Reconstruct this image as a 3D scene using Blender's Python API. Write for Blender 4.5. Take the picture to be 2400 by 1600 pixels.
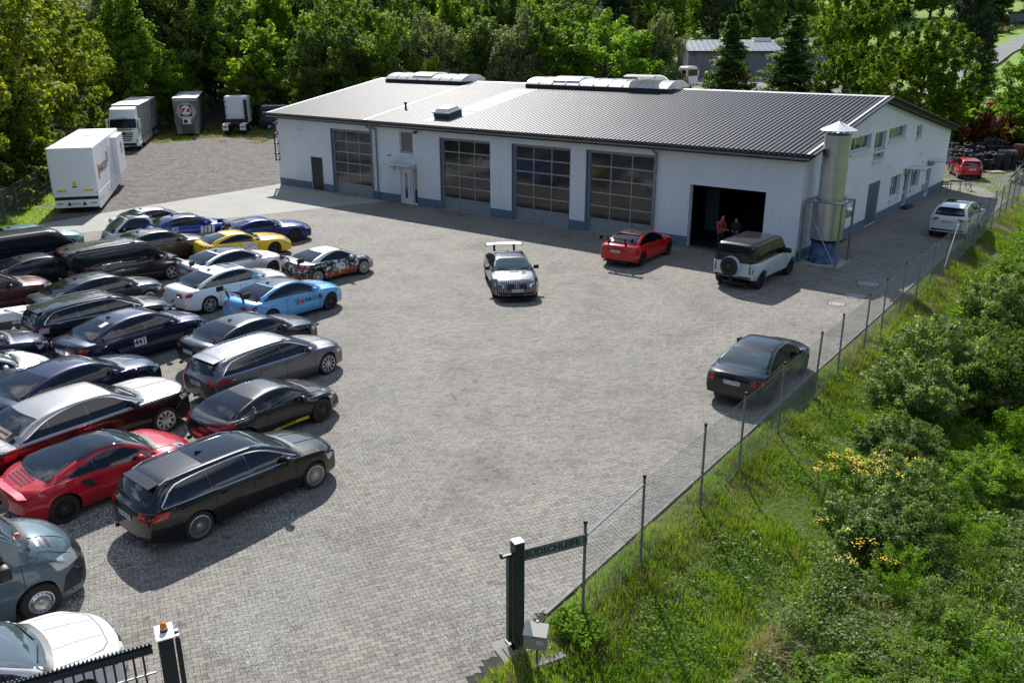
import bpy, bmesh, math, random
import numpy as np
from mathutils import Vector, Matrix
from mathutils.bvhtree import BVHTree
from mathutils.geometry import delaunay_2d_cdt
for _o in list(bpy.data.objects): bpy.data.objects.remove(_o)
SC = bpy.context.scene
COL = SC.collection
R = math.radians
# ------------------------------------------------------------------ camera, sky, sun, exposure
cam = bpy.data.cameras.new('camera'); camo = bpy.data.objects.new('camera', cam); COL.objects.link(camo)
camo.location = (0, 0, 9.9); camo.rotation_euler = (R(90 - 19.15), 0, 0)
cam.sensor_width = 36; cam.lens = 36 * 2030 / 2400; cam.clip_start = 0.1; cam.clip_end = 3000
SC.camera = camo
SUN_AZ, SUN_EL = R(-11.0), R(42.0)          # azimuth from +Y towards +X, elevation
W = bpy.data.worlds.new('World'); SC.world = W; W.use_nodes = True
wn, wl = W.node_tree.nodes, W.node_tree.links
bg = wn['Background']; bg.inputs['Strength'].default_value = 0.098
sky = wn.new('ShaderNodeTexSky'); sky.sky_type = 'NISHITA'; sky.sun_disc = False
sky.sun_elevation = SUN_EL; sky.sun_rotation = SUN_AZ; sky.air_density = 1.0; sky.dust_density = 0.3; sky.ozone_density = 1.4
geo = wn.new('ShaderNodeTexCoord'); sep = wn.new('ShaderNodeSeparateXYZ'); wl.new(geo.outputs['Generated'], sep.inputs[0])
zc = wn.new('ShaderNodeMath'); zc.operation = 'MAXIMUM'; wl.new(sep.outputs[2], zc.inputs[0]); zc.inputs[1].default_value = 0.0
za = wn.new('ShaderNodeMath'); za.operation = 'ADD'; wl.new(zc.outputs[0], za.inputs[0]); za.inputs[1].default_value = 0.16
cm = wn.new('ShaderNodeCombineXYZ')
for i in (0, 1):
    d = wn.new('ShaderNodeMath'); d.operation = 'DIVIDE'; wl.new(sep.outputs[i], d.inputs[0]); wl.new(za.outputs[0], d.inputs[1]); wl.new(d.outputs[0], cm.inputs[i])
nz = wn.new('ShaderNodeTexNoise'); nz.inputs['Scale'].default_value = 1.15; nz.inputs['Detail'].default_value = 7; nz.inputs['Roughness'].default_value = 0.58
wl.new(cm.outputs[0], nz.inputs['Vector'])
cr = wn.new('ShaderNodeValToRGB'); cr.color_ramp.elements[0].position = 0.545; cr.color_ramp.elements[1].position = 0.64
wl.new(nz.outputs['Fac'], cr.inputs[0])
mx = wn.new('ShaderNodeMix'); mx.data_type = 'RGBA'; wl.new(cr.outputs['Color'], mx.inputs['Factor'])
wl.new(sky.outputs[0], mx.inputs['A']); mx.inputs['B'].default_value = (13.5, 13.9, 14.6, 1)
wl.new(mx.outputs['Result'], bg.inputs['Color'])
sl = bpy.data.lights.new('sun', 'SUN'); sl.energy = 5.0; sl.angle = R(0.53); sl.color = (1.0, 0.962, 0.905)
so = bpy.data.objects.new('sun', sl); COL.objects.link(so)
_sd = Vector((math.sin(SUN_AZ) * math.cos(SUN_EL), math.cos(SUN_AZ) * math.cos(SUN_EL), math.sin(SUN_EL)))
so.rotation_euler = _sd.to_track_quat('Z', 'Y').to_euler()
SC.view_settings.view_transform = 'Standard'; SC.view_settings.look = 'None'
SC.view_settings.exposure = 0.45; SC.view_settings.gamma = 1.0; SC.view_settings.use_curve_mapping = False
SC.cycles.max_bounces = 6; SC.cycles.diffuse_bounces = 3; SC.cycles.glossy_bounces = 3; SC.cycles.transmission_bounces = 3
SC.cycles.transparent_max_bounces = 8
# ------------------------------------------------------------------ helpers
def tag(o, label=None, cat=None, group=None, kind=None):
    if label: o['label'] = label
    if cat: o['category'] = cat
    if group: o['group'] = group
    if kind: o['kind'] = kind
    return o
def empty(name, loc=(0, 0, 0), rz=0.0, label=None, cat=None, group=None, kind=None):
    o = bpy.data.objects.new(name, None); COL.objects.link(o); o.empty_display_size = 0.3
    o.location = loc; o.rotation_euler = (0, 0, rz)
    return tag(o, label, cat, group, kind)
def link(name, me, parent=None, mats=None, loc=None, rot=None):
    o = bpy.data.objects.new(name, me); COL.objects.link(o)
    if parent is not None: o.parent = parent
    if loc is not None: o.location = loc
    if rot is not None: o.rotation_euler = rot
    if mats:
        for i, m in enumerate(mats):
            if i < len(me.materials):
                o.material_slots[i].link = 'OBJECT'; o.material_slots[i].material = m
    return o
class MB:
    """collects geometry for ONE mesh"""
    def __init__(s): s.v = []; s.f = []; s.m = []
    def add(s, vs, fs, mi=0):
        b = len(s.v); s.v += [tuple(p) for p in vs]; s.f += [tuple(b + i for i in f) for f in fs]; s.m += [mi] * len(fs); return s
    def box(s, x0, x1, y0, y1, z0, z1, mi=0, M=None):
        vs = [Vector(p) for p in ((x0,y0,z0),(x1,y0,z0),(x1,y1,z0),(x0,y1,z0),(x0,y0,z1),(x1,y0,z1),(x1,y1,z1),(x0,y1,z1))]
        if M is not None: vs = [M @ p for p in vs]
        return s.add(vs, ((0,3,2,1),(4,5,6,7),(0,1,5,4),(1,2,6,5),(2,3,7,6),(3,0,4,7)), mi)
    def bbox(s, x0, x1, y0, y1, z0, z1, b=0.03, mi=0, M=None):
        """box with chamfered vertical and top edges"""
        pr = [(x0+b,y0),(x1-b,y0),(x1,y0+b),(x1,y1-b),(x1-b,y1),(x0+b,y1),(x0,y1-b),(x0,y0+b)]
        cx, cy = (x0+x1)/2, (y0+y1)/2
        rings = [(0, z0), (0, z1 - b), (b, z1)]
        vs = []
        for ins, z in rings:
            for x, y in pr:
                vs.append(Vector((cx + (x-cx) * (1 - ins / max(1e-6, (x1-x0)/2)), cy + (y-cy) * (1 - ins / max(1e-6, (y1-y0)/2)), z)))
        if M is not None: vs = [M @ p for p in vs]
        fs = [tuple(range(7, -1, -1)), tuple(range(16, 24))]
        for r in range(2):
            for i in range(8):
                j = (i + 1) % 8; fs.append((r*8+i, r*8+j, r*8+8+j, r*8+8+i))
        return s.add(vs, fs, mi)
    def bar(s, a, b, w=0.03, h=None, mi=0):
        a, b = Vector(a), Vector(b); h = h or w; d = (b - a)
        if d.length < 1e-6: return s
        q = d.to_track_quat('Z', 'X'); M = Matrix.Translation(a) @ q.to_matrix().to_4x4()
        return s.box(-w/2, w/2, -h/2, h/2, 0, d.length, mi, M)
    def tube(s, a, b, r=0.03, n=8, mi=0, r2=None, caps=True):
        a, b = Vector(a), Vector(b); d = b - a; r2 = r if r2 is None else r2
        if d.length < 1e-6: return s
        M = Matrix.Translation(a) @ d.to_track_quat('Z', 'X').to_matrix().to_4x4(); L = d.length
        vs = []
        for z, rr in ((0, r), (L, r2)):
            for i in range(n):
                t = 2 * math.pi * i / n; vs.append(M @ Vector((rr * math.cos(t), rr * math.sin(t), z)))
        fs = [(i, (i+1) % n, n + (i+1) % n, n + i) for i in range(n)]
        if caps: fs += [tuple(range(n-1, -1, -1)), tuple(range(n, 2*n))]
        return s.add(vs, fs, mi)
    def path(s, pts, r=0.02, n=6, mi=0):
        for a, b in zip(pts[:-1], pts[1:]): s.tube(a, b, r, n, mi)
        return s
    def lathe(s, prof, n=24, mi=0, M=None, axis='z', close=False):
        """prof: list of (radius, height)"""
        vs = []
        for r, h in prof:
            for i in range(n):
                t = 2 * math.pi * i / n
                p = Vector((r * math.cos(t), r * math.sin(t), h))
                if axis == 'y': p = Vector((r * math.cos(t), h, r * math.sin(t)))
                vs.append(M @ p if M is not None else p)
        fs = []; k = len(prof)
        for a in range(k if close else k - 1):
            a2 = (a + 1) % k
            for i in range(n):
                j = (i + 1) % n
                q = (a*n+i, a*n+j, a2*n+j, a2*n+i)
                fs.append(q if axis != 'y' else q[::-1])
        return s.add(vs, fs, mi)
    def prism(s, poly, z0, z1, mi=0, M=None):
        n = len(poly); vs = [Vector((x, y, z0)) for x, y in poly] + [Vector((x, y, z1)) for x, y in poly]
        if M is not None: vs = [M @ p for p in vs]
        return s.add(vs, [tuple(range(n-1, -1, -1)), tuple(range(n, 2*n))] + [(i, (i+1) % n, n + (i+1) % n, n + i) for i in range(n)], mi)
    def mesh(s, name, mats, smooth=False, ang=None):
        me = bpy.data.meshes.new(name); me.from_pydata(s.v, [], s.f)
        for m in (mats if isinstance(mats, (list, tuple)) else [mats]): me.materials.append(m)
        if any(s.m): me.polygons.foreach_set('material_index', s.m)
        if smooth or ang:
            me.polygons.foreach_set('use_smooth', [True] * len(s.f))
            if ang: me.set_sharp_from_angle(angle=R(ang))
        me.update(); return me
    def obj(s, name, mats, parent=None, smooth=False, ang=None, loc=None, rot=None):
        return link(name, s.mesh(name, mats, smooth, ang), parent, None, loc, rot)
def npmesh(name, V, F, mats, smooth=False, mi=None, attr=None):
    """fast mesh from numpy arrays, F of equal sized faces (n,k); attr per face float 'rnd'"""
    me = bpy.data.meshes.new(name); n, k = F.shape
    me.vertices.add(len(V)); me.vertices.foreach_set('co', np.asarray(V, np.float32).ravel())
    me.loops.add(n * k); me.loops.foreach_set('vertex_index', F.astype(np.int32).ravel())
    me.polygons.add(n); me.polygons.foreach_set('loop_start', np.arange(0, n * k, k, dtype=np.int32))
    for m in (mats if isinstance(mats, (list, tuple)) else [mats]): me.materials.append(m)
    if mi is not None: me.polygons.foreach_set('material_index', mi.astype(np.int32))
    me.polygons.foreach_set('use_smooth', np.ones(n, bool) if smooth else np.zeros(n, bool))
    if attr is not None:
        a = me.attributes.new('rnd', 'FLOAT', 'FACE'); a.data.foreach_set('value', attr.astype(np.float32))
    me.update(calc_edges=True); return me
def lerp(a, b, t): return a + (b - a) * t
def sstep(a, b, x):
    t = min(1, max(0, (x - a) / (b - a))); return t * t * (3 - 2 * t)
class Spl:
    """monotone-ish cubic through points"""
    def __init__(s, pts):
        s.x = [p[0] for p in pts]; s.y = [p[1] for p in pts]; n = len(pts)
        d = [(s.y[i+1]-s.y[i])/(s.x[i+1]-s.x[i]) for i in range(n-1)]
        m = [d[0]] + [0 if d[i-1]*d[i] <= 0 else 2*d[i-1]*d[i]/(d[i-1]+d[i]) for i in range(1, n-1)] + [d[-1]]
        s.m = m
    def __call__(s, x):
        X, Y, m = s.x, s.y, s.m
        if x <= X[0]: return Y[0]
        if x >= X[-1]: return Y[-1]
        i = 0
        while x > X[i+1]: i += 1
        h = X[i+1]-X[i]; t = (x-X[i])/h
        return (2*t**3-3*t*t+1)*Y[i] + (t**3-2*t*t+t)*h*m[i] + (-2*t**3+3*t*t)*Y[i+1] + (t**3-t*t)*h*m[i+1]
# ------------------------------------------------------------------ materials
def mat(name, col=(0.5, 0.5, 0.5), rough=0.5, metal=0.0, coat=0.0, coatr=0.03, spec=0.5, em=None, emc=None):
    m = bpy.data.materials.new(name); m.use_nodes = True; b = m.node_tree.nodes['Principled BSDF']
    b.inputs['Base Color'].default_value = (*col, 1); b.inputs['Roughness'].default_value = rough
    b.inputs['Metallic'].default_value = metal; b.inputs['Coat Weight'].default_value = coat
    b.inputs['Coat Roughness'].default_value = coatr; b.inputs['Specular IOR Level'].default_value = spec
    if em: b.inputs['Emission Color'].default_value = (*(emc or col), 1); b.inputs['Emission Strength'].default_value = em
    m.diffuse_color = (*col, 1); return m
def N(m, t, **kw):
    n = m.node_tree.nodes.new(t)
    for k, v in kw.items():
        if k in n.inputs: n.inputs[k].default_value = v
        else: setattr(n, k, v)
    return n
def L(m, a, b): m.node_tree.links.new(a, b)
def B(m): return m.node_tree.nodes['Principled BSDF']
def mth(m, op, a, b=None, clamp=False):
    n = m.node_tree.nodes.new('ShaderNodeMath'); n.operation = op; n.use_clamp = clamp
    for i, v in enumerate((a, b)):
        if v is None: continue
        if isinstance(v, (int, float)): n.inputs[i].default_value = v
        else: m.node_tree.links.new(v, n.inputs[i])
    return n.outputs[0]
def noise(m, scale, detail=4, rough=0.55, vec=None, dist=0.0):
    n = N(m, 'ShaderNodeTexNoise', Scale=scale, Detail=detail, Roughness=rough, Distortion=dist)
    if vec is None:
        c = N(m, 'ShaderNodeTexCoord'); vec = c.outputs['Object']
    L(m, vec, n.inputs['Vector']); return n.outputs['Fac']
def ramp(m, fac, stops):
    n = N(m, 'ShaderNodeValToRGB'); e = n.color_ramp.elements
    while len(e) < len(stops): e.new(0.5)
    for el, (p, c) in zip(e, stops): el.position = p; el.color = (*c, 1) if len(c) == 3 else c
    L(m, fac, n.inputs[0]); return n.outputs['Color']
def mixc(m, fac, a, b, blend='MIX'):
    n = N(m, 'ShaderNodeMix', data_type='RGBA', blend_type=blend)
    for k, v in (('Factor', fac), ('A', a), ('B', b)):
        if isinstance(v, (int, float)): n.inputs[k].default_value = v
        elif isinstance(v, tuple): n.inputs[k].default_value = (*v, 1) if len(v) == 3 else v
        else: L(m, v, n.inputs[k])
    return n.outputs['Result']
def bump(m, h, strength=0.3, dist=0.02):
    n = N(m, 'ShaderNodeBump', Strength=strength, Distance=dist); L(m, h, n.inputs['Height']); L(m, n.outputs[0], B(m).inputs['Normal'])
def worn(name, col, rough=0.6, var=0.12, scale=3.0, metal=0.0, bumps=0.0):
    m = mat(name, col, rough, metal)
    f = noise(m, scale, 6, 0.62)
    c = ramp(m, f, [(0.3, tuple(x * (1 - var * 1.6) for x in col)), (0.7, tuple(min(1, x * (1 + var)) for x in col))])
    L(m, c, B(m).inputs['Base Color'])
    if bumps: bump(m, noise(m, scale * 12, 3), bumps, 0.01)
    return m
M_ = {}
M_['black'] = mat('black_plastic', (0.012, 0.012, 0.013), 0.5)
M_['blackgloss'] = mat('black_gloss', (0.006, 0.006, 0.007), 0.12, coat=0.6)
M_['rubber'] = mat('tyre_rubber', (0.018, 0.018, 0.019), 0.75)
M_['chrome'] = mat('chrome_trim', (0.75, 0.76, 0.78), 0.18, 1.0)
M_['alu'] = mat('silver_alloy', (0.55, 0.56, 0.58), 0.28, 0.9)
M_['gunmetal'] = mat('dark_alloy', (0.06, 0.06, 0.065), 0.32, 0.7)
M_['white'] = mat('white_plastic', (0.78, 0.78, 0.77), 0.45)
M_['glass'] = mat('car_window_glass', (0.005, 0.008, 0.014), 0.03, 0.0, spec=0.5)
M_['screen'] = mat('car_windscreen_glass', (0.05, 0.07, 0.075), 0.04, 0.0, coat=1.0, coatr=0.02, spec=0.6)
M_['lampw'] = mat('headlight_glass', (0.55, 0.58, 0.62), 0.12, 0.4, coat=1)
M_['lampr'] = mat('taillight_red', (0.42, 0.012, 0.012), 0.15, 0.0, coat=1)
M_['orange'] = mat('orange_lens', (0.75, 0.25, 0.02), 0.25, coat=0.5)
M_['plate'] = mat('number_plate_white', (0.72, 0.72, 0.70), 0.4)
M_['eublue'] = mat('plate_blue', (0.02, 0.07, 0.42), 0.4)
M_['ink'] = mat('print_black', (0.012, 0.012, 0.014), 0.5)
M_['redprint'] = mat('print_red', (0.5, 0.02, 0.02), 0.5)
M_['yellow'] = mat('print_yellow', (0.72, 0.50, 0.02), 0.45)
M_['interior'] = mat('interior_grey', (0.05, 0.05, 0.05), 0.8)
M_['redlight'] = M_['lampr']
def paint(name, col, metal=0.35, rough=0.35):
    m = mat(name, col, rough, metal, coat=1.0, coatr=0.02, spec=0.15)
    f = noise(m, 900, 2, 0.5)
    L(m, mixc(m, 0.25, col, ramp(m, f, [(0.3, tuple(c * 0.6 for c in col)), (0.7, tuple(min(1, c * 1.5) for c in col))])), B(m).inputs['Base Color'])
    # road dust film: dulls the clear coat a little in patches
    g = noise(m, 2.2, 5, 0.6)
    mr = N(m, 'ShaderNodeMapRange'); L(m, g, mr.inputs[0]); mr.inputs['From Min'].default_value = 0.35; mr.inputs['From Max'].default_value = 0.75
    mr.inputs['To Min'].default_value = 0.02; mr.inputs['To Max'].default_value = 0.05
    L(m, mr.outputs[0], B(m).inputs['Coat Roughness'])
    return m
# ------------------------------------------------------------------ cars
FONT = None
def text_tris(s, size=1.0, bold=0.0):
    """flat text as (verts2d, faces), centred on 0,0, height about size"""
    cu = bpy.data.curves.new('t', 'FONT'); cu.body = s; cu.size = size * 1.4; cu.align_x = 'CENTER'; cu.align_y = 'CENTER'; cu.resolution_u = 2; cu.offset = bold * size
    o = bpy.data.objects.new('t', cu); COL.objects.link(o)
    dg = bpy.context.evaluated_depsgraph_get(); me = bpy.data.meshes.new_from_object(o.evaluated_get(dg))
    v = [(p.co.x, p.co.y) for p in me.vertices]; f = [tuple(p.vertices) for p in me.polygons]
    bpy.data.objects.remove(o); bpy.data.curves.remove(cu); bpy.data.meshes.remove(me)
    return v, f
class Car:
    pass
def build_body(T):
    """T: dict of measures.  x forward, wheelbase centre at 0"""
    wb = T['wb'] / 2; L0, L1 = T['rear'], T['front']; Wd = T['W'] / 2; Ra = T['R'] + T.get('ag', .045)
    deck, gh, belt = Spl(T['deck']), Spl(T['gh']), Spl(T['belt'])
    ghx0, ghx1 = T['gh'][0][0], T['gh'][-1][0]; zroof = max(p[1] for p in T['gh']); Wr = T['wr']
    sill = T.get('sill', .22); bz = Spl(T.get('bot', [(L0, .34), (L0 + .5, sill), (L1 - .6, sill - .02), (L1, .22)]))
    plan = Spl(T.get('plan', [(L0, .90), (L0 + .35, .975), (-wb, 1), (0, .985), (wb, 1), (L1 - .4, .965), (L1, .84)]))
    bend_f, bend_r = T.get('bf', .30), T.get('br', .16); fil = T.get('fil', .07)
    bp = T.get('bp', 2.6); lean_p = T.get('lp', 1.2); flare = T.get('flare', .015)
    def lean(z, x):
        w = plan(x) * Wd; t = min(1, max(0, (z - belt(x)) / max(.05, zroof - belt(x)))); return .93 * w - (.93 * Wd - Wr) * t ** lean_p
    xs = set()
    n = int((L1 - L0) / .09)
    for i in range(n + 1): xs.add(round(L0 + (L1 - L0) * i / n, 4))
    arches = []
    for xc in (-wb, wb):
        arches.append(xc)
        for x in list(xs):
            if abs(x - xc) < Ra + .03: xs.discard(x)
        for k in range(13): xs.add(round(xc - Ra * math.cos(math.pi * k / 12), 4))
        xs.add(round(xc - Ra - .004, 4)); xs.add(round(xc + Ra + .004, 4))
    for k in range(5):
        d = fil * (1 - math.cos(math.pi / 2 * (k + .6) / 5)); xs.add(round(L0 + d, 4)); xs.add(round(L1 - d, 4))
    xs.add(L0); xs.add(L1); xs = sorted(xs)
    def prof(h, x):
        p = T.get('prof') or ((0, .925), (.12, .965), (.45, 1.0), (.72, .992), (.86, .975), (1, .945))
        h = min(1, max(0, h))
        for (a, ya), (b, yb) in zip(p[:-1], p[1:]):
            if h <= b: return lerp(ya, yb, (h - a) / (b - a))
        return p[-1][1]
    TL = (0, .09, .22, .4, .58, .74, .87, .95, 1)
    rings = []
    for x in xs:
        zs = belt(x); zb0 = bz(x); zb = zb0
        for xc in arches:
            if abs(x - xc) <= Ra: zb = max(zb, T['R'] + math.sqrt(max(0, Ra * Ra - (x - xc) ** 2)))
        zb = min(zb, zs - .05)
        sh = 0
        for e, sgn in ((L0, 1), (L1, -1)):
            q = (x - e) * sgn
            if q < fil: sh = fil * (1 - math.sqrt(max(0, 1 - (1 - q / fil) ** 2)))
        w = plan(x) * Wd - sh * .8; zd = max(deck(x), zs + .005) - sh; zs2 = zs - sh; zb2 = zb + (sh * .6 if zb == zb0 else 0)
        fl = sum(math.exp(-(((x - xc) / (Ra + .12)) ** 4)) for xc in arches) * flare
        pts = [(w * .55, zb2), (w * .9, zb2)]
        for t in TL:
            z = zb2 + (zs2 - zb2) * t; h = (z - zb0) / max(.05, zs2 - zb0); pts.append((w * prof(h, x) + fl * math.exp(-((h - .5) / .45) ** 2), z))
        zt = gh(x) if ghx0 <= x <= ghx1 else zd
        hc = zt - zd; K = 11; dk = []; cb = []
        y0 = w * .945
        for y in (.97, .93, .88, .80, .72, .63, .52, .40, .27, .13, 0):
            dk.append((y0 * y, zs2 + (zd - zs2) * (1 - y ** 3.2)))
        zt2 = max(zt, zs2 + .01); e = min(.075, .4 * max(.01, zt2 - zs2)); ze = zt2 - e
        for t in (.02, .25, .5, .78, 1.0):
            z = lerp(zs2, ze, t); cb.append((lean(z, x) - sh * .5, z + .004))
        yt = lean(ze, x)
        cb += [(yt - .030, zt2 - e * .42), (yt - .085, zt2 - e * .16)]
        for f in (.72, .5, .25, 0): cb.append((yt * f, zt2 - e * .12 * f * f + .012 * (1 - f * f)))
        wgt = sstep(.0, .09, hc)
        pts += [(lerp(a[0], b[0], wgt), lerp(a[1], b[1], wgt)) for a, b in zip(dk, cb)]
        rings.append((x, pts))
    def bendx(x, y, z):
        k = (abs(y) / Wd) ** bp
        # nose and tail bow in plan, and lean back a little above bumper height
        if x > 0:
            u = sstep(wb + Ra * .3, L1, x); x -= bend_f * k * u
            x -= T.get('noselean', .0) * u * max(0, z - .45)
        else:
            u = sstep(-wb - Ra * .3, L0, x); x += bend_r * k * u
        return x
    mb = MB(); m = len(rings[0][1]); ids = []
    for side in (1, -1):
        g = []
        for x, pts in rings:
            row = []
            for y, z in pts: row.append(len(mb.v)); mb.v.append((bendx(x, y, z), side * y, z))
            g.append(row)
        ids.append(g)
        for i in range(len(g) - 1):
            for j in range(m - 1):
                q = (g[i][j], g[i+1][j], g[i+1][j+1], g[i][j+1])
                if side < 0: q = q[::-1]
                mb.f.append(q); mb.m.append(1 if j == 0 else 0)
        # end caps
        for e, sg in ((0, 1), (len(g) - 1, -1)):
            prev = g[e]; x, pts = rings[e]
            for f in (.85, .68, .5, .33, .16, 0):
                row = []
                for y, z in pts: row.append(len(mb.v)); mb.v.append((bendx(x, y * f, z), side * y * f, z))
                for j in range(m - 1):
                    q = (prev[j], prev[j+1], row[j+1], row[j])
                    if (side * sg) < 0: q = q[::-1]
                    mb.f.append(q); mb.m.append(1 if j == 0 else 0)
                prev = row
    # welding of the centre line and of coincident points
    bm = bmesh.new(); vs = [bm.verts.new(v) for v in mb.v]
    for f, k in zip(mb.f, mb.m):
        if len(set(f)) == 4:
            try: fa = bm.faces.new([vs[i] for i in f]); fa.material_index = k; fa.smooth = True
            except ValueError: pass
    bmesh.ops.remove_doubles(bm, verts=bm.verts, dist=.0012)
    bmesh.ops.recalc_face_normals(bm, faces=bm.faces)
    bvh = BVHTree.FromBMesh(bm)
    me = bpy.data.meshes.new('body'); bm.to_mesh(me); bm.free()
    me.set_sharp_from_angle(angle=R(38))
    C = Car(); C.me = me; C.bvh = bvh; C.T = T; C.wb = wb; C.Ra = Ra; C.gh = gh; C.deck = deck; C.belt = belt; C.lean = lean; C.W = Wd; C.zroof = zroof; C.parts = []
    return C
DIRS = {'R': (Vector((0, -3, 0)), Vector((0, 1, 0)), lambda a, b: Vector((a, -3, b))),
        'L': (None, Vector((0, -1, 0)), lambda a, b: Vector((a, 3, b))),
        'T': (None, Vector((0, 0, -1)), lambda a, b: Vector((a, b, 4))),
        'F': (None, Vector((-1, 0, 0)), lambda a, b: Vector((6, a, b))),
        'B': (None, Vector((1, 0, 0)), lambda a, b: Vector((-6, a, b)))}
def shoot(C, ax, a, b, off):
    d = DIRS[ax][1]; o = DIRS[ax][2](a, b)
    h = C.bvh.ray_cast(o, d)
    if h[0] is None:
        h = C.bvh.find_nearest(o + d * 4)
        if h[0] is None: return o + d * 5
    n = h[1]
    if n.dot(d) > 0: n = -n
    n = (n - d * .6).normalized()
    return h[0] + n * off
def fill_poly(poly, res):
    pts = []; n = len(poly)
    for i in range(n):
        a, b = poly[i], poly[(i + 1) % n]; L_ = math.hypot(b[0]-a[0], b[1]-a[1]); k = max(1, int(L_ / res))
        for j in range(k): pts.append((lerp(a[0], b[0], j / k), lerp(a[1], b[1], j / k)))
    nb = len(pts); edges = [(i, (i + 1) % nb) for i in range(nb)]
    x0, x1 = min(p[0] for p in poly), max(p[0] for p in poly); y0, y1 = min(p[1] for p in poly), max(p[1] for p in poly)
    nx, ny = int((x1 - x0) / res), int((y1 - y0) / res)
    def inside(x, y):
        c = False
        for i in range(n):
            (xa, ya), (xb, yb) = poly[i], poly[(i + 1) % n]
            if (ya > y) != (yb > y) and x < (xb - xa) * (y - ya) / (yb - ya) + xa: c = not c
        return c
    def far(x, y):
        for i in range(n):
            (xa, ya), (xb, yb) = poly[i], poly[(i + 1) % n]; dx, dy = xb-xa, yb-ya; t = max(0, min(1, ((x-xa)*dx+(y-ya)*dy) / max(1e-9, dx*dx+dy*dy)))
            if math.hypot(x-xa-t*dx, y-ya-t*dy) < res * .35: return False
        return True
    for i in range(1, nx + 1):
        for j in range(1, ny + 1):
            x, y = x0 + (x1-x0) * i / (nx + 1), y0 + (y1-y0) * j / (ny + 1)
            if inside(x, y) and far(x, y): pts.append((x, y))
    r = delaunay_2d_cdt([Vector(p) for p in pts], edges, [], 1, 1e-5)
    return [(v.x, v.y) for v in r[0]], [tuple(f) for f in r[2]]
def patch(C, mb, poly, ax, off=.004, mi=0, res=.11, thick=.012):
    """a thin shaped piece lying on the body surface"""
    v, f = fill_poly(poly, res)
    vs = [shoot(C, ax, a, b, off) for a, b in v]
    d = DIRS[ax][1]; ff = []
    for t in f:
        a, b, c = (vs[i] for i in t[:3]); nn = (b - a).cross(c - a)
        ff.append(t if nn.dot(d) < 0 else t[::-1])
    mb.add(vs, ff, mi)
def strip(C, mb, pts, ax, w=.012, off=.0035, mi=0, res=.10):
    P = []
    for a, b in zip(pts[:-1], pts[1:]):
        k = max(1, int(math.hypot(b[0]-a[0], b[1]-a[1]) / res))
        P += [(lerp(a[0], b[0], j / k), lerp(a[1], b[1], j / k)) for j in range(k)]
    P.append(pts[-1]); q = []
    for i, p in enumerate(P):
        a = P[max(0, i-1)]; b = P[min(len(P)-1, i+1)]; dx, dy = b[0]-a[0], b[1]-a[1]; l = math.hypot(dx, dy) or 1; q.append((-dy/l*w/2, dx/l*w/2))
    vs = []
    for p, n in zip(P, q): vs += [shoot(C, ax, p[0]+n[0], p[1]+n[1], off), shoot(C, ax, p[0]-n[0], p[1]-n[1], off)]
    d = DIRS[ax][1]; fs = []
    for i in range(len(P) - 1):
        f = (2*i, 2*i+1, 2*i+3, 2*i+2); nn = (vs[f[1]]-vs[f[0]]).cross(vs[f[2]]-vs[f[0]])
        fs.append(f if nn.dot(d) < 0 else f[::-1])
    mb.add(vs, fs, mi)
def decal_text(C, mb, s, size, ctr, ax, mi=0, off=.008, flip=1, slope=0.0, bold=.0):
    v, f = text_tris(s, size, bold); vs = [shoot(C, ax, ctr[0] + flip * x, ctr[1] + y + slope * flip * x, off) for x, y in v]
    d = DIRS[ax][1]; fs = []
    for t in f:
        nn = (vs[t[1]] - vs[t[0]]).cross(vs[t[2]] - vs[t[0]]); fs.append(t if nn.dot(d) < 0 else t[::-1])
    mb.add(vs, fs, mi)
_rims = {}
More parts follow.
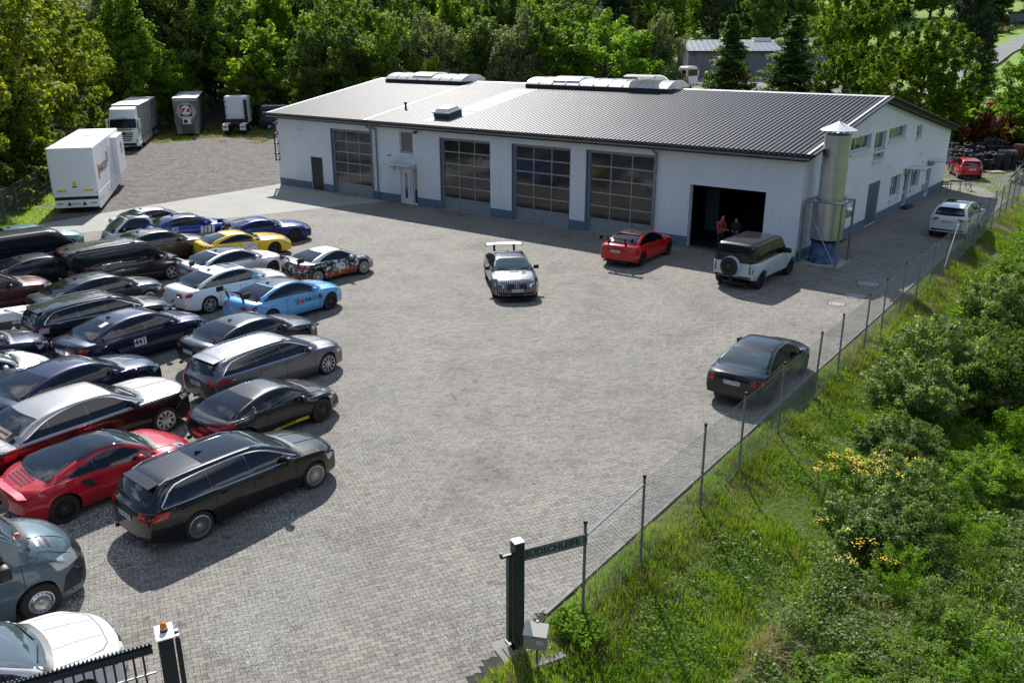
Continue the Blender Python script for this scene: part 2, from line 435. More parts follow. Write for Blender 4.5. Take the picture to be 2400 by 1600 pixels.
def wheel_meshes(Rr, style, w=.24):
    key = (round(Rr, 3), style)
    if key in _rims: return _rims[key]
    ri = Rr * (.72 if style not in ('steel', 'five') else .66)
    if style == 'steel': ri = Rr * .6
    mb = MB()
    prof = [(ri - .01, -w/2 + .02), (ri + .02, -w/2), (Rr - .03, -w/2 + .004), (Rr, -w/2 + .04), (Rr, w/2 - .04), (Rr - .03, w/2 - .004), (ri + .02, w/2), (ri - .01, w/2 - .02)]
    mb.lathe(prof, 30, 0, None, 'y')
    tyre = mb.mesh('tyre', [M_['rubber']], ang=40)
    mb = MB()   # rim: barrel, lip, spokes, hub, brake disc ; outer face towards -y
    o = -w/2
    mb.lathe([(ri, o + .02), (ri + .004, o - .002), (ri - .018, o - .004), (ri - .028, o + .025), (ri - .03, w/2 - .02)], 30, 0, None, 'y')
    mb.lathe([(.001, o + .085), (ri - .03, o + .085)], 24, 1, None, 'y')
    def spoke(ang, w0, w1, r0=.045, r1=None, y0=o + .018, y1=o + .004, th=.03, skew=0):
        r1 = r1 or ri - .01; c, s_ = math.cos(ang), math.sin(ang); c2, s2 = math.cos(ang + skew), math.sin(ang + skew)
        P = lambda r, t, y, cc, ss: (r * cc - t * ss, y, r * ss + t * cc)
        v = [P(r0, -w0/2, y0, c, s_), P(r0, w0/2, y0, c, s_), P(r1, w1/2, y1, c2, s2), P(r1, -w1/2, y1, c2, s2),
             P(r0, -w0/2, y0+th, c, s_), P(r0, w0/2, y0+th, c, s_), P(r1, w1/2, y1+th, c2, s2), P(r1, -w1/2, y1+th, c2, s2)]
        mb.add(v, ((0,1,2,3),(0,3,7,4),(1,5,6,2),(0,4,5,1),(3,2,6,7)), 0)
    if style in ('multi', 'multidark'):
        for k in range(20): spoke(2*math.pi*k/20, .014, .02)
    elif style == 'ten':
        for k in range(10): spoke(2*math.pi*k/10, .026, .03)
    elif style == 'five':
        for k in range(5): spoke(2*math.pi*k/5, .07, .06)
    elif style in ('double', 'doubledark'):
        for k in range(5):
            for s_ in (-1, 1): spoke(2*math.pi*k/5 + s_*.16, .028, .028, skew=s_*.10)
    elif style in ('mesh', 'meshdark'):
        for k in range(10):
            for s_ in (-1, 1): spoke(2*math.pi*k/10, .02, .018, skew=s_*.17)
    elif style == 'luxury':
        for k in range(9): spoke(2*math.pi*k/9, .05, .075, r0=.10, r1=ri*.83)
        mb.lathe([(.14, o - .004), (.01, o - .010)], 20, 0, None, 'y')
        mb.lathe([(ri - .02, o - .004), (ri * .82, o + .004)], 30, 0, None, 'y')
    elif style == 'steel':
        mb.lathe([(ri - .02, o + .03), (ri * .62, o - .004), (ri * .45, o + .012), (.02, o + .012)], 24, 0, None, 'y')
        for k in range(16):
            a = 2*math.pi*k/16; mb.bar((ri*.74*math.cos(a), o + .012, ri*.74*math.sin(a)), (ri*.84*math.cos(a), o + .014, ri*.84*math.sin(a)), .02, .006, 1)
    mb.lathe([(.06, o + .02), (.045, o + .002), (.001, o)], 14, 0, None, 'y')
    dark = style.endswith('dark')
    rim = mb.mesh('rim', [M_['gunmetal'] if dark else M_['alu'], M_['black']], ang=35)
    _rims[key] = (tyre, rim); return _rims[key]
def dlo(C, pf=.10, pr=.12, x0=None, x1=None, drop=.075, up=.028):
    """closed outline of the side glass as (x,z)"""
    T = C.T; g0, g1 = T['gh'][0][0], T['gh'][-1][0]; x0 = g0 if x0 is None else x0; x1 = g1 if x1 is None else x1
    bot, top = [], []; n = 60
    for i in range(n + 1):
        x = lerp(x0, x1, i / n); zb = C.belt(x) + up; a = min(C.gh(min(g1, x + pf)) if x + pf < g1 else 0, C.gh(max(g0, x - pr)) if x - pr > g0 else 0, C.gh(x)) - drop
        if a > zb + .012: bot.append((x, zb)); top.append((x, a))
    def thin(p):
        return [p[0]] + p[3:-3:3] + [p[-1]] if len(p) > 8 else p
    return thin(bot), thin(top)
def clip(bot, top, xa, xb, slant=0.0):
    """piece of the glass between xa and xb (z dependent by slant)"""
    sb = Spl(bot) ; st = Spl(top); a = max(xa, bot[0][0]); b = min(xb, bot[-1][0]); n = 7
    P = [(lerp(a, b, i / n), sb(lerp(a, b, i / n))) for i in range(n + 1)]
    def sx(x, z, zb, edge): return x + (slant * (z - zb) if edge else 0)
    Q = []
    for i in range(n, -1, -1):
        x = lerp(a, b, i / n); z = st(x); inner = (x > bot[0][0] + .02 and x < bot[-1][0] - .02)
        Q.append((x + (slant * (z - sb(x)) if inner else 0), z))
    return P + Q
def make_type(T):
    T = dict(T); _w = T['W'] / 2 - .05
    if 'tailside' in T:
        d_ = T.get('br', .16) * .75 + .02; T['tailside'] = [(max(x, T['rear'] + .02) + d_, z) for x, z in T['tailside']]
    if 'headside' in T:
        d_ = T.get('bf', .3) * .45; T['headside'] = [(x - d_, z) for x, z in T['headside']]
    for k_ in ('tail', 'head'):
        if k_ in T: T[k_] = [[(min(y, _w), z) for y, z in p] for p in T[k_]]
    C = build_body(T); wb = C.wb; W_ = C.W
    P = []   # (name, mesh, parentindex)   meshes of the parts, body first
    def part(name, mb, mats, sm=None, parent=None):
        if not mb.v: return None
        P.append((name, mb.mesh(name, mats, smooth=True, ang=sm or 50), parent)); return len(P) - 1
    P.append(('body', C.me, None)); C.me.materials.append(None or M_['white']); C.me.materials.append(M_['black'])
    # underside
    mb = MB(); mb.box(T['rear'] + .25, T['front'] - .3, -W_ * .56, W_ * .56, .17, .30); part('underbody', mb, [M_['black']])
    # side glass, pillar trim, door gaps
    kw = T.get('dlo', {}); bot, top = dlo(C, **kw)
    cuts = T['cuts']; sl_ = T.get('slant', -.12)
    for sd in ('R', 'L'):
        mb = MB()
        full = bot + top[::-1]; cx = sum(p[0] for p in full) / len(full); cz = sum(p[1] for p in full) / len(full)
        ex = [(p[0] + (.022 if p[0] > cx else -.022) * min(1, abs(p[0]-cx)), p[1] + (.016 if p[1] > cz else -.016)) for p in full]
        patch(C, mb, ex, sd, .004, 0, .12)
        part('window_trim', mb, [M_['blackgloss']])
        xs = [bot[0][0]] + cuts + [bot[-1][0]]
        for a, b in zip(xs[:-1], xs[1:]):
            mb = MB(); patch(C, mb, clip(bot, top, a + (.02 if a != xs[0] else 0), b - (.02 if b != xs[-1] else 0), sl_), sd, .0075, 0, .12); part('side_window', mb, [M_['glass']])
        if T.get('chrome'):
            mb = MB(); lo = [(p[0], p[1] - .018) for p in bot]; strip(C, mb, lo, sd, .018, .009)
            if T['chrome'] == 2: strip(C, mb, [(p[0], p[1] + .014) for p in top], sd, .016, .009); strip(C, mb, [lo[0], (top[0][0] - .01, top[0][1]), top[1]], sd, .02, .009)
            part('chrome_trim', mb, [M_['chrome']])
        mb = MB()
        for dx, dz in T['doors']:
            zt = C.belt(dx) + .02
            pts = [(dx + dz, .30), (dx, .55), (dx, zt)]; strip(C, mb, pts, sd, .013, .005)
        strip(C, mb, [(-wb + C.Ra + .03, .29), (wb - C.Ra - .02, .285)], sd, .012, .003)
        part('door_gap', mb, [M_['black']])
        sg = -1 if sd == 'R' else 1
        for hx in T['handles']:
            mb = MB(); p = shoot(C, sd, hx, C.belt(hx) - .115, .0); mb.bar(p + Vector((-.09, sg * .022, 0)), p + Vector((.09, sg * .022, .006)), .026, .022)
            part('door_handle', mb, [None if T.get('paintedhandles', 1) else M_['chrome']])
        mxp = T['mirror']; mb = MB(); p = shoot(C, sd, mxp, C.belt(mxp) + .03, 0)
        s2 = T.get('ms', 1.0)
        mb.bbox(p.x - .07 * s2, p.x + .07 * s2, min(p.y + sg*.06, p.y + sg*.27*s2), max(p.y + sg*.06, p.y + sg*.27*s2), p.z - .01, p.z + .145 * s2, .035, 0)
        mb.box(p.x - .05, p.x + .03, min(p.y - sg*.02, p.y + sg*.10), max(p.y - sg*.02, p.y + sg*.10), p.z - .015, p.z + .025, 1)
        part('mirror', mb, [None, M_['black']], 60)
    # windscreen and rear glass
    xb, xh = T['ws']; mb = MB(); n = 8; 
    def wy(x): return C.lean(C.gh(x) - .05, x) * .955 - .02
    L_, R_ = [], []
    for i in range(n + 1):
        x = lerp(xb, xh, i / n); y = wy(x); k = T.get('wsbow', .14)
        L_.append((x, y))
    base = [(xb + .13 * (1 - (2*i/6-1)**2) , lerp(-L_[0][1], L_[0][1], i / 6)) for i in range(1, 6)]
    head = [(xh + .06 * (1 - (2*i/6-1)**2) , lerp(L_[-1][1], -L_[-1][1], i / 6)) for i in range(1, 6)]
    poly = L_ + head + [(x, -y) for x, y in L_[::-1]] + base
    mb2 = MB(); big = [((xb + .10 if i < 1 else x) , y) for i, (x, y) in enumerate(poly)]
    # black cowl below the glass
    cow = [(xb + .02, -L_[0][1] - .01), (xb + .13, -L_[0][1] * .9)] + [(x + .10, y) for x, y in base] + [(xb + .13, L_[0][1] * .9), (xb + .02, L_[0][1] + .01)]
    cow = cow[::-1]
    patch(C, mb2, [(xb - .05, -L_[0][1] + .02)] + cow[::-1] + [(xb - .05, L_[0][1] - .02)], 'T', .003, 0, .12); part('cowl', mb2, [M_['black']])
    patch(C, mb, poly, 'T', .007, 0, .12); wsi = part('windscreen', mb, [M_['screen']])
    mb = MB()
    for s_ in (-1, 1):
        a = shoot(C, 'T', xb + .04, s_ * .62 * W_ - .25 * s_, .02); b = shoot(C, 'T', xb - .10, -s_ * .10 * W_ + .35 * s_ * (1 if s_ > 0 else .6), .025)
        pp = [shoot(C, 'T', lerp(xb + .06, xb - .06, t), lerp(s_ * .10, s_ * .10 + .55 * (1 if s_ > 0 else -1) * .9, t), .02) for t in (0, .33, .66, 1)]
        mb = MB(); mb.path(pp, .011, 5); part('wiper', mb, [M_['black']])
    if 'rw' in T:
        rb, rh = T['rw']; mb = MB(); LL = []
        for i in range(n + 1):
            x = lerp(rb, rh, i / n); LL.append((x, C.lean(C.gh(x) - .05, x) * .93 - .03))
        bs = [(rb - .10 * (1 - (2*i/6-1)**2), lerp(-LL[0][1], LL[0][1], i / 6)) for i in range(1, 6)]
        hd = [(rh - .06 * (1 - (2*i/6-1)**2), lerp(LL[-1][1], -LL[-1][1], i / 6)) for i in range(1, 6)]
        patch(C, mb, LL + hd + [(x, -y) for x, y in LL[::-1]] + bs, 'T', .006, 0, .12); part('rear_window', mb, [M_[T.get('rwm', 'glass')]])
    if 'rg' in T:   # steep rear glass, (z0,z1, halfwidth bottom, halfwidth top)
        z0, z1, w0, w1 = T['rg']; mb = MB(); patch(C, mb, [(-w0, z0), (-w0*.5, z0 - .02), (w0*.5, z0 - .02), (w0, z0), (w1, z1), (-w1, z1)], 'B', .006, 0, .12); part('rear_window', mb, [M_['glass']])
        mb = MB(); mb.path([shoot(C, 'B', 0, z0 + .01, .02), shoot(C, 'B', .38, z0 + .06, .02)], .012, 5); part('rear_wiper', mb, [M_['black']])
        if T.get('spoiler', 1):
            mb = MB(); x = T['gh'][0][0]; zt = T.get('sz', C.zroof - .05); yy = w1 + .03; xe = T.get('sx', T['rear'] + .28); yy -= .02; za = shoot(C, 'T', xe + .26, 0, .012).z; zc_ = shoot(C, 'T', xe + .26, yy * .93, .008).z; zt = za - .035
            rows = [-yy*.93, -yy*.6, 0, yy*.6, yy*.93]; vs = []
            for y in rows:
                k = 1 - (y / yy) ** 2; zf = lerp(zc_, za, k); vs += [(xe + .26, y, zf), (xe + .03 * (1 - k), y, zf - .035), (xe + .03 * (1 - k), y, zf - .060), (xe + .26, y, zf - .06)]
            mb.add(vs, [(4*i+j, 4*i+4+j, 4*i+4+(j+1) % 4, 4*i+(j+1) % 4) for i in range(4) for j in range(4)] + [(0, 1, 2, 3), (19, 18, 17, 16)]); part('roof_spoiler', mb, [None])
    # lamps : polygons on front/rear axes, mirrored
    def lamps(name, polys, mats, ax, off=.006):
        for s_ in (-1, 1):
            mb = MB()
            for k, pl in enumerate(polys):
                patch(C, mb, [(s_ * a, b) for a, b in pl], ax, off + .003 * k, k, .10)
            part(name, mb, mats)
    if 'head' in T: lamps('headlight', T['head'], [M_['lampw'], M_['black'], M_['white']], 'F')
    if 'headside' in T:
        for sd in ('R', 'L'):
            mb = MB(); patch(C, mb, T['headside'], sd, .006, 0, .08); part('headlight', mb, [M_['lampw']])
    if 'headtop' in T:
        for s_ in (-1, 1):
            mb = MB(); patch(C, mb, [(a, s_ * b) for a, b in T['headtop']], 'T', .006, 0, .08)
            patch(C, mb, [(lerp(sum(p[0] for p in T['headtop']) / len(T['headtop']), a, .5), s_ * lerp(sum(p[1] for p in T['headtop']) / len(T['headtop']), b, .5)) for a, b in T['headtop']], 'T', .009, 1, .08)
            part('headlight', mb, [M_['lampw'], M_['gunmetal']])
    if 'tail' in T: lamps('taillight', T['tail'], [M_['lampr'], M_['black'], M_['white']], 'B')
    if 'tailside' in T:
        for sd in ('R', 'L'):
            mb = MB(); patch(C, mb, T['tailside'], sd, .006, 0, .08); part('taillight', mb, [M_['lampr']])
    for nm, key, ax, mt in (('grille', 'grille', 'F', 'black'), ('bumper_intake', 'intake', 'F', 'black'), ('rear_diffuser', 'diff', 'B', 'black'), ('bumper_trim', 'btrim', 'B', 'black')):
        if key in T:
            mb = MB()
            for pl in T[key]:
                patch(C, mb, pl, ax, .005, 0, .12)
                if key == 'grille': patch(C, mb, [(-a, b) for a, b in pl], ax, .005, 0, .12)
            part(nm, mb, [M_[mt]])
            if key == 'grille' and T.get('chrome'):
                mb = MB()
                for pl in T[key]:
                    for s_ in (1, -1): strip(C, mb, [(s_*a, b) for a, b in pl] + [(s_*pl[0][0], pl[0][1])], ax, .018, .009)
                part('grille_surround', mb, [M_['chrome']])
    # hood and boot gaps
    mb = MB(); hx = T['ws'][0] + .20; fe = T.get('hoodfront', T['front'] - .28); yh = T.get('hoody', .80) * W_
    strip(C, mb, [(hx, yh), ((hx+fe)/2, yh * .97), (fe - .12, yh * .84), (fe, yh * .62), (fe + .04, 0), (fe, -yh * .62), (fe - .12, -yh * .84), ((hx+fe)/2, -yh * .97), (hx, -yh)], 'T', .013, .006)
    if 'rw' in T and T.get('boot', 1):
        bx = T['rw'][0] - .10; be = T['rear'] + .10; yb = W_ * .72
        strip(C, mb, [(bx, yb), (be + .1, yb * .97), (be, yb * .9)], 'T', .012, .003); strip(C, mb, [(bx, -yb), (be + .1, -yb * .97), (be, -yb * .9)], 'T', .012, .003)
    part('panel_gap', mb, [M_['black']])
    if T.get('crease'):
        for s_ in (1, -1):
            for (xa, ya), (xc, yc) in T['crease']:
                mb = MB(); pts = [shoot(C, 'T', lerp(xa, xc, i / 8), s_ * lerp(ya, yc, i / 8), .0) for i in range(9)]
                for a, b in zip(pts[:-1], pts[1:]): mb.tube(a, b, .012, 6, 0, caps=False)
                part('bonnet_crease', mb, [None])
    if T.get('rails'):
        x0, x1 = T['rails']
        for s_ in (1, -1):
            mb = MB(); yr = C.lean(C.gh(0) - .05, 0) - .075
            pts = [shoot(C, 'T', lerp(x0, x1, i / 10), s_ * yr, .035 if 0 < i < 10 else 0) for i in range(11)]
            for a, b in zip(pts[:-1], pts[1:]): mb.tube(a, b, .016, 6, 0, caps=False)
            part('roof_rail', mb, [M_['chrome'] if T.get('chrome') else M_['black']])
    if T.get('glassroof'):
        x0, x1 = T['glassroof']; mb = MB(); y = C.lean(C.zroof - .06, 0) - .12; patch(C, mb, [(x0, -y), (x1, -y*.96), (x1, y*.96), (x0, y)], 'T', .004, 0, .12); part('sunroof', mb, [M_['glass']])
    if T.get('fin', 1):
        mb = MB(); fx = T.get('finx', T['gh'][0][0] + .95 if 'rw' in T else T['rear'] + .55); p = shoot(C, 'T', fx, 0, 0)
        mb.add([p + Vector(q) for q in ((-.09, .0, .07), (.10, 0, 0), (-.11, .025, 0), (-.11, -.025, 0))], ((0,1,2),(0,3,1),(0,2,3))); part('antenna', mb, [M_['blackgloss']])
    if T.get('exhaust', 1):
        mb = MB()
        for s_ in (-1, 1): mb = MB(); mb.tube((T['rear'] + .12, s_ * W_ * .62, .27), (T['rear'] + .02 , s_ * W_ * .62, .27), .045, 10); part('exhaust', mb, [M_['gunmetal']])
    C.P = P; return C
def plate_mesh(s, w=.52, h=.11):
    mb = MB(); mb.box(-.008, 0, -w/2, w/2, 0, h, 0); mb.box(-.0095, -.0075, -w/2, -w/2 + .045, 0.002, h - .002, 1)
    v, f = text_tris(s, h * .68, .012); wt = max(p[0] for p in v) - min(p[0] for p in v); k = min(1, (w - .08) / wt)
    mb.add([(-.011, x * k + .02, y + h / 2) for x, y in v], [t[::-1] for t in f], 2)
    return mb.mesh('number_plate', [M_['plate'], M_['eublue'], M_['ink']])
def place_car(C, loc, heading, label, group=None, pm=None, name='car', cat='car', plate=None, rim='multi', roof=None, z=0.0, fplate=True, pmap=None, tilt=None):
    root = empty(name, (loc[0], loc[1], z), R(heading), label, cat, group)
    if tilt: root.rotation_euler = (tilt[0], tilt[1], R(heading))
    for nm, me, par in C.P:
        o = link(nm, me, root)
        for i, m in enumerate(me.materials):
            if m is None or (nm == 'body' and i == 0):
                o.material_slots[i].link = 'OBJECT'; o.material_slots[i].material = (roof if (roof and nm in ('roof_spoiler',)) else pm)
        if pmap and nm in pmap:
            o.material_slots[0].link = 'OBJECT'; o.material_slots[0].material = pmap[nm]
    T = C.T
    if roof:
        mb = MB(); e_ = .10 if roof is M_['glass'] else -.02; xs = [T['ws'][1] + e_, (T['rw'][1] if 'rw' in T else T['rear'] + .45) - e_]
        n = 8; e = []
        for i in range(n + 1):
            x = lerp(xs[1], xs[0], i / n); e.append((x, C.lean(C.gh(x) - .055, x) - .015))
        patch(C, mb, e + [(x, -y) for x, y in e[::-1]], 'T', .0055, 0, .085)
        o = mb.obj('roof_panel', [roof], root, smooth=True)
    wd = T.get('ww', .24); ty, rm = wheel_meshes(T['R'], rim, wd)
    for xc in (-C.wb, C.wb):
        for s_ in (-1, 1):
            y = s_ * (C.W - wd / 2 - .015)
            w = link('wheel', ty, root, None, (xc, y, T['R'])); w.rotation_euler = (0, R(random.uniform(0, 360)), 0 if s_ < 0 else math.pi)
            link('rim', rm, w)
    if plate:
        hz = T.get('pz', .75); p = shoot(C, 'B', 0, hz + .055, 0); pm_ = plate_mesh(plate)
        o = link('number_plate', pm_, root, None, (p.x - .010, 0, hz), (0, 0, 0))
        o.rotation_euler = (0, R(T.get('ptilt', 0)), 0); o.scale = (1, -1, 1)
        if fplate:
            p = shoot(C, 'F', 0, .50, 0); o = link('number_plate', pm_, root, None, (p.x + .012, 0, .42), (0, 0, math.pi)); o.scale = (1, -1, 1)
    return root
# ------------------------------------------------------------------ car types
def cartype(base, **kw):
    d = dict(base); d.update(kw); return d
SEDAN = dict(wb=2.95, rear=-2.56, front=2.36, W=1.86, R=.335, wr=.60,
    deck=[(-2.56, .90), (-2.50, 1.03), (-2.40, 1.075), (-1.9, 1.085), (0, 1.05), (1.0, 1.03), (1.6, .97), (2.05, .88), (2.25, .79), (2.36, .66)],
    gh=[(-2.02, 1.06), (-1.8, 1.135), (-1.35, 1.295), (-.9, 1.41), (-.4, 1.462), (.0, 1.462), (.35, 1.42), (.75, 1.25), (1.22, 1.02)],
    belt=[(-2.56, .88), (-2.3, .98), (-1.2, .985), (0, .955), (1.1, .935), (1.8, .86), (2.2, .74), (2.36, .64)],
    cuts=[-.95, -.12], doors=[(-1.02, -.0), (-.10, 0), (.98, .02)], handles=[-.82, .08], mirror=.72, ws=(1.12, .34), rw=(-1.93, -1.02), glassroof=None, finx=-.82,
    head=[[(.52, .70), (.88, .76), (.93, .68), (.90, .58), (.60, .56), (.50, .60)], [(.58, .67), (.80, .70), (.80, .61), (.60, .60)]],
    headside=[(1.98, .72), (2.2, .70), (2.2, .60), (2.05, .62)],
    tail=[[(.42, .92), (.93, .94), (.93, .78), (.60, .76), (.42, .84)]], tailside=[(-2.52, .93), (-2.22, .90), (-2.30, .79), (-2.54, .77)],
    grille=[[(.03, .72), (.40, .74), (.42, .60), (.36, .50), (.03, .50)]], intake=[[(-.75, .38), (.75, .38), (.70, .24), (-.70, .24)]],
    diff=[[(-.6, .40), (.6, .40), (.55, .28), (-.55, .28)]], pz=.72, crease=[((1.35, .30), (2.1, .25))])
SEDAN['dlo'] = dict(pf=.10, pr=.14)
WAGON = cartype(SEDAN, rear=-2.58, front=2.36,
    deck=[(-2.58, .92), (-2.50, 1.00), (-2.4, 1.02), (0, 1.02), (1.0, 1.03), (1.6, .97), (2.05, .88), (2.25, .79), (2.36, .66)],
    gh=[(-2.48, 1.02), (-2.38, 1.15), (-2.2, 1.32), (-2.06, 1.41), (-1.85, 1.445), (-1.2, 1.478), (-.4, 1.488), (.0, 1.475), (.35, 1.42), (.75, 1.25), (1.22, 1.02)],
    belt=[(-2.58, .90), (-2.3, 1.0), (-1.2, .985), (0, .955), (1.1, .935), (1.8, .86), (2.2, .74), (2.36, .64)],
    cuts=[-1.06, -.12], rg=(1.06, 1.36, .66, .55), sz=1.42, sx=-2.30, rails=(-2.05, .25), chrome=2,
    tail=[[(.50, .96), (.93, .96), (.93, .80), (.62, .78), (.50, .86)]], tailside=[(-2.54, .95), (-2.14, .93), (-2.26, .82), (-2.56, .79)], glassroof=(-1.05, .28), dlo=dict(pf=.10, pr=.22))
del WAGON['rw']
TOURER = cartype(WAGON, chrome=2, glassroof=None, R=.35,
    gh=[(-2.50, 1.02), (-2.40, 1.15), (-2.22, 1.30), (-2.08, 1.38), (-1.85, 1.415), (-1.2, 1.462), (-.4, 1.478), (.0, 1.468), (.35, 1.41), (.75, 1.24), (1.22, 1.02)], sz=1.39, finx=-5,
    head=[[(.50, .72), (.90, .78), (.93, .62), (.60, .60)]])
COUPE = cartype(SEDAN, wb=2.80, rear=-2.36, front=2.27, W=1.88, R=.345, wr=.585, flare=.04, belt=[(-2.36, .86), (-2.1, .98), (-1.2, .99), (0, .94), (1.1, .91), (1.7, .84), (2.1, .73), (2.27, .62)],
    deck=[(-2.36, .90), (-2.30, 1.03), (-2.18, 1.07), (-1.8, 1.075), (0, 1.03), (1.0, 1.00), (1.5, .95), (1.95, .86), (2.15, .77), (2.27, .64)],
    gh=[(-1.98, 1.05), (-1.7, 1.13), (-1.25, 1.27), (-.8, 1.36), (-.35, 1.395), (.0, 1.385), (.28, 1.345), (.65, 1.19), (1.08, 1.0)],
    cuts=[-.52], doors=[(-.66, 0), (.84, .02)], handles=[-.48], mirror=.58, ws=(.98, .24), rw=(-1.88, -.92), glassroof=None, finx=-.72,
    headside=[(1.86, .72), (2.1, .70), (2.1, .60), (1.95, .62)], tailside=[(-2.32, .93), (-2.05, .90), (-2.12, .79), (-2.34, .77)], crease=[((1.2, .32), (2.0, .26))])
PORSCHE = cartype(COUPE, wb=2.45, rear=-2.08, front=2.10, W=1.88, R=.345, wr=.56, flare=.05,
    deck=[(-2.08, .74), (-2.0, .88), (-1.8, .94), (-1.3, 1.00), (0, 1.0), (.9, .95), (1.3, .89), (1.7, .78), (1.95, .66), (2.10, .50)],
    gh=[(-1.95, .87), (-1.6, .99), (-1.1, 1.13), (-.6, 1.245), (-.2, 1.295), (.1, 1.29), (.32, 1.255), (.65, 1.12), (1.02, .94)],
    belt=[(-2.08, .72), (-1.8, .88), (-1.2, .95), (-.6, .93), (.3, .87), (1.0, .82), (1.35, .80), (1.8, .68), (2.10, .50)],
    plan=[(-2.08, .84), (-1.7, .97), (-1.2, 1.0), (-.5, .965), (.3, .94), (1.2, .97), (1.7, .93), (2.1, .78)], br=.22, bf=.38, bp=2.2,
    cuts=[-.42], doors=[(-.50, .06), (.82, .02)], handles=[-.36], mirror=.52, ws=(.93, .26), rw=(-1.42, -.62), glassroof=None, fin=0, boot=0, hoodfront=1.78, hoody=.62,
    tail=[[(.30, .84), (.90, .86), (.92, .76), (.80, .70), (.30, .78)]], tailside=[(-2.0, .84), (-1.72, .83), (-1.8, .75), (-2.05, .73)], crease=[((.95, .66), (1.70, .62))],
    head=[], headside=[(1.62, .70), (1.88, .66), (1.86, .58), (1.7, .62)], grille=[], intake=[[(-.80, .42), (-.35, .40), (-.35, .28), (-.72, .28)], [(.80, .42), (.35, .40), (.35, .28), (.72, .28)], [(-.28, .34), (.28, .34), (.28, .26), (-.28, .26)]],
    headtop=[(1.42, .66), (1.60, .74), (1.84, .70), (1.90, .58), (1.70, .50), (1.48, .56)], pz=.52, diff=[[(-.55, .36), (.55, .36), (.5, .26), (-.5, .26)]])
PORSCHE['dlo'] = dict(pf=.09, pr=.30)
for k in ('head', 'grille'): del PORSCHE[k]
CAYMAN = cartype(PORSCHE, W=1.80, wb=2.475, rear=-2.0, front=2.16, gh=[(-1.9, .90), (-1.5, 1.02), (-1.0, 1.16), (-.5, 1.25), (-.15, 1.285), (.15, 1.275), (.38, 1.235), (.72, 1.08), (1.06, .93)], ws=(.98, .32), mirror=.58,
    deck=[(-2.0, .78), (-1.93, .90), (-1.75, .96), (-1.3, 1.0), (0, 1.0), (.9, .94), (1.3, .87), (1.75, .77), (2.0, .65), (2.16, .50)],
    belt=[(-2.0, .76), (-1.8, .90), (-1.2, .95), (-.6, .91), (.3, .85), (1.0, .81), (1.35, .80), (1.8, .68), (2.16, .50)], rw=(-1.55, -.68), tail=[[(.36, .90), (.88, .92), (.90, .78), (.70, .74), (.40, .80)]], tailside=[(-1.95, .92), (-1.55, .90), (-1.68, .80), (-1.98, .76)])
GT = cartype(COUPE, wb=2.63, rear=-2.12, front=2.42, W=1.95, R=.35, wr=.57, flare=.045,
    deck=[(-2.12, .80), (-2.05, .95), (-1.9, 1.0), (-1.5, 1.02), (0, 1.0), (.6, 1.0), (1.2, .96), (1.8, .88), (2.15, .78), (2.42, .56)],
    gh=[(-2.0, .96), (-1.7, 1.05), (-1.2, 1.18), (-.75, 1.265), (-.4, 1.29), (-.1, 1.27), (.15, 1.22), (.45, 1.08), (.78, .98)],
    belt=[(-2.12, .78), (-1.9, .90), (-1.2, .95), (-.5, .92), (.5, .88), (1.3, .86), (1.9, .76), (2.42, .54)], bf=.36,
    cuts=[-.75], doors=[(-.82, .05), (.52, .02)], handles=[-.66], mirror=.28, ws=(.68, .06), rw=(-1.72, -.85), fin=0, dlo=dict(pf=.08, pr=.28),
    headside=[(1.95, .74), (2.2, .68), (2.2, .58), (2.0, .66)], headtop=[(1.88, .74), (2.15, .72), (2.22, .60), (2.05, .56)], tailside=[(-2.05, .90), (-1.85, .90), (-1.9, .82), (-2.07, .82)],
    tail=[[(.45, .90), (.90, .91), (.90, .83), (.45, .82)]], head=[[(.60, .70), (.85, .72), (.86, .62), (.62, .60)]], crease=[((.8, .40), (1.9, .34))], intake=[[(-.80, .44), (.80, .44), (.70, .24), (-.70, .24)]], pz=.62)
LUX = cartype(SEDAN, wb=3.30, rear=-2.80, front=2.62, W=1.96, R=.38, wr=.64, sill=.24,
    deck=[(-2.80, .92), (-2.72, 1.05), (-2.5, 1.12), (-2.0, 1.14), (0, 1.10), (1.2, 1.12), (1.8, 1.10), (2.35, 1.06), (2.54, 1.02), (2.62, .92)],
    gh=[(-2.20, 1.13), (-1.95, 1.22), (-1.5, 1.42), (-1.0, 1.52), (-.4, 1.555), (.1, 1.545), (.45, 1.50), (.80, 1.32), (1.25, 1.12)],
    belt=[(-2.80, .90), (-2.5, .99), (-1.4, 1.04), (0, 1.03), (1.2, 1.04), (2.0, 1.02), (2.4, .98), (2.62, .88)], bf=.20,
    cuts=[-1.22, -.25], doors=[(-1.35, 0), (-.25, 0), (1.0, .02)], handles=[-.42, -.10], mirror=.82, ws=(1.18, .44), rw=(-2.10, -1.40), glassroof=None, fin=0, chrome=2, paintedhandles=0, dlo=dict(pf=.10, pr=.20),
    head=[[(.55, .92), (.92, .92), (.92, .78), (.55, .78)]], headside=[(2.32, .92), (2.5, .90), (2.5, .80), (2.36, .80)], grille=[[(.0, .98), (.42, .98), (.42, .50), (.0, .50)]], crease=[((1.3, .03), (2.5, .02)), ((1.3, .80), (2.4, .70))], rwm='glass', prof=((0, .93), (.12, .97), (.45, 1.0), (.72, .992), (.86, .98), (1, .955)), hoodfront=2.46)
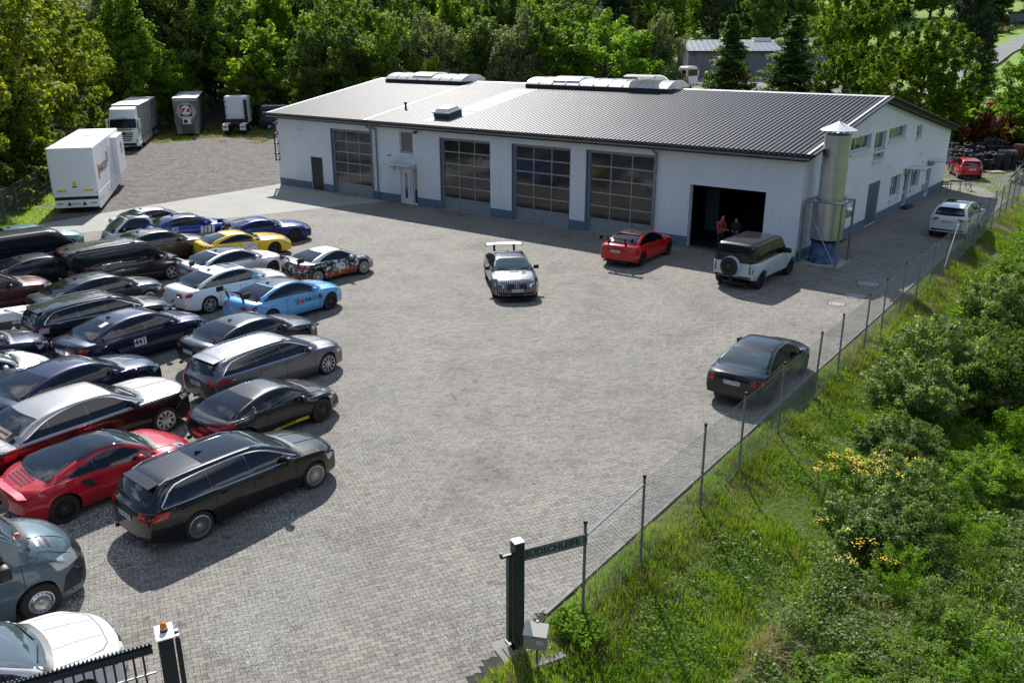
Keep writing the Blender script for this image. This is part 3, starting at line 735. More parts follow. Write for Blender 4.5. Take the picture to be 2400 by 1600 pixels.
COUPE2 = cartype(LUX, wb=2.95, rear=-2.55, front=2.45, W=1.86, R=.345, wr=.59, chrome=0, sill=.2,
    deck=[(-2.55, .88), (-2.48, 1.0), (-2.3, 1.04), (-1.9, 1.05), (0, 1.02), (1.0, 1.0), (1.5, .96), (2.05, .88), (2.3, .78), (2.45, .62)],
    gh=[(-2.05, 1.04), (-1.75, 1.12), (-1.3, 1.26), (-.8, 1.36), (-.3, 1.40), (.1, 1.385), (.4, 1.32), (.75, 1.17), (1.15, 1.0)],
    belt=[(-2.55, .86), (-2.3, .95), (-1.2, .96), (0, .94), (1.1, .92), (1.8, .85), (2.2, .74), (2.45, .6)], cuts=[-.85], doors=[(-.95, 0), (.90, .02)], handles=[-.75], mirror=.65, ws=(1.06, .34), rw=(-1.97, -1.0),
    head=SEDAN['head'], headside=[(2.05, .72), (2.25, .70), (2.25, .60), (2.1, .62)], grille=SEDAN['grille'], crease=SEDAN['crease'], hoodfront=2.2, bf=.3, fin=0)
VAN = cartype(WAGON, wb=3.23, rear=-2.62, front=2.45, W=1.92, R=.345, wr=.73, ms=1.25, lp=1.6, fil=.06, br=.10,
    deck=[(-2.62, 1.0), (-2.60, 1.02), (0, 1.05), (1.2, 1.13), (1.7, 1.08), (2.1, .98), (2.3, .86), (2.45, .62)],
    gh=[(-2.60, 1.06), (-2.575, 1.55), (-2.50, 1.82), (-2.35, 1.865), (-1.5, 1.89), (.3, 1.885), (.7, 1.82), (1.1, 1.55), (1.62, 1.12)],
    belt=[(-2.62, 1.0), (-2.3, 1.02), (0, 1.02), (1.2, 1.00), (1.8, .92), (2.2, .80), (2.45, .6)],
    cuts=[-1.15, .38], doors=[(-.95, 0), (.38, 0), (1.35, .02)], handles=[-.8, .55], mirror=1.12, ws=(1.50, .74), rg=(1.16, 1.72, .74, .66), spoiler=0, rails=(-2.2, .3), chrome=0, glassroof=None, finx=-2.2,
    tail=[[(.80, 1.15), (.93, 1.15), (.93, .75), (.80, .75)]], tailside=[(-2.58, 1.15), (-2.50, 1.15), (-2.50, .76), (-2.58, .74)], dlo=dict(pf=.12, pr=.12, drop=.20), head=[[(.55, .78), (.88, .86), (.9, .66), (.62, .62)]],
    headside=[(2.05, .80), (2.25, .74), (2.22, .64), (2.0, .68)], grille=[[(.0, .76), (.50, .76), (.46, .58), (.0, .56)]], crease=[((1.6, .45), (2.2, .38))], pz=.62, exhaust=0)
BUS = cartype(VAN, W=1.92, rear=-2.75, front=2.35, wb=3.40, gh=[(-2.73, 1.06), (-2.70, 1.60), (-2.62, 1.90), (-2.5, 1.945), (-1.5, 1.96), (.5, 1.96), (.85, 1.90), (1.25, 1.62), (1.68, 1.12)], ws=(1.56, .90), wr=.76, mirror=1.2, tailside=[(-2.71, 1.15), (-2.62, 1.15), (-2.62, .76), (-2.71, .74)], rails=None)
SPRINT = cartype(VAN, W=2.02, wb=3.65, rear=-3.0, front=2.85, R=.36, wr=.84, ms=1.5, bf=.42, bp=2.2, ag=.07, cuts=[.55], doors=[(.52, 0), (1.62, .02)], handles=[.7],
    deck=[(-3.0, 1.3), (-2.98, 1.32), (0, 1.3), (1.5, 1.46), (1.9, 1.42), (2.35, 1.28), (2.65, 1.06), (2.85, .70)],
    gh=[(-2.98, 1.4), (-2.96, 2.2), (-2.90, 2.55), (-2.7, 2.62), (.3, 2.62), (.65, 2.55), (1.0, 2.25), (1.4, 1.85), (1.86, 1.44)],
    belt=[(-3.0, 1.2), (0, 1.2), (1.3, 1.2), (1.9, 1.15), (2.4, .98), (2.85, .66)], mirror=1.30, ws=(1.74, .92), rg=(1.4, 2.2, .8, .75), rails=None, dlo=dict(x0=.0, pf=.12, pr=-.05, drop=.55),
    head=[[(.55, .98), (.90, 1.05), (.96, .82), (.66, .78)]], headside=[(2.25, 1.06), (2.62, .92), (2.58, .80), (2.36, .84)], grille=[[(.0, 1.0), (.52, 1.0), (.5, .74), (.0, .74)]], intake=[[(-.9, .62), (.9, .62), (.9, .30), (-.9, .30)]], crease=[((1.9, .45), (2.5, .40))], hoodfront=2.62,
    tailside=[(-2.97, 1.15), (-2.90, 1.15), (-2.90, .76), (-2.97, .74)])
DEF = cartype(VAN, wb=3.02, rear=-2.35, front=2.38, W=1.98, R=.39, ag=.06, wr=.80, flare=.045, lp=1.3, fil=.05, bf=.14, br=.04, bp=4, sill=.42, spoiler=0,
    bot=[(-2.35, .50), (-1.9, .42), (1.8, .42), (2.38, .48)],
    deck=[(-2.35, 1.18), (-2.33, 1.2), (0, 1.22), (1.1, 1.26), (2.0, 1.22), (2.28, 1.17), (2.38, 1.05)],
    gh=[(-2.33, 1.25), (-2.31, 1.6), (-2.26, 1.88), (-2.15, 1.945), (-1.0, 1.965), (.35, 1.955), (.52, 1.92), (.85, 1.55), (1.12, 1.26)],
    belt=[(-2.35, 1.16), (0, 1.17), (1.1, 1.17), (2.1, 1.14), (2.38, 1.0)], cuts=[-1.25, -.35, ], doors=[(-1.12, 0), (-.28, 0), (.90, .02)], handles=[-.9, .0], mirror=.72, ws=(1.04, .54), rg=(1.24, 1.82, .70, .66), rails=None, dlo=dict(pf=.10, pr=.10, drop=.11),
    head=[[(.58, 1.0), (.88, 1.0), (.88, .80), (.58, .80)]], headside=[(2.2, .98), (2.3, .98), (2.3, .85), (2.2, .85)], grille=[[(.0, .98), (.54, .98), (.54, .82), (.0, .82)]], tail=[[(.80, 1.14), (.90, 1.14), (.90, .82), (.80, .82)]], tailside=[(-2.34, 1.1), (-2.30, 1.1), (-2.30, .85), (-2.34, .85)],
    diff=[[(-.95, .62), (.95, .62), (.90, .46), (-.90, .46)]], pz=.58, prof=((0, .95), (.12, .97), (.4, .99), (.7, 1.0), (.9, .99), (1, .965)), fin=0, crease=[((1.2, .52), (2.2, .50))], hoodfront=2.2)
del DEF['tail']
CLASSIC = cartype(SEDAN, wb=2.83, rear=-2.45, front=2.33, W=1.80, R=.325, wr=.58,
    deck=[(-2.45, .86), (-2.40, 1.0), (-2.3, 1.03), (-1.8, 1.045), (0, 1.0), (.95, .99), (1.5, .94), (2.0, .86), (2.2, .78), (2.33, .62)],
    gh=[(-1.88, 1.04), (-1.65, 1.12), (-1.25, 1.27), (-.85, 1.375), (-.4, 1.415), (.05, 1.41), (.38, 1.35), (.7, 1.20), (1.08, .98)], cuts=[-1.28, -.18], doors=[(-1.05, 0), (-.16, 0), (.86, .02)], handles=[-.9, .0], ws=(.98, .36), rw=(-1.80, -.98), mirror=.62,
    belt=[(-2.45, .84), (-2.2, .95), (-1.2, .955), (0, .925), (1.0, .90), (1.7, .83), (2.15, .72), (2.33, .6)], glassroof=None, fin=0, exhaust=0, rwm='screen', tail=[[(.50, .90), (.88, .91), (.88, .74), (.56, .73)]], tailside=[(-2.42, .90), (-2.26, .90), (-2.28, .76), (-2.43, .75)], diff=[[(-.8, .38), (.8, .38), (.75, .30), (-.75, .30)]])
SUV = cartype(WAGON, wb=2.975, rear=-2.46, front=2.46, W=2.0, R=.375, ag=.05, wr=.66, sill=.34,
    deck=[(-2.46, 1.05), (-2.40, 1.18), (-2.3, 1.2), (0, 1.15), (1.0, 1.19), (1.6, 1.15), (2.1, 1.05), (2.32, .94), (2.46, .78)],
    gh=[(-2.38, 1.18), (-2.28, 1.36), (-2.08, 1.58), (-1.95, 1.66), (-1.7, 1.70), (-1.0, 1.735), (-.3, 1.745), (.1, 1.72), (.45, 1.64), (.85, 1.42), (1.25, 1.18)],
    belt=[(-2.46, 1.02), (-2.2, 1.13), (-1.2, 1.13), (0, 1.09), (1.1, 1.07), (1.8, 1.02), (2.25, .9), (2.46, .76)], cuts=[-1.15, -.12], rg=(1.24, 1.60, .72, .62), sz=1.67, sx=-2.18, ws=(1.14, .42), rails=(-1.95, .25), chrome=0,
    tail=[[(.42, 1.10), (.96, 1.12), (.97, .96), (.60, .94)]], tailside=[(-2.42, 1.10), (-2.10, 1.06), (-2.2, .97), (-2.44, .95)], head=[[(.5, .90), (.92, .96), (.95, .80), (.62, .78)]], headside=[(2.05, .92), (2.3, .88), (2.3, .78), (2.15, .8)],
    glassroof=(-1.2, .3), pz=.88, diff=[[(-.9, .52), (.9, .52), (.8, .36), (-.8, .36)]], grille=[[(.03, .92), (.38, .94), (.38, .70), (.03, .70)]])
HATCH = cartype(WAGON, wb=2.50, rear=-1.98, front=2.05, W=1.70, R=.30, wr=.55, chrome=0, rails=None,
    deck=[(-1.98, .88), (-1.92, .98), (0, 1.0), (.85, 1.02), (1.3, .97), (1.7, .87), (1.92, .76), (2.05, .62)],
    gh=[(-1.92, .98), (-1.82, 1.12), (-1.62, 1.33), (-1.45, 1.41), (-1.0, 1.455), (-.3, 1.465), (.05, 1.44), (.35, 1.36), (.7, 1.18), (1.05, 1.0)],
    belt=[(-1.98, .86), (-1.7, .96), (-1.0, .97), (0, .94), (.9, .91), (1.5, .82), (1.9, .70), (2.05, .6)], cuts=[-.92, -.15], doors=[(-1.0, .0), (-.12, 0), (.78, .02)], handles=[-.78, .05], mirror=.55, ws=(.95, .28), rg=(1.04, 1.33, .62, .53), sz=1.40, sx=-1.78,
    tail=[[(.52, .98), (.84, 1.0), (.84, .82), (.60, .82)]], tailside=[(-1.94, .98), (-1.72, .94), (-1.76, .84), (-1.95, .82)], headside=[(1.7, .76), (1.88, .74), (1.88, .62), (1.75, .66)], glassroof=None, crease=[((1.1, .3), (1.8, .25))], hoodfront=1.8)
SMART = cartype(HATCH, wb=1.81, rear=-1.28, front=1.24, W=1.52, R=.28, wr=.55,
    deck=[(-1.28, .9), (-1.24, 1.0), (0, .98), (.72, 1.0), (.95, .92), (1.12, .8), (1.24, .6)],
    gh=[(-1.24, 1.02), (-1.15, 1.30), (-1.0, 1.46), (-.7, 1.52), (-.2, 1.54), (.1, 1.50), (.45, 1.28), (.88, .98)],
    belt=[(-1.28, .88), (-.9, .98), (0, .92), (.7, .86), (1.0, .78), (1.24, .58)], cuts=[-.45], doors=[(-.45, 0), (.55, .02)], handles=[-.3], mirror=.42, ws=(.80, .10), rg=(1.08, 1.38, .52, .48), sz=1.46, sx=-1.20, crease=[((.8, .3), (1.0, .28))],
    tail=[[(.5, .98), (.72, .98), (.72, .8), (.5, .8)]], tailside=[(-1.25, .98), (-1.12, .96), (-1.12, .84), (-1.26, .82)], head=[[(.42, .78), (.66, .84), (.7, .66), (.46, .64)]], headside=[(.9, .8), (1.05, .78), (1.05, .66), (.95, .68)], hoodfront=1.05, grille=[[(.0, .66), (.3, .66), (.3, .54), (.0, .54)]])
CARS = {}
def ctype(n, T):
    if n not in CARS: CARS[n] = make_type(T)
    return CARS[n]
# ------------------------------------------------------------------ ground
from mathutils import noise as mn
def cn(x, y, s=1.0, o=0.0): return mn.noise(Vector((x * s + o, y * s - o, o * .37)))
FX, FY = 1.28, 13.19; FA = R(53.7); FN = (math.sin(FA), -math.cos(FA)); FD = (math.cos(FA), math.sin(FA))
def fs(x, y): return (x - FX) * FN[0] + (y - FY) * FN[1]       # distance right of the wire fence
def ft(x, y): return (x - FX) * FD[0] + (y - FY) * FD[1]
HILL = Spl([(-50, 0), (108, 0), (132, 2.4), (150, 3.0), (220, 9.5), (300, 19), (450, 40), (700, 60)])
LEFTF = [(-29.0, 47.0), (-30.45, 53.9), (-31.9, 58.9), (-35.2, 70.5), (-39.3, 84.5), (-44.5, 102), (-46.5, 109.5)]
def leftx(y):
    for (xa, ya), (xb, yb) in zip(LEFTF[:-1], LEFTF[1:]):
        if y <= yb: return lerp(xa, xb, (y - ya) / (yb - ya))
    return LEFTF[-1][0]
def tz(x, y):
    z = -.02
    s = fs(x, y)
    if s > -.5:
        z = -.02 - .36 * min(max(0, s + .15), 3.6) - .04 * max(0, min(10, s - 3.6))
        z += .10 * cn(x, y, .8, 3) * min(1, max(0, s))
        z *= 1 - sstep(58, 72, y)
    if y > 100: z += HILL(y + .12 * x) + .25 * cn(x, y, .06, 9)
    if x < -60 and y < 200: z += .02 * (-60 - x)
    if y < -22: z += min(42, .42 * (-22 - y))  # unseen hills added behind the camera, so car sides reflect dark
    e = abs(x) - 135
    if e > 0 and y < 150: z += min(38, .35 * e)  # more added hills out of view at both sides, for dark reflections
    lx = leftx(y) - .3
    if x < lx and y > 40: z -= 0 if False else -.10 * min(6, lx - x) * .6
    return z
xs_ = [-520, -420, -340, -280, -230, -190, -160, -135, -115, -100, -88, -78, -70, -64] + [i * 1.0 for i in range(-60, 61)] + [64, 70, 78, 88, 100, 115, 135, 160, 190, 230, 280, 340, 420, 520]
ys_ = [-420, -300, -210, -150, -110, -80, -60, -45, -34, -25, -18, -10, -3] + [i * 1.0 for i in range(0, 126)] + [128, 132, 137, 143, 150, 158, 167, 177, 188, 200, 214, 230, 248, 270, 295, 325, 360, 400, 450, 520, 620]
def gmask(x, y):
    """(gravel, meadow, asphalt, litter)"""
    g = m = a = f = 0.0
    if y < -12 or (abs(x) > 110 and y < 130): return 0, -1, 0, 0  # negative meadow value marks the added hills out of view
    if leftx(y) + .8 < x < 12 and 44 < y < 109:
        g = min(sstep(leftx(y) + .8, leftx(y) + 3.5, x), 1 - sstep(90, 101, y + 4 * cn(x, y, .15, 5)))
    if -1.2 < fs(x, y) < 1.0: f = max(f, .8 * (1 - abs(fs(x, y) - .1) / 1.1))
    if 26 < x < 46 and 56 < y < 80 and fs(x, y) < 1: g = max(g, .65 * (1 - sstep(.4, 1.2, fs(x, y)))); 
    if 14 < x < 60 and 132 < y < 159: a = sstep(132, 136, y) * (1 - sstep(58, 62, x))
    if x > 30 and 166 < y < 330: m = sstep(166, 172, y)
    if x > 60 and y > 95: m = max(m, sstep(95, 110, y))
    if (x < -5 and y > 109) or (x < leftx(y) - 1 and y > 30): f = max(f, .9)
    if x < 60 and y > 88 and y < 131 and x > 5: f = max(f, .5)
    return g, m, a, f
V, Fc_ = [], []; cols = []
for y in ys_:
    for x in xs_: V.append((x, y, tz(x, y))); cols.append(gmask(x, y))
nx_ = len(xs_)
for j in range(len(ys_) - 1):
    for i in range(nx_ - 1): Fc_.append((j*nx_+i, j*nx_+i+1, (j+1)*nx_+i+1, (j+1)*nx_+i))
mg = mat('ground_soil_grass_gravel', (.1, .1, .05), .95)
_at = N(mg, 'ShaderNodeAttribute', attribute_name='mask'); _sp = N(mg, 'ShaderNodeSeparateColor'); L(mg, _at.outputs['Color'], _sp.inputs[0])
_al = _at.outputs['Alpha']
def thr(m, a, nse, w=.18):
    s = mth(m, 'ADD', a, mth(m, 'MULTIPLY', mth(m, 'SUBTRACT', nse, .5), .9)); return mth(m, 'MULTIPLY', mth(m, 'SUBTRACT', s, .5 - w), 1 / (2 * w), True)
_n1 = noise(mg, .35, 6, .65); _n2 = noise(mg, 5.0, 6, .7); _n3 = noise(mg, 22, 4, .7); _n4 = noise(mg, .9, 8, .7)
grass_c = ramp(mg, _n2, [(.25, (.05, .075, .014)), (.5, (.095, .13, .026)), (.75, (.16, .17, .055))])
mead_c = ramp(mg, _n1, [(.3, (.13, .24, .022)), (.6, (.18, .29, .03)), (.8, (.22, .30, .05))])
grav_c = mixc(mg, .75, ramp(mg, _n3, [(.3, (.09, .085, .08)), (.55, (.21, .20, .19)), (.75, (.36, .35, .33))]), ramp(mg, _n4, [(.3, (.40, .33, .29)), (.55, (.85, .82, .78)), (.8, (.75, .66, .50))]), 'MULTIPLY')
grav_c = mixc(mg, .6, grav_c, ramp(mg, _n4, [(.36, (.038, .030, .027)), (.47, (.078, .071, .066)), (.60, (.118, .112, .107)), (.75, (.10, .082, .062))]))
_n5 = noise(mg, 3.2, 5, .75); grav_c = mixc(mg, 1.0, grav_c, ramp(mg, _n5, [(.34, (.40, .39, .38)), (.5, (.95, .95, .95)), (.66, (1.6, 1.58, 1.55))]), 'MULTIPLY')
asp_c = ramp(mg, _n3, [(.3, (.16, .155, .15)), (.7, (.25, .245, .235))])
lit_c = ramp(mg, _n2, [(.3, (.045, .035, .02)), (.55, (.11, .085, .05)), (.8, (.24, .19, .11))])
c = mixc(mg, thr(mg, _sp.outputs[1], _n1, .05), grass_c, mead_c); c = mixc(mg, mth(mg, 'LESS_THAN', _sp.outputs[1], -.4), c, (.012, .020, .008))  # near-black green keeps the added hills dark in reflections
c = mixc(mg, thr(mg, _al, _n4, .25), c, lit_c)
c = mixc(mg, thr(mg, _sp.outputs[0], _n4, .16), c, grav_c)
c = mixc(mg, thr(mg, _sp.outputs[2], _n1, .05), c, asp_c)
L(mg, c, B(mg).inputs['Base Color']); bump(mg, _n3, .6, .05)
me = bpy.data.meshes.new('ground'); me.from_pydata(V, [], Fc_); me.materials.append(mg)
ca = me.color_attributes.new('mask', 'FLOAT_COLOR', 'POINT'); ca.data.foreach_set('color', [v for q in cols for v in q])
me.polygons.foreach_set('use_smooth', [True] * len(Fc_)); tag(link('ground', me), kind='structure')
# ---- block paving ---------------------------------------------------------
PA = R(25.0); PL, PD, PW = .197, .126, .030       # row direction, block length, row pitch, wave height
def pav_color(m, joints=False):
    g = N(m, 'ShaderNodeNewGeometry'); pos = g.outputs['Position']
    n1 = noise(m, .45, 6, .62, pos); n2 = noise(m, 7.5, 2, .5, pos); n3 = noise(m, 60, 4, .7, pos); n4 = noise(m, 1.9, 7, .7, pos, .6)
    base = ramp(m, n2, [(.30, (.170, .158, .152)), (.48, (.228, .219, .198)), (.62, (.250, .241, .212)), (.75, (.200, .186, .182))])
    c = mixc(m, 1.0, base, ramp(m, n1, [(.30, (.66, .64, .62)), (.45, (.90, .89, .87)), (.7, (1.08, 1.07, 1.03))]), 'MULTIPLY')
    c = mixc(m, 1.0, c, ramp(m, n4, [(.26, (.50, .48, .46)), (.40, (1, 1, 1))]), 'MULTIPLY')
    n6 = noise(m, 1.1, 3, .5, pos); n7 = noise(m, 4.3, 4, .6, pos)
    c = mixc(m, 1.0, c, ramp(m, mth(m, 'MULTIPLY', n6, n7), [(.36, (1, 1, 1)), (.43, (.60, .58, .56))]), 'MULTIPLY')
    c = mixc(m, 1.0, c, ramp(m, n3, [(.30, (.80, .80, .79)), (.6, (1.08, 1.07, 1.06))]), 'MULTIPLY')
    at = N(m, 'ShaderNodeAttribute', attribute_name='rnd')
    return c, pos, n3
mp = mat('concrete_block_paving', (.3, .28, .26), .85); c, pos, n3 = pav_color(mp)
_a = N(mp, 'ShaderNodeAttribute', attribute_name='rnd'); c = mixc(mp, 1.0, c, ramp(mp, _a.outputs['Fac'], [(0, (.80, .775, .775)), (.5, (1, 1, 1)), (1, (1.10, 1.10, 1.06))]), 'MULTIPLY')
L(mp, c, B(mp).inputs['Base Color']); bump(mp, n3, .25, .004)
# the same blocks where they are too far away to be built one by one
mf = mat('concrete_block_paving_far', (.3, .28, .26), .85); c, pos, n3 = pav_color(mf)
mpg = N(mf, 'ShaderNodeMapping', vector_type='POINT'); L(mf, pos, mpg.inputs[0]); mpg.inputs['Rotation'].default_value = (0, 0, -PA)
sx = N(mf, 'ShaderNodeSeparateXYZ'); L(mf, mpg.outputs[0], sx.inputs[0])
u = mth(mf, 'DIVIDE', sx.outputs[0], PL); v = mth(mf, 'DIVIDE', sx.outputs[1], PD)
k = mth(mf, 'ROUND', v); ph = mth(mf, 'MULTIPLY', k, .5)
tri = mth(mf, 'ABSOLUTE', mth(mf, 'SUBTRACT', mth(mf, 'FRACT', mth(mf, 'SUBTRACT', u, ph)), .5))
wv = mth(mf, 'MULTIPLY', mth(mf, 'SUBTRACT', tri, .25), 2 * PW / PD)
dl = mth(mf, 'ABSOLUTE', mth(mf, 'SUBTRACT', mth(mf, 'SUBTRACT', v, k), wv))
rw_ = mth(mf, 'FLOOR', v); uu = mth(mf, 'FRACT', mth(mf, 'SUBTRACT', u, mth(mf, 'MULTIPLY', rw_, .5)))
dj = mth(mf, 'MINIMUM', uu, mth(mf, 'SUBTRACT', 1.0, uu))
l1 = mth(mf, 'LESS_THAN', dl, .07); l2 = mth(mf, 'LESS_THAN', dj, .045); ln = mth(mf, 'MAXIMUM', l1, l2)
wnz = N(mf, 'ShaderNodeTexWhiteNoise', noise_dimensions='2D'); cb_ = N(mf, 'ShaderNodeCombineXYZ'); L(mf, rw_, cb_.inputs[1]); L(mf, mth(mf, 'FLOOR', mth(mf, 'SUBTRACT', u, mth(mf, 'MULTIPLY', rw_, .5))), cb_.inputs[0]); L(mf, cb_.outputs[0], wnz.inputs[0])
c = mixc(mf, 1.0, c, ramp(mf, wnz.outputs[0], [(0, (.80, .775, .775)), (.5, (1, 1, 1)), (1, (1.10, 1.10, 1.06))]), 'MULTIPLY')
c = mixc(mf, ln, c, (.055, .05, .042)); L(mf, c, B(mf).inputs['Base Color'])
mj = worn('joint_sand', (.035, .032, .027), .95, .3, 6)
# lighter paving in the back left
ml = mat('light_concrete_paving', (.4, .4, .38), .85); g = N(ml, 'ShaderNodeNewGeometry'); mq = N(ml, 'ShaderNodeMapping'); L(ml, g.outputs['Position'], mq.inputs[0]); mq.inputs['Rotation'].default_value = (0, 0, R(38)); 
bt = N(ml, 'ShaderNodeTexBrick', offset=.5); L(ml, mq.outputs[0], bt.inputs[0]); bt.inputs['Scale'].default_value = 1; bt.inputs['Brick Width'].default_value = .30; bt.inputs['Row Height'].default_value = .20; bt.inputs['Mortar Size'].default_value = .012
bt.inputs['Color1'].default_value = (.37, .365, .335, 1); bt.inputs['Color2'].default_value = (.335, .33, .305, 1); bt.inputs['Mortar'].default_value = (.14, .135, .12, 1)
c = mixc(ml, 1.0, bt.outputs['Color'], ramp(ml, noise(ml, .5, 6, .6, g.outputs['Position']), [(.3, (.86, .86, .85)), (.7, (1.06, 1.06, 1.05))]), 'MULTIPLY'); L(ml, c, B(ml).inputs['Base Color'])
def kerb(t): return (FX + FD[0] * t - FN[0] * .68, FY + FD[1] * t - FN[1] * .68)
BX, BY = 13.30, 39.77; BT = R(-38.02); bex = (math.cos(BT), math.sin(BT)); bey = (-math.sin(BT), math.cos(BT))
def bw(x, y): return (BX + bex[0]*x + bey[0]*y, BY + bex[1]*x + bey[1]*y)
YS = 45.0                                   # blocks are built one by one up to here
tt = (YS - kerb(0)[1]) / FD[1]
def in_poly(x, y, P):
    c = False; n = len(P)
    for i in range(n):
        (xa, ya), (xb, yb) = P[i], P[(i + 1) % n]
        if (ya > y) != (yb > y) and x < (xb - xa) * (y - ya) / (yb - ya) + xa: c = not c
    return c
near_poly = [(-28, YS), (-28, 4), (-.1, 4), (-.05, 12.1), (.30, 12.4), kerb(0), kerb(tt)]
far_polys = [[kerb(tt), kerb(53.5), bw(2.2, 30.2), bw(-.3, 29.4), bw(-.3, 6.4)], [bw(-8.1, .3), bw(-28, .3), (-12.6, 59.6), (-17.7, 50.6), (-26.0, 45.0)]]
light_poly = [bw(-27.0, .3), bw(-38.5, .3), (-24.9, 52.15), (-28.6, 46.2), (-28, 43.9), (-17.4, 50.2)]
pv = empty('paved_yard', (0, 0, 0)); pv['kind'] = 'structure'
def flat(name, poly, z, m, parent=None, zb=None):
    mb = MB(); mb.prism(poly, z - .05 if zb is None else zb, z, 0); return mb.obj(name, [m], parent)
tag(flat('joint_bed', near_poly, -.006, mj, pv), kind='structure')
for fp_ in far_polys: tag(flat('far_paving', fp_, .0, mf, pv), kind='structure')
tag(flat('light_paving', light_poly, .004, ml, pv), kind='structure')
cP, sP = math.cos(PA), math.sin(PA)
def brick_shape(h, j=.0026, full=True):
    """outline of a bone shaped block around 0,0 ; h = parity handled by shape symmetry"""
    a = PW; Lh = PL / 2 - .0042; D = PD / 2 - .0042
    xs = [-Lh, -PL * .25, 0, PL * .25, Lh] if False else [-Lh, -PL*.33, -PL*.17, PL*.17, PL*.33, Lh]
    up = [a, a, -a, -a, a, a]
    top = [(x, D + w * .5) for x, w in zip(xs, up)]; bot = [(x, -D - w * .5) for x, w in zip(xs, up)]
    return bot, top
bot_, top_ = brick_shape(0)
def brick_arrays(cx, cy, rng, sides):
    """vectorised blocks, centre arrays -> V,F"""
    n = len(cx); B2 = np.array(bot_ + top_); k = 6
    ang = PA + rng.normal(0, .006, n); ca, sa = np.cos(ang), np.sin(ang)
    X = cx[:, None] + B2[None, :, 0] * ca[:, None] - B2[None, :, 1] * sa[:, None]; Y = cy[:, None] + B2[None, :, 0] * sa[:, None] + B2[None, :, 1] * ca[:, None]
    z = rng.uniform(0, .0010, n)[:, None] + (B2[None, :, 0] * rng.normal(0, .003, n)[:, None] + B2[None, :, 1] * rng.normal(0, .003, n)[:, None])
    tv = np.stack([X, Y, z + .001], -1)
    quads = [[i, i+1, k+i+1, k+i] for i in range(k - 1)]
    if not sides:
        return tv.reshape(-1, 3), (np.array(quads)[None] + (np.arange(n) * 12)[:, None, None]).reshape(-1, 4)
    bv = tv.copy(); bv[..., 2] = -.010
    loop = list(range(k)) + list(range(2*k - 1, k - 1, -1)); V_ = np.concatenate([tv, bv], 1)
    q2 = quads + [[loop[i], loop[i] + 12, loop[(i+1) % 12] + 12, loop[(i+1) % 12]] for i in range(12)]
    return V_.reshape(-1, 3), (np.array(q2)[None] + (np.arange(n) * 24)[:, None, None]).reshape(-1, 4)
def bld_in(x, y):
    dx, dy = x - BX, y - BY; return dx * bex[0] + dy * bex[1] < .3 and dx * bey[0] + dy * bey[1] > -.05
cs = []
for r in range(-40, 480):
    for q in range(-160, 330):
        lx, ly = (q + .5 * (r % 2)) * PL, r * PD
        x, y = lx * cP - ly * sP, lx * sP + ly * cP
        if y < 4 or y > YS or abs(x) > .63 * y + 2.2 or fs(x, y) > -.70: continue
        if x > -.18 and y < 12.6: continue
        if x < -28 or (y > 38 and bld_in(x, y)) or (y > 43 and in_poly(x, y, light_poly)): continue
        cs.append((x, y))
cs = np.array(cs); dist = np.hypot(cs[:, 0], cs[:, 1])
vis = (cs[:, 1] > 11.9) & (np.abs(cs[:, 0]) < .585 * (cs[:, 1] * .945 + 3.2)); hid = np.zeros(len(cs), bool)
for (cx_, cy_, rr) in ((-8.3, 10.4, 2.9), (-10.4, 12.6, 3.0), (-6.2, 17.5, 2.6), (-9.5, 18, 2.4)): hid |= np.hypot(cs[:, 0] - cx_, cs[:, 1] - cy_) < rr
score = np.where(vis & ~hid, dist, 1e9); order = np.argsort(score); near_i = order[:300]; rest = order[300:]
rng = np.random.default_rng(5)
variants = []
for k in range(10):
    Vb, Fb = brick_arrays(np.zeros(1), np.zeros(1), rng, True)
    a_ = PA; variants.append(npmesh('paver', Vb, Fb, [mp], attr=np.full(len(Fb), rng.random())))
for i in near_i:
    o = bpy.data.objects.new('paver', variants[int(rng.integers(10))]); COL.objects.link(o); o.parent = pv; o.location = (cs[i, 0], cs[i, 1], 0)
rn = rest[dist[rest] < 21]; rf = rest[dist[rest] >= 21]; print('blocks', len(cs))
for nm, idx, sd in (('near', rn, True), ('far', rf, False)):
    Vb, Fb = brick_arrays(cs[idx, 0], cs[idx, 1], rng, sd); per = 17 if sd else 5
    if nm == 'near': VN, FN_, RN = Vb, Fb, np.repeat(rng.random(len(idx)), per)
    else: VF, FF_, RF = Vb, Fb, np.repeat(rng.random(len(idx)), per)
me = npmesh('paver_field', np.concatenate([VN, VF]), np.concatenate([FN_, FF_ + len(VN)]), [mp], attr=np.concatenate([RN, RF]))
tag(link('paver', me, pv), kind='stuff')
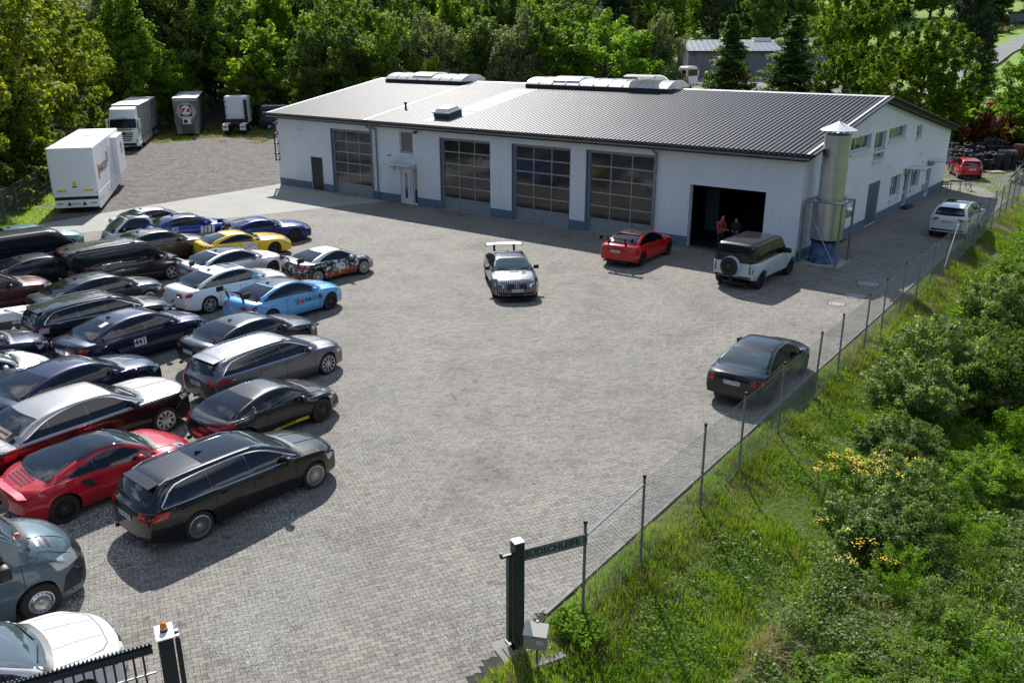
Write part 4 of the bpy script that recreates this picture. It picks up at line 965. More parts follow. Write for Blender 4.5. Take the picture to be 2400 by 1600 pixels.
# kerb stones along the fence and white stone chips on the paving
mk = worn('kerb_concrete', (.24, .23, .21), .9, .2, 3)
for i in range(58):
    t = -.3 + i * 1.0
    if t > 54: break
    mb = MB(); x0, y0 = kerb(t); M = Matrix.Translation((x0, y0, 0)) @ Matrix.Rotation(FA, 4, 'Z'); mb.box(.006, .994, -.09, -.01, -.2, .022 + random.uniform(-.004, .004), 0, M); mb.obj('kerb_stone', [mk], pv)
mb = MB(); M = Matrix.Translation((*kerb(-.2), 0)) @ Matrix.Rotation(FA, 4, 'Z'); mb.box(0, 53.6, -.012, .14, -.05, -.0005, 0, M); mb.obj('kerb_haunch', [worn('haunch_concrete', (.17, .16, .145), .9, .2, 3)], pv)
mc = mat('pale_stone_chips', (.72, .70, .66), .7)
pts = []
random.seed(4)
while len(pts) < 56000:
    y = 11 + 30 * random.random() ** 1.6; x = random.uniform(-.62, .62) * (y + 1)
    s = fs(x, y)
    if s > -.7 or x < -27: continue
    lane = -1.7 + .12 * (y - 12)
    d = abs(x - lane) / (2.2 + .03 * (y - 12))
    p = min(1, max(0, (d - .45) * 1.3))
    if s > -3.2 and y < 30: p = max(p, 1 - (-s - .7) / 3.0)
    if x < -4 - .05 * (y - 12): p = max(p, .75)
    p *= min(1, max(.01, .28 + 2.4 * cn(x, y, .45, 7) + .9 * cn(x, y, 1.7, 2))) * (1 - .75 * sstep(20, 36, y))
    if random.random() < p: pts.append((x, y))
_wp = [p for p in pts if random.random() < .05]; P3 = np.array(pts); n = len(P3); r = rng.uniform(.007, .020, n); th = rng.uniform(0, 6.28, n)
base = np.array([(1, 0, 0), (-.4, .9, 0), (-.6, -.8, 0), (.05, .05, .42)])
Vc = np.empty((n, 4, 3)); e = rng.uniform(.6, 1.2, n)
for j in range(4):
    bx, by, bz = base[j]; by_ = by * e; Vc[:, j, 0] = P3[:, 0] + r * (bx * np.cos(th) - by_ * np.sin(th)); Vc[:, j, 1] = P3[:, 1] + r * (bx * np.sin(th) + by_ * np.cos(th)); Vc[:, j, 2] = .004 + bz * r
Ff = (np.array([[0, 1, 3], [1, 2, 3], [2, 0, 3]])[None] + (np.arange(n) * 4)[:, None, None]).reshape(-1, 3)
tag(link('stone_chips', npmesh('stone_chips', Vc.reshape(-1, 3), Ff, [mc])), 'pale stone chips scattered over the block paving', 'gravel', kind='stuff')
# ------------------------------------------------------------------ workshop building
bld = empty('workshop_building', (BX, BY, 0), BT, 'long white workshop with grey ribbed metal roof and four glazed gates', 'building')
m_wall = worn('white_masonry_paint', (.82, .84, .86), .85, .035, .8)
_g = N(m_wall, 'ShaderNodeTexCoord'); _b = N(m_wall, 'ShaderNodeTexBrick', offset=0.0); _mm = N(m_wall, 'ShaderNodeMapping'); _mm.inputs['Rotation'].default_value = (R(90), 0, 0)
L(m_wall, _g.outputs['Object'], _mm.inputs[0]); L(m_wall, _mm.outputs[0], _b.inputs[0]); _b.inputs['Scale'].default_value = 1; _b.inputs['Brick Width'].default_value = 60; _b.inputs['Row Height'].default_value = .62; _b.inputs['Mortar Size'].default_value = .006
bump(m_wall, _b.outputs['Fac'], .5, -.01)
def rain(m):
    c = N(m, 'ShaderNodeTexCoord').outputs['Object']; mp_ = N(m, 'ShaderNodeMapping'); L(m, c, mp_.inputs[0]); mp_.inputs['Scale'].default_value = (1, 1, .06)
    f = noise(m, 5.0, 5, .7, mp_.outputs[0]); s = N(m, 'ShaderNodeSeparateXYZ'); L(m, c, s.inputs[0]); g = noise(m, 1.3, 5, .7, c)
    lo = mth(m, 'MULTIPLY', mth(m, 'SUBTRACT', mth(m, 'MULTIPLY', g, 2.2), s.outputs[2], True), .5, True)
    old = B(m).inputs['Base Color'].links[0].from_socket
    k = mixc(m, 1.0, old, ramp(m, f, [(.30, (.93, .925, .915)), (.5, (1, 1, 1))]), 'MULTIPLY'); k = mixc(m, mth(m, 'MULTIPLY', lo, .35), k, (.30, .28, .24)); L(m, k, B(m).inputs['Base Color'])
rain(m_wall)
m_wall2 = worn('white_render', (.82, .845, .865), .85, .03, .8)
m_plinth = worn('blue_grey_plinth', (.13, .18, .25), .8, .06, 2)
rain(m_wall2)
m_roof = worn('ribbed_roof_metal', (.040, .043, .050), .46, .05, .6, .0); B(m_roof).inputs['Specular IOR Level'].default_value = .30
m_roof2 = worn('ribbed_roof_metal_light', (.055, .058, .064), .48, .05, .6, .0); B(m_roof2).inputs['Specular IOR Level'].default_value = .3
m_grp = mat('translucent_roof_sheet', (.15, .17, .17), .5)
m_trim = mat('roof_trim_light', (.50, .51, .52), .5, .1)
m_fascia = mat('dark_fascia', (.018, .02, .022), .5)
m_zinc = worn('zinc_pipe', (.24, .26, .28), .4, .15, 4, .6)
m_gf = mat('gate_frame_grey', (.20, .24, .29), .5, .2)
m_gal = worn('gate_aluminium', (.36, .38, .40), .45, .06, 2, .4)
m_gp = worn('gate_panel_grey', (.30, .32, .34), .5, .08, 2, .2)
m_gg = mat('gate_glazing', (.03, .03, .03), .09, spec=.8)
_nn = noise(m_gg, 1.1, 2, .5); bump(m_gg, _nn, .035, .3)
L(m_gg, ramp(m_gg, noise(m_gg, 3.0, 4, .6), [(.35, (.022, .022, .022)), (.7, (.04, .039, .036))]), B(m_gg).inputs['Base Color'])
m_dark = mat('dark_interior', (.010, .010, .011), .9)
m_door = mat('anthracite_door', (.022, .026, .032), .45)
m_blued = mat('blue_grey_steel_door', (.085, .12, .16), .5)
m_pvc = mat('white_pvc_frame', (.75, .76, .77), .4)
m_wg = mat('window_glass', (.02, .025, .03), .04, spec=.9, coat=.5)
m_canopy = mat('frosted_glass_canopy', (.45, .55, .53), .15, coat=.5)
m_steel = worn('stainless_steel', (.58, .59, .60), .36, .08, 1.2, .95)
def holes_wall(outer, holes, M, th, mb, mi=0):
    """wall slab with openings; outer/holes lists of (a,b); M maps (a, depth, b)"""
    pts = list(outer); edges = [(i, (i+1) % len(outer)) for i in range(len(outer))]
    for h in holes:
        b = len(pts); pts += h; edges += [(b + i, b + (i+1) % len(h)) for i in range(len(h))]
    r = delaunay_2d_cdt([Vector(p) for p in pts], edges, [], 1, 1e-5)
    vs = [M @ Vector((p.x, 0, p.y)) for p in r[0]] + [M @ Vector((p.x, th, p.y)) for p in r[0]]; n = len(r[0])
    fs_ = []
    for f in r[2]:
        cx = sum(r[0][i].x for i in f) / len(f); cy = sum(r[0][i].y for i in f) / len(f)
        if any(in_poly(cx, cy, h) for h in holes): continue
        fs_.append(tuple(f)); fs_.append(tuple(n + i for i in f[::-1]))
    mb.add(vs, fs_, mi)
    for loop in [outer] + holes:
        k = len(loop)
        for i in range(k):
            a, b = loop[i], loop[(i+1) % k]
            mb.add([M @ Vector((a[0], 0, a[1])), M @ Vector((b[0], 0, b[1])), M @ Vector((b[0], th, b[1])), M @ Vector((a[0], th, a[1]))], [(0, 1, 2, 3)], mi)
def rect(a0, a1, b0, b1): return [(a0, b0), (a1, b0), (a1, b1), (a0, b1)]
GATES = [(-32.45, -28.55, 4.33), (-22.5, -18.5, 4.36), (-16.92, -12.85, 4.38), (-11.85, -7.68, 4.40)]
OPEN = (-5.63, -1.69, 3.15)
FH = [rect(a, b, -.0, t) for a, b, t in GATES] + [rect(OPEN[0], OPEN[1], 0, OPEN[2]), rect(-34.7, -33.45, .0, 2.28), rect(-25.9, -24.75, 3.2, 4.55), rect(-25.95, -24.45, .0, 2.3)]
FH = [[(x, max(z, .001)) for x, z in h] for h in FH]
mb = MB(); holes_wall(rect(-38.24, 0, -.02, 4.86), FH, Matrix.Identity(4), .35, mb); mb.obj('front_wall', [m_wall], bld)
RIDGE, BACK = (10.92, 7.02), (28.25, 4.22)
def rz_(y): return 5.03 + (y + .4) * (7.02 - 5.03) / 11.32 if y <= 10.92 else 7.02 - (y - 10.92) * (7.02 - 4.22) / 17.33
GH = [rect(6.35, 9.7, 4.45, 5.2), rect(10.4, 12.45, 3.65, 5.17), rect(12.95, 16.4, 4.5, 5.2), rect(18.95, 20.15, 4.2, 4.95), rect(4.6, 6.6, 1.0, 2.3), rect(10.35, 12.5, .01, 2.4), rect(14.7, 16.75, .97, 2.28), rect(17.65, 18.75, .01, 2.22), rect(19.2, 21.3, .95, 2.05), rect(23.1, 24.15, .01, 2.22)]
MG = Matrix(((0, -1, 0, 0), (1, 0, 0, 0), (0, 0, 1, 0), (0, 0, 0, 1)))
mb = MB(); holes_wall([(0.352, -.02), (28.25, -.02), (28.25, 4.0), (10.92, 6.78), (0.352, 4.88)], GH, MG, .35, mb)
mb.obj('gable_wall', [m_wall2], bld)
mb = MB(); mb.box(-38.24, -.352, 27.9, 28.25, -.02, 4.0); mb.obj('back_wall', [m_wall], bld)
mb = MB(); holes_wall([(0.352, -.02), (27.898, -.02), (27.898, 4.0), (10.92, 6.78), (0.352, 4.88)], [], Matrix.Translation((-38.24, 0, 0)) @ MG @ Matrix.Translation((0, -.35, 0)), .35, mb); mb.obj('left_wall', [m_wall], bld)
# plinth pieces
xs = sorted([(-38.24, -34.7), (-33.45, -32.45), (-28.55, -25.95), (-24.45, -22.5), (-18.5, -16.92), (-12.85, -11.85), (-7.68, -5.63), (-1.69, .02)])
for a, b in xs:
    mb = MB(); mb.box(a, b, -.022, .0, -.02, .52); mb.obj('plinth', [m_plinth], bld)
for a, b in ((-.022, 10.35), (12.5, 17.65), (18.75, 23.1), (24.15, 28.25)):
    mb = MB(); mb.box(0, .022, a, b, -.02, .50); mb.obj('plinth', [m_plinth], bld)
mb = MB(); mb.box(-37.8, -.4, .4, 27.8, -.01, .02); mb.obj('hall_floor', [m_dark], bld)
# roof sheets
def sheet(w, ribs, y0, y1, name):
    mb = MB(); p = w / ribs; prof = []
    for i in range(ribs): prof += [(i*p, 0), (i*p + .09, 0), (i*p + .10, .065), (i*p + .24, .065)]
    prof.append((w, 0)); n = len(prof)
    vs = [(x, y0, rz_(y0) + h) for x, h in prof] + [(x, y1, rz_(y1) + h) for x, h in prof]
    mb.add(vs, [(i, i+1, n+i+1, n+i) for i in range(n-1)]); return mb.mesh(name, [m_roof])
sf = sheet(1.0, 4, -.42, 10.92, 'front_roof_sheet'); sb = sheet(1.0, 4, 10.92, 28.6, 'back_roof_sheet')
x = -38.42; i = 0
while x < .18 - .5:
    m = m_roof2 if x < -28.9 else (m_grp if abs(x + 22.9) < .9 and i % 1 == 0 and False else m_roof)
    for nm, me in (('front_roof_sheet', sf), ('back_roof_sheet', sb)):
        o = link(nm, me, bld, [m], (x, 0, random.uniform(0, .002)))
    x += 1.0; i += 1
# weathered light strip running up from the dome light
mb = MB(); p = .25; prof = []
for i in range(8): prof += [(i*p, 0.004), (i*p + .09, 0.004), (i*p + .10, .069), (i*p + .24, .069)]
prof.append((8*p, .004)); n = len(prof); y0, y1 = 3.1, 9.3
mb.add([(x - 23.92, y0, rz_(y0) + h) for x, h in prof] + [(x - 23.92, y1, rz_(y1) + h) for x, h in prof], [(i, i+1, n+i+1, n+i) for i in range(n-1)]); mb.obj('translucent_roof_sheet', [m_grp], bld)
mb = MB()
def slab(y0, y1, x0, x1, dz0, dz1, mb, mi=0):
    v = [(x0, y0, rz_(y0)+dz0), (x1, y0, rz_(y0)+dz0), (x1, y1, rz_(y1)+dz0), (x0, y1, rz_(y1)+dz0), (x0, y0, rz_(y0)+dz1), (x1, y0, rz_(y0)+dz1), (x1, y1, rz_(y1)+dz1), (x0, y1, rz_(y1)+dz1)]
    mb.add(v, ((0,3,2,1),(4,5,6,7),(0,1,5,4),(1,2,6,5),(2,3,7,6),(3,0,4,7)), mi)
slab(-.38, 10.92, -38.4, .16, -.14, -.012, mb); mb.obj('roof_deck', [m_fascia], bld)
mb = MB(); slab(10.921, 28.58, -38.4, .16, -.14, -.012, mb); mb.obj('roof_deck', [m_fascia], bld)
for x0, x1, nm in ((.17, .31, 'verge_trim'), (-38.62, -38.40, 'verge_trim')):
    for ya, yb in ((-.44, 10.92), (10.92, 28.62)):
        mb = MB(); slab(ya, yb, x0, x1, .066, .078, mb); mb.obj(nm, [m_trim], bld)
        mb = MB(); slab(ya, yb, (x1 - .025 if x0 > -1 else x0), (x1 if x0 > -1 else x0 + .025), -.26, .065, mb); mb.obj('verge_fascia', [m_fascia], bld)
mb = MB(); slab(-.4, 10.9, -28.74, -28.48, .067, .078, mb); mb.obj('seam_flashing', [m_trim], bld)
mb = MB(); mb.add([(-38.62, 10.62, rz_(10.62) + .075), (.34, 10.62, rz_(10.62) + .075), (.34, 10.92, 7.10), (-38.62, 10.92, 7.10), (-38.62, 11.25, rz_(11.25) + .075), (.34, 11.25, rz_(11.25) + .075)], [(0, 1, 2, 3), (3, 2, 5, 4)]); mb.obj('ridge_cap', [m_trim], bld)
mb = MB(); mb.box(-38.62, .34, -.47, -.40, 4.78, 5.02); mb.obj('eaves_fascia', [m_fascia], bld)
mb = MB(); n = 9
vs = [(x, -.55 + .07 * math.cos(math.pi + math.pi * i / (n-1)), 4.90 - .075 * math.sin(math.pi * i / (n-1))) for x in (-38.6, .32) for i in range(n)]
mb.add(vs, [(i, i+1, n+i+1, n+i) for i in range(n-1)]); mb.obj('gutter', [m_zinc], bld)
mb = MB(); mb.box(-38.4, .2, -.40, .0, 4.74, 4.78); mb.obj('soffit', [m_fascia], bld)
for x, zb in ((-28.40, .1), (-27.93, .02), (-7.55, .45)):
    mb = MB(); mb.path([(x, -.55, 4.83), (x, -.50, 4.72), (x, -.10, 4.52), (x, -.10, zb)], .052, 10)
    for z in (.9, 2.2, 3.5): mb.tube((x, -.10, z), (x, -.10, z + .05), .062, 10)
    mb.obj('downpipe', [m_zinc], bld, ang=50)
# left corner pipe with brackets
mb = MB(); mb.tube((-38.36, -.12, 1.7), (-38.36, -.12, 4.7), .05, 8); mb.obj('corner_pipe', [m_fascia], bld)
for z in (1.8, 2.2, 2.9, 3.6, 4.3, 4.55): mb = MB(); mb.box(-38.40, -38.02, -.20, -.001, z, z + .07); mb.obj('pipe_bracket', [m_fascia], bld)
# glazed sectional gates
for gi, (a, b, t) in enumerate(GATES):
    g = empty('sectional_gate', (a, 0, 0)); g.parent = bld
    w = b - a
    mb = MB(); mb.box(.001, .22, .12, .30, 0, t - .001); mb.box(w - .12, w - .001, .12, .30, 0, t - .001); mb.box(.22, w - .12, .12, .30, t - .12, t - .001); mb.box(.002, .05, .002, .12, 0.02, t - .002)
    mb.obj('gate_frame', [m_gf], g)
    x0, x1 = .22, w - .12; rows = 6; rh = (t - .12 - .02) / rows; cw = (x1 - x0) / 3
    for r in range(rows):
        for c_ in range(3):
            mb = MB(); xa, xb = x0 + cw * c_ + .03, x0 + cw * (c_ + 1) - .03; za, zb = .02 + rh * r + .035, .02 + rh * (r + 1) - .035
            mb.box(xa, xb, .20, .215, za, zb); o = mb.obj('gate_panel' if r == 0 else 'gate_pane', [m_gp if r == 0 else m_gg], g)
    for r in range(rows + 1): mb = MB(); z = .02 + rh * r; mb.box(x0, x1, .17, .225, max(.01, z - .034), min(t - .121, z + .034)); mb.obj('gate_rail', [m_gal], g)
    for c_ in range(4): mb = MB(); x = x0 + cw * c_; mb.box(max(x0 + .001, x - .028), min(x1 - .001, x + .028), .175, .222, .015, t - .125); mb.obj('gate_stile', [m_gal], g)
    mb = MB(); mb.box(w/2 - .08, w/2 + .08, .15, .17, .05, .09); mb.obj('gate_handle', [m_fascia], g)
    mb = MB(); mb.box(-.1, w + .1, -.25, .12, -.01, .012); mb.obj('gate_threshold', [mk], bld, loc=(a, 0, 0))
# open gateway: room behind
mb = MB(); a, b, t = OPEN
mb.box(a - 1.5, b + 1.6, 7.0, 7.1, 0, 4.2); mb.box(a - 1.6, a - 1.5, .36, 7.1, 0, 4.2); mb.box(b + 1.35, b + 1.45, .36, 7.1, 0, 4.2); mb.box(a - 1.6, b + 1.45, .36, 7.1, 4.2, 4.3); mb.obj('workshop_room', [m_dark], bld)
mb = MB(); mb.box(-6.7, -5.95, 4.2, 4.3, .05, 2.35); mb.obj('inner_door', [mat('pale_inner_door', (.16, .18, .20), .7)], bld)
mb = MB(); mb.box(a + .02, b - .02, -.12, .38, .0, .014); mb.obj('gate_threshold', [m_zinc], bld)
# anthracite door, entrance door, upper window, canopy
d = mb = MB(); mb.box(-34.68, -33.47, .06, .11, .03, 2.26); o = mb.obj('steel_door', [m_door], bld); mb = MB(); mb.box(-33.66, -33.56, .02, .06, 1.05, 1.09); mb.obj('door_handle', [m_gal], o)
mb = MB(); mb.box(-25.94, -24.46, .10, .16, .02, 2.29); o = mb.obj('entrance_door', [m_pvc], bld)
mb = MB(); mb.box(-25.62, -25.42, .085, .10, .35, 1.95); mb.obj('door_pane', [m_wg], o)
mb = MB(); mb.box(-24.78, -24.55, .085, .10, .12, 2.18); mb.obj('side_pane', [m_wg], o)
mb = MB(); mb.tube((-25.1, .04, .6), (-25.1, .04, 1.8), .018, 8); mb.obj('door_bar', [m_gal], o)
mb = MB(); mb.box(-24.90, -24.87, .07, .10, .03, 2.27); mb.obj('door_joint', [m_zinc], o)
def window(x0, x1, z0, z1, frameside, parent, panes=1, depth=.10, glass=None):
    """window in the front (y) or gable (x) wall"""
    M = Matrix.Identity(4) if frameside == 'F' else MG
    w_ = empty('window', (0, 0, 0)); w_.parent = parent
    mb = MB(); f = .055
    mb.box(x0, x1, depth, depth + .06, z0, z0 + f, 0, M); mb.box(x0, x1, depth, depth + .06, z1 - f, z1, 0, M)
    mb.box(x0, x0 + f, depth, depth + .06, z0 + f, z1 - f, 0, M); mb.box(x1 - f, x1, depth, depth + .06, z0 + f, z1 - f, 0, M)
    k = (x1 - x0 - f) / panes
    for i in range(1, panes): mb.box(x0 + f/2 + k*i - f/2 , x0 + f/2 + k*i + f/2, depth, depth + .06, z0 + f, z1 - f, 0, M)
    mb.obj('window_frame', [m_pvc], w_)
    for i in range(panes):
        mb = MB(); a = x0 + f + k*i; mb.box(a, a + k - f, depth + .03, depth + .04, z0 + f, z1 - f, 0, M); mb.obj('window_pane', [glass or m_wg], w_)
    mb = MB(); mb.box(x0 - .05, x1 + .05, -.12, -.002, z0 - .14, z0 - .02, 0, M); mb.obj('window_sill', [m_pvc], w_)
    return w_
window(-25.88, -24.77, 3.22, 4.53, 'F', bld)
for (a, b, z0, z1), pn in (((6.37, 9.68, 4.47, 5.18), 3), ((10.42, 12.43, 4.2, 5.15), 2), ((12.97, 16.38, 4.52, 5.18), 3), ((18.97, 20.13, 4.22, 4.93), 1), ((4.62, 6.58, 1.02, 2.28), 2), ((14.72, 16.73, .99, 2.26), 2), ((19.22, 21.28, .97, 2.03), 2)):
    window(a, b, z0, z1, 'G', bld, pn, .16)
window(10.42, 12.43, 3.68, 4.19, 'G', bld, 1, .16)
for y0, y1 in ((10.37, 11.42), (11.44, 12.48)):
    mb = MB(); mb.box(y0, y1, .04, .09, .03, 2.38, 0, MG); o = mb.obj('steel_door', [m_blued], bld)
mb = MB(); mb.box(11.34, 11.38, -.02, .04, 1.05, 1.2, 0, MG); mb.obj('door_handle', [m_gal], bld)
for y0, y1 in ((17.67, 18.73), (23.12, 24.13)):
    mb = MB(); mb.box(y0, y1, .14, .20, .02, 2.2, 0, MG); o = mb.obj('side_door', [m_pvc], bld)
    for za, zb in ((.2, .85), (1.0, 2.05)): mb = MB(); mb.box(y0 + .14, y1 - .14, .125, .14, za, zb, 0, MG); mb.obj('door_pane', [m_wg], o)
def canopy(M, x0, x1, z, dep):
    c = empty('canopy', (0, 0, 0)); c.parent = bld
    mb = MB(); mb.box(x0, x1, -dep, -.02, z, z + .02, 0, M @ Matrix.Identity(4)); mb.obj('canopy_glass', [m_canopy], c)
    for x in (x0 + .25, x1 - .2):
        mb = MB(); mb.bar(M @ Vector((x, -.02, z - .03)), M @ Vector((x, -dep + .06, z - .03)), .03, .04); mb.bar(M @ Vector((x, -.02, z - .03)), M @ Vector((x, -.02, z - .5)), .03, .04); mb.bar(M @ Vector((x, -.02, z - .42)), M @ Vector((x, -dep * .55, z - .04)), .02); mb.obj('canopy_bracket', [m_zinc], c)
canopy(Matrix.Identity(4), -26.7, -24.35, 2.52, 1.0); canopy(MG, 17.3, 19.4, 2.5, 1.15); canopy(MG, 22.75, 24.7, 2.42, 1.15)
for x, z in ((-26.95, 2.95), (-26.75, 2.95)): mb = MB(); mb.tube((x, -.03, z), (x, .0, z), .05, 10); mb.obj('wall_vent', [m_fascia], bld)
for x, z in ((-35.6, 4.05), (-24.3, 4.55), (-7.75, 4.05)):
    mb = MB(); mb.bar((x, 0, z), (x, -.18, z + .03), .04); mb.bbox(x - .11, x + .11, -.30, -.14, z - .07, z + .08, .02); mb.obj('wall_lamp', [m_fascia if x > -30 else m_pvc], bld)
for y, z in ((13.6, 3.05), (20.6, 3.15), (21.4, 2.5)): mb = MB(); mb.tube((.001, y, z), (.12, y, z), .06, 10); mb.obj('wall_lamp', [m_pvc], bld)
mb = MB(); mb.box(.0, .45, 17.6, 18.8, -.02, .13); mb.obj('door_step', [m_fascia], bld)
# barrel rooflights on the ridge
m_barrel = mat('white_barrel_glazing', (.80, .80, .78), .35, coat=.6)
_tr = N(m_barrel, 'ShaderNodeBsdfTranslucent', Color=(.85, .85, .82, 1)); _mx = N(m_barrel, 'ShaderNodeMixShader'); _mx.inputs[0].default_value = .4
L(m_barrel, B(m_barrel).outputs[0], _mx.inputs[1]); L(m_barrel, _tr.outputs[0], _mx.inputs[2]); L(m_barrel, _mx.outputs[0], m_barrel.node_tree.nodes['Material Output'].inputs['Surface'])
def barrel(x0, x1, hat):
    c = empty('ridge_rooflight', (x0, 0, 0)); c.parent = bld; w = x1 - x0; yc = 10.92; hw = 1.35
    z0, z1 = rz_(yc - hw) - .03, rz_(yc - hw) + .30
    mb = MB()
    mb.box(0, w, yc - hw, yc - hw + .05, z0, z1); mb.box(0, w, yc + hw - .05, yc + hw, z0, z1); mb.box(0, .05, yc - hw + .05, yc + hw - .05, z0, z1); mb.box(w - .05, w, yc - hw + .05, yc + hw - .05, z0, z1); mb.obj('rooflight_kerb', [mat('rooflight_kerb_dark', (.035, .04, .055), .4, .3)], c)
    k = max(4, int(w / 1.05)); n = 12
    for i in range(k):
        mb = MB(); xa, xb = w * i / k + .012, w * (i + 1) / k - .012; vs = []
        for x in (xa, xb):
            for j in range(n + 1): t = math.pi * (.17 + .66 * j / n); vs.append((x, yc - 1.62 * math.cos(t), z1 - .47 + .90 * math.sin(t) + .03))
        mb.add(vs, [(j, n+1+j, n+2+j, j+1) for j in range(n)]); mb.add([vs[j] for j in range(n + 1)], [tuple(range(n + 1))]); mb.add([vs[n + 1 + j] for j in range(n + 1)], [tuple(range(n, -1, -1))])
        mb.obj('rooflight_sheet', [m_barrel], c, smooth=True, ang=40)
        mb = MB()
        for j in range(n): mb.bar((xb + .012, vs[j][1], vs[j][2] + .012), (xb + .012, vs[j+1][1], vs[j+1][2] + .012), .05, .03)
        mb.obj('rooflight_bar', [m_barrel], c)
    for (xa, xb, up) in hat:
        vs = []
        for x in (xa, xb):
            for j in range(9): t = math.pi * (.26 + .48 * j / 8); vs.append((x, yc - 1.62 * math.cos(t) + (-.0 if not up else 0), z1 - .47 + .90 * math.sin(t) + .13 + (up * (8 - j) / 8)))
        mb = MB(); mb.add(vs, [(j, 9+j, 10+j, j+1) for j in range(8)]); mb.add([(p[0], p[1], p[2] - .06) for p in vs], [(j, j+1, 10+j, 9+j) for j in range(8)])
        for j in range(8): mb.add([vs[j], vs[j+1], (vs[j+1][0], vs[j+1][1], vs[j+1][2]-.06), (vs[j][0], vs[j][1], vs[j][2]-.06)], [(0, 1, 2, 3)])
        mb.obj('smoke_vent_flap', [m_barrel], c, smooth=True, ang=40)
        if up:
            mb = MB()
            for x in (xa + .1, xb - .1): mb.bar((x, yc - .9, z1 + .35), (x, yc - .6, z1 + .35 + up), .03)
            mb.obj('flap_strut', [m_zinc], c)
barrel(-36.8, -29.0, [(2.6, 4.6, 0)]); barrel(-23.2, -12.3, [(2.0, 4.2, 0), (7.6, 9.7, .38)])
# dome light and vent pipe on the front slope
c = empty('dome_rooflight', (-23.1, 1.55, rz_(1.55))); c.parent = bld; c.rotation_euler = (math.atan(.176), 0, 0)
mb = MB(); mb.box(-1.1, 1.05, -1.05, 1.3, .044, .055); mb.obj('dome_flashing', [m_trim], c)
mb = MB(); mb.box(-.62, .62, -.62, .62, .055, .42); mb.obj('dome_kerb', [mat('dome_kerb_blue', (.045, .06, .09), .35)], c)
mb = MB(); mb.bbox(-.68, .68, -.68, .68, .42, .50, .02); mb.bbox(-.6, .6, -.6, .6, .50, .66, .13); mb.obj('dome_glazing', [m_barrel], c, smooth=True, ang=30)
mb = MB(); mb.tube((-27.9, 2.7, 5.4), (-27.9, 2.7, 5.95), .07, 10); mb.tube((-27.9, 2.7, 5.95), (-27.9, 2.7, 6.06), .11, 10); mb.obj('vent_pipe', [m_fascia], bld)
mb = MB(); mb.box(-2.6, -1.3, 15.0, 15.9, rz_(15.4) + .05, rz_(15.4) + .42); mb.obj('rear_rooflight', [m_barrel], bld)
# ------------------------------------------------------------------ steel chimney on its slab
ch = empty('exhaust_stack', (*bw(1.0, 1.02), 0), BT, 'tall stainless steel exhaust stack with conical cap on a blue base', 'chimney')
m_tcap = mat('white_metal_cap', (.75, .76, .77), .4, .1)
def lat(nm, prof, m, n=36): mb = MB(); mb.lathe(prof, n); return mb.obj(nm, [m], ch, smooth=True, ang=30)
m_blue = worn('faded_blue_paint', (.085, .17, .30), .7, .5, 2.6)
mb = MB(); mb.box(-.98, 1.0, -1.02, 1.0, -.02, .045); mb.obj('concrete_slab', [worn('pale_concrete', (.36, .34, .31), .9, .12, 2)], ch)
lat('blue_base', [(.70, .045), (.70, .30), (.64, .31), (.64, 1.0), (.60, 1.03)], m_blue)
lat('rubber_collar', [(.60, 1.03), (.70, 1.05), (.70, 1.12), (.63, 1.16)], M_['rubber'])
lat('stack_lower', [(.70, 1.16), (.745, 1.165), (.745, 2.86), (.56, 2.90)], m_steel)
lat('stack_middle', [(.575, 2.86), (.575, 4.36)], m_steel); lat('stack_flange', [(.575, 4.34), (.61, 4.345), (.61, 4.40), (.575, 4.405)], m_steel)
lat('stack_upper', [(.572, 4.40), (.572, 5.88), (.555, 5.90), (.54, 5.88), (.54, 5.5)], m_steel)
mb = MB(); mb.lathe([(.02, 6.47), (.80, 6.10), (.81, 6.08), (.70, 6.09)], 14); mb.tube((0, 0, 6.5), (0, 0, 6.62), .03, 6); mb.obj('conical_cap', [m_tcap], ch)
for k in range(6):
    t = k * math.pi / 3; mb = MB(); mb.bar((.555 * math.cos(t), .555 * math.sin(t), 5.85), (.6 * math.cos(t), .6 * math.sin(t), 6.2), .025, .01); mb.obj('cap_strut', [m_zinc], ch)
FR = [(-.86, -.86), (.84, -.86), (.84, .84), (-.86, .84)]
for (x, y) in FR: mb = MB(); mb.box(x - .045, x + .045, y - .045, y + .045, .05, 2.95); mb.box(x - .11, x + .11, y - .11, y + .11, .045, .06); mb.obj('frame_post', [worn('frame_steel', (.30, .29, .24), .45, .15, 2, .6)], ch)
for i in range(4):
    (xa, ya), (xb, yb) = FR[i], FR[(i+1) % 4]; mb = MB(); mb.bar((xa, ya, 2.92), (xb, yb, 2.92), .05); mb.obj('frame_rail', [m_zinc], ch)
    mb = MB(); mb.bar((xa, ya, 2.6), (lerp(xa, xb, .18), lerp(ya, yb, .18), 2.9), .03); mb.obj('frame_brace', [m_zinc], ch)
mb = MB(); mb.tube((-.82, -.9, 2.8), (.78, -.92, .15), .022, 8); mb.obj('diagonal_brace', [m_gal], ch)
mb = MB(); mb.tube((.5, .45, 2.3), (.5, 1.0, 2.3), .28, 16); mb.obj('side_duct', [m_steel], ch, smooth=True, ang=40)
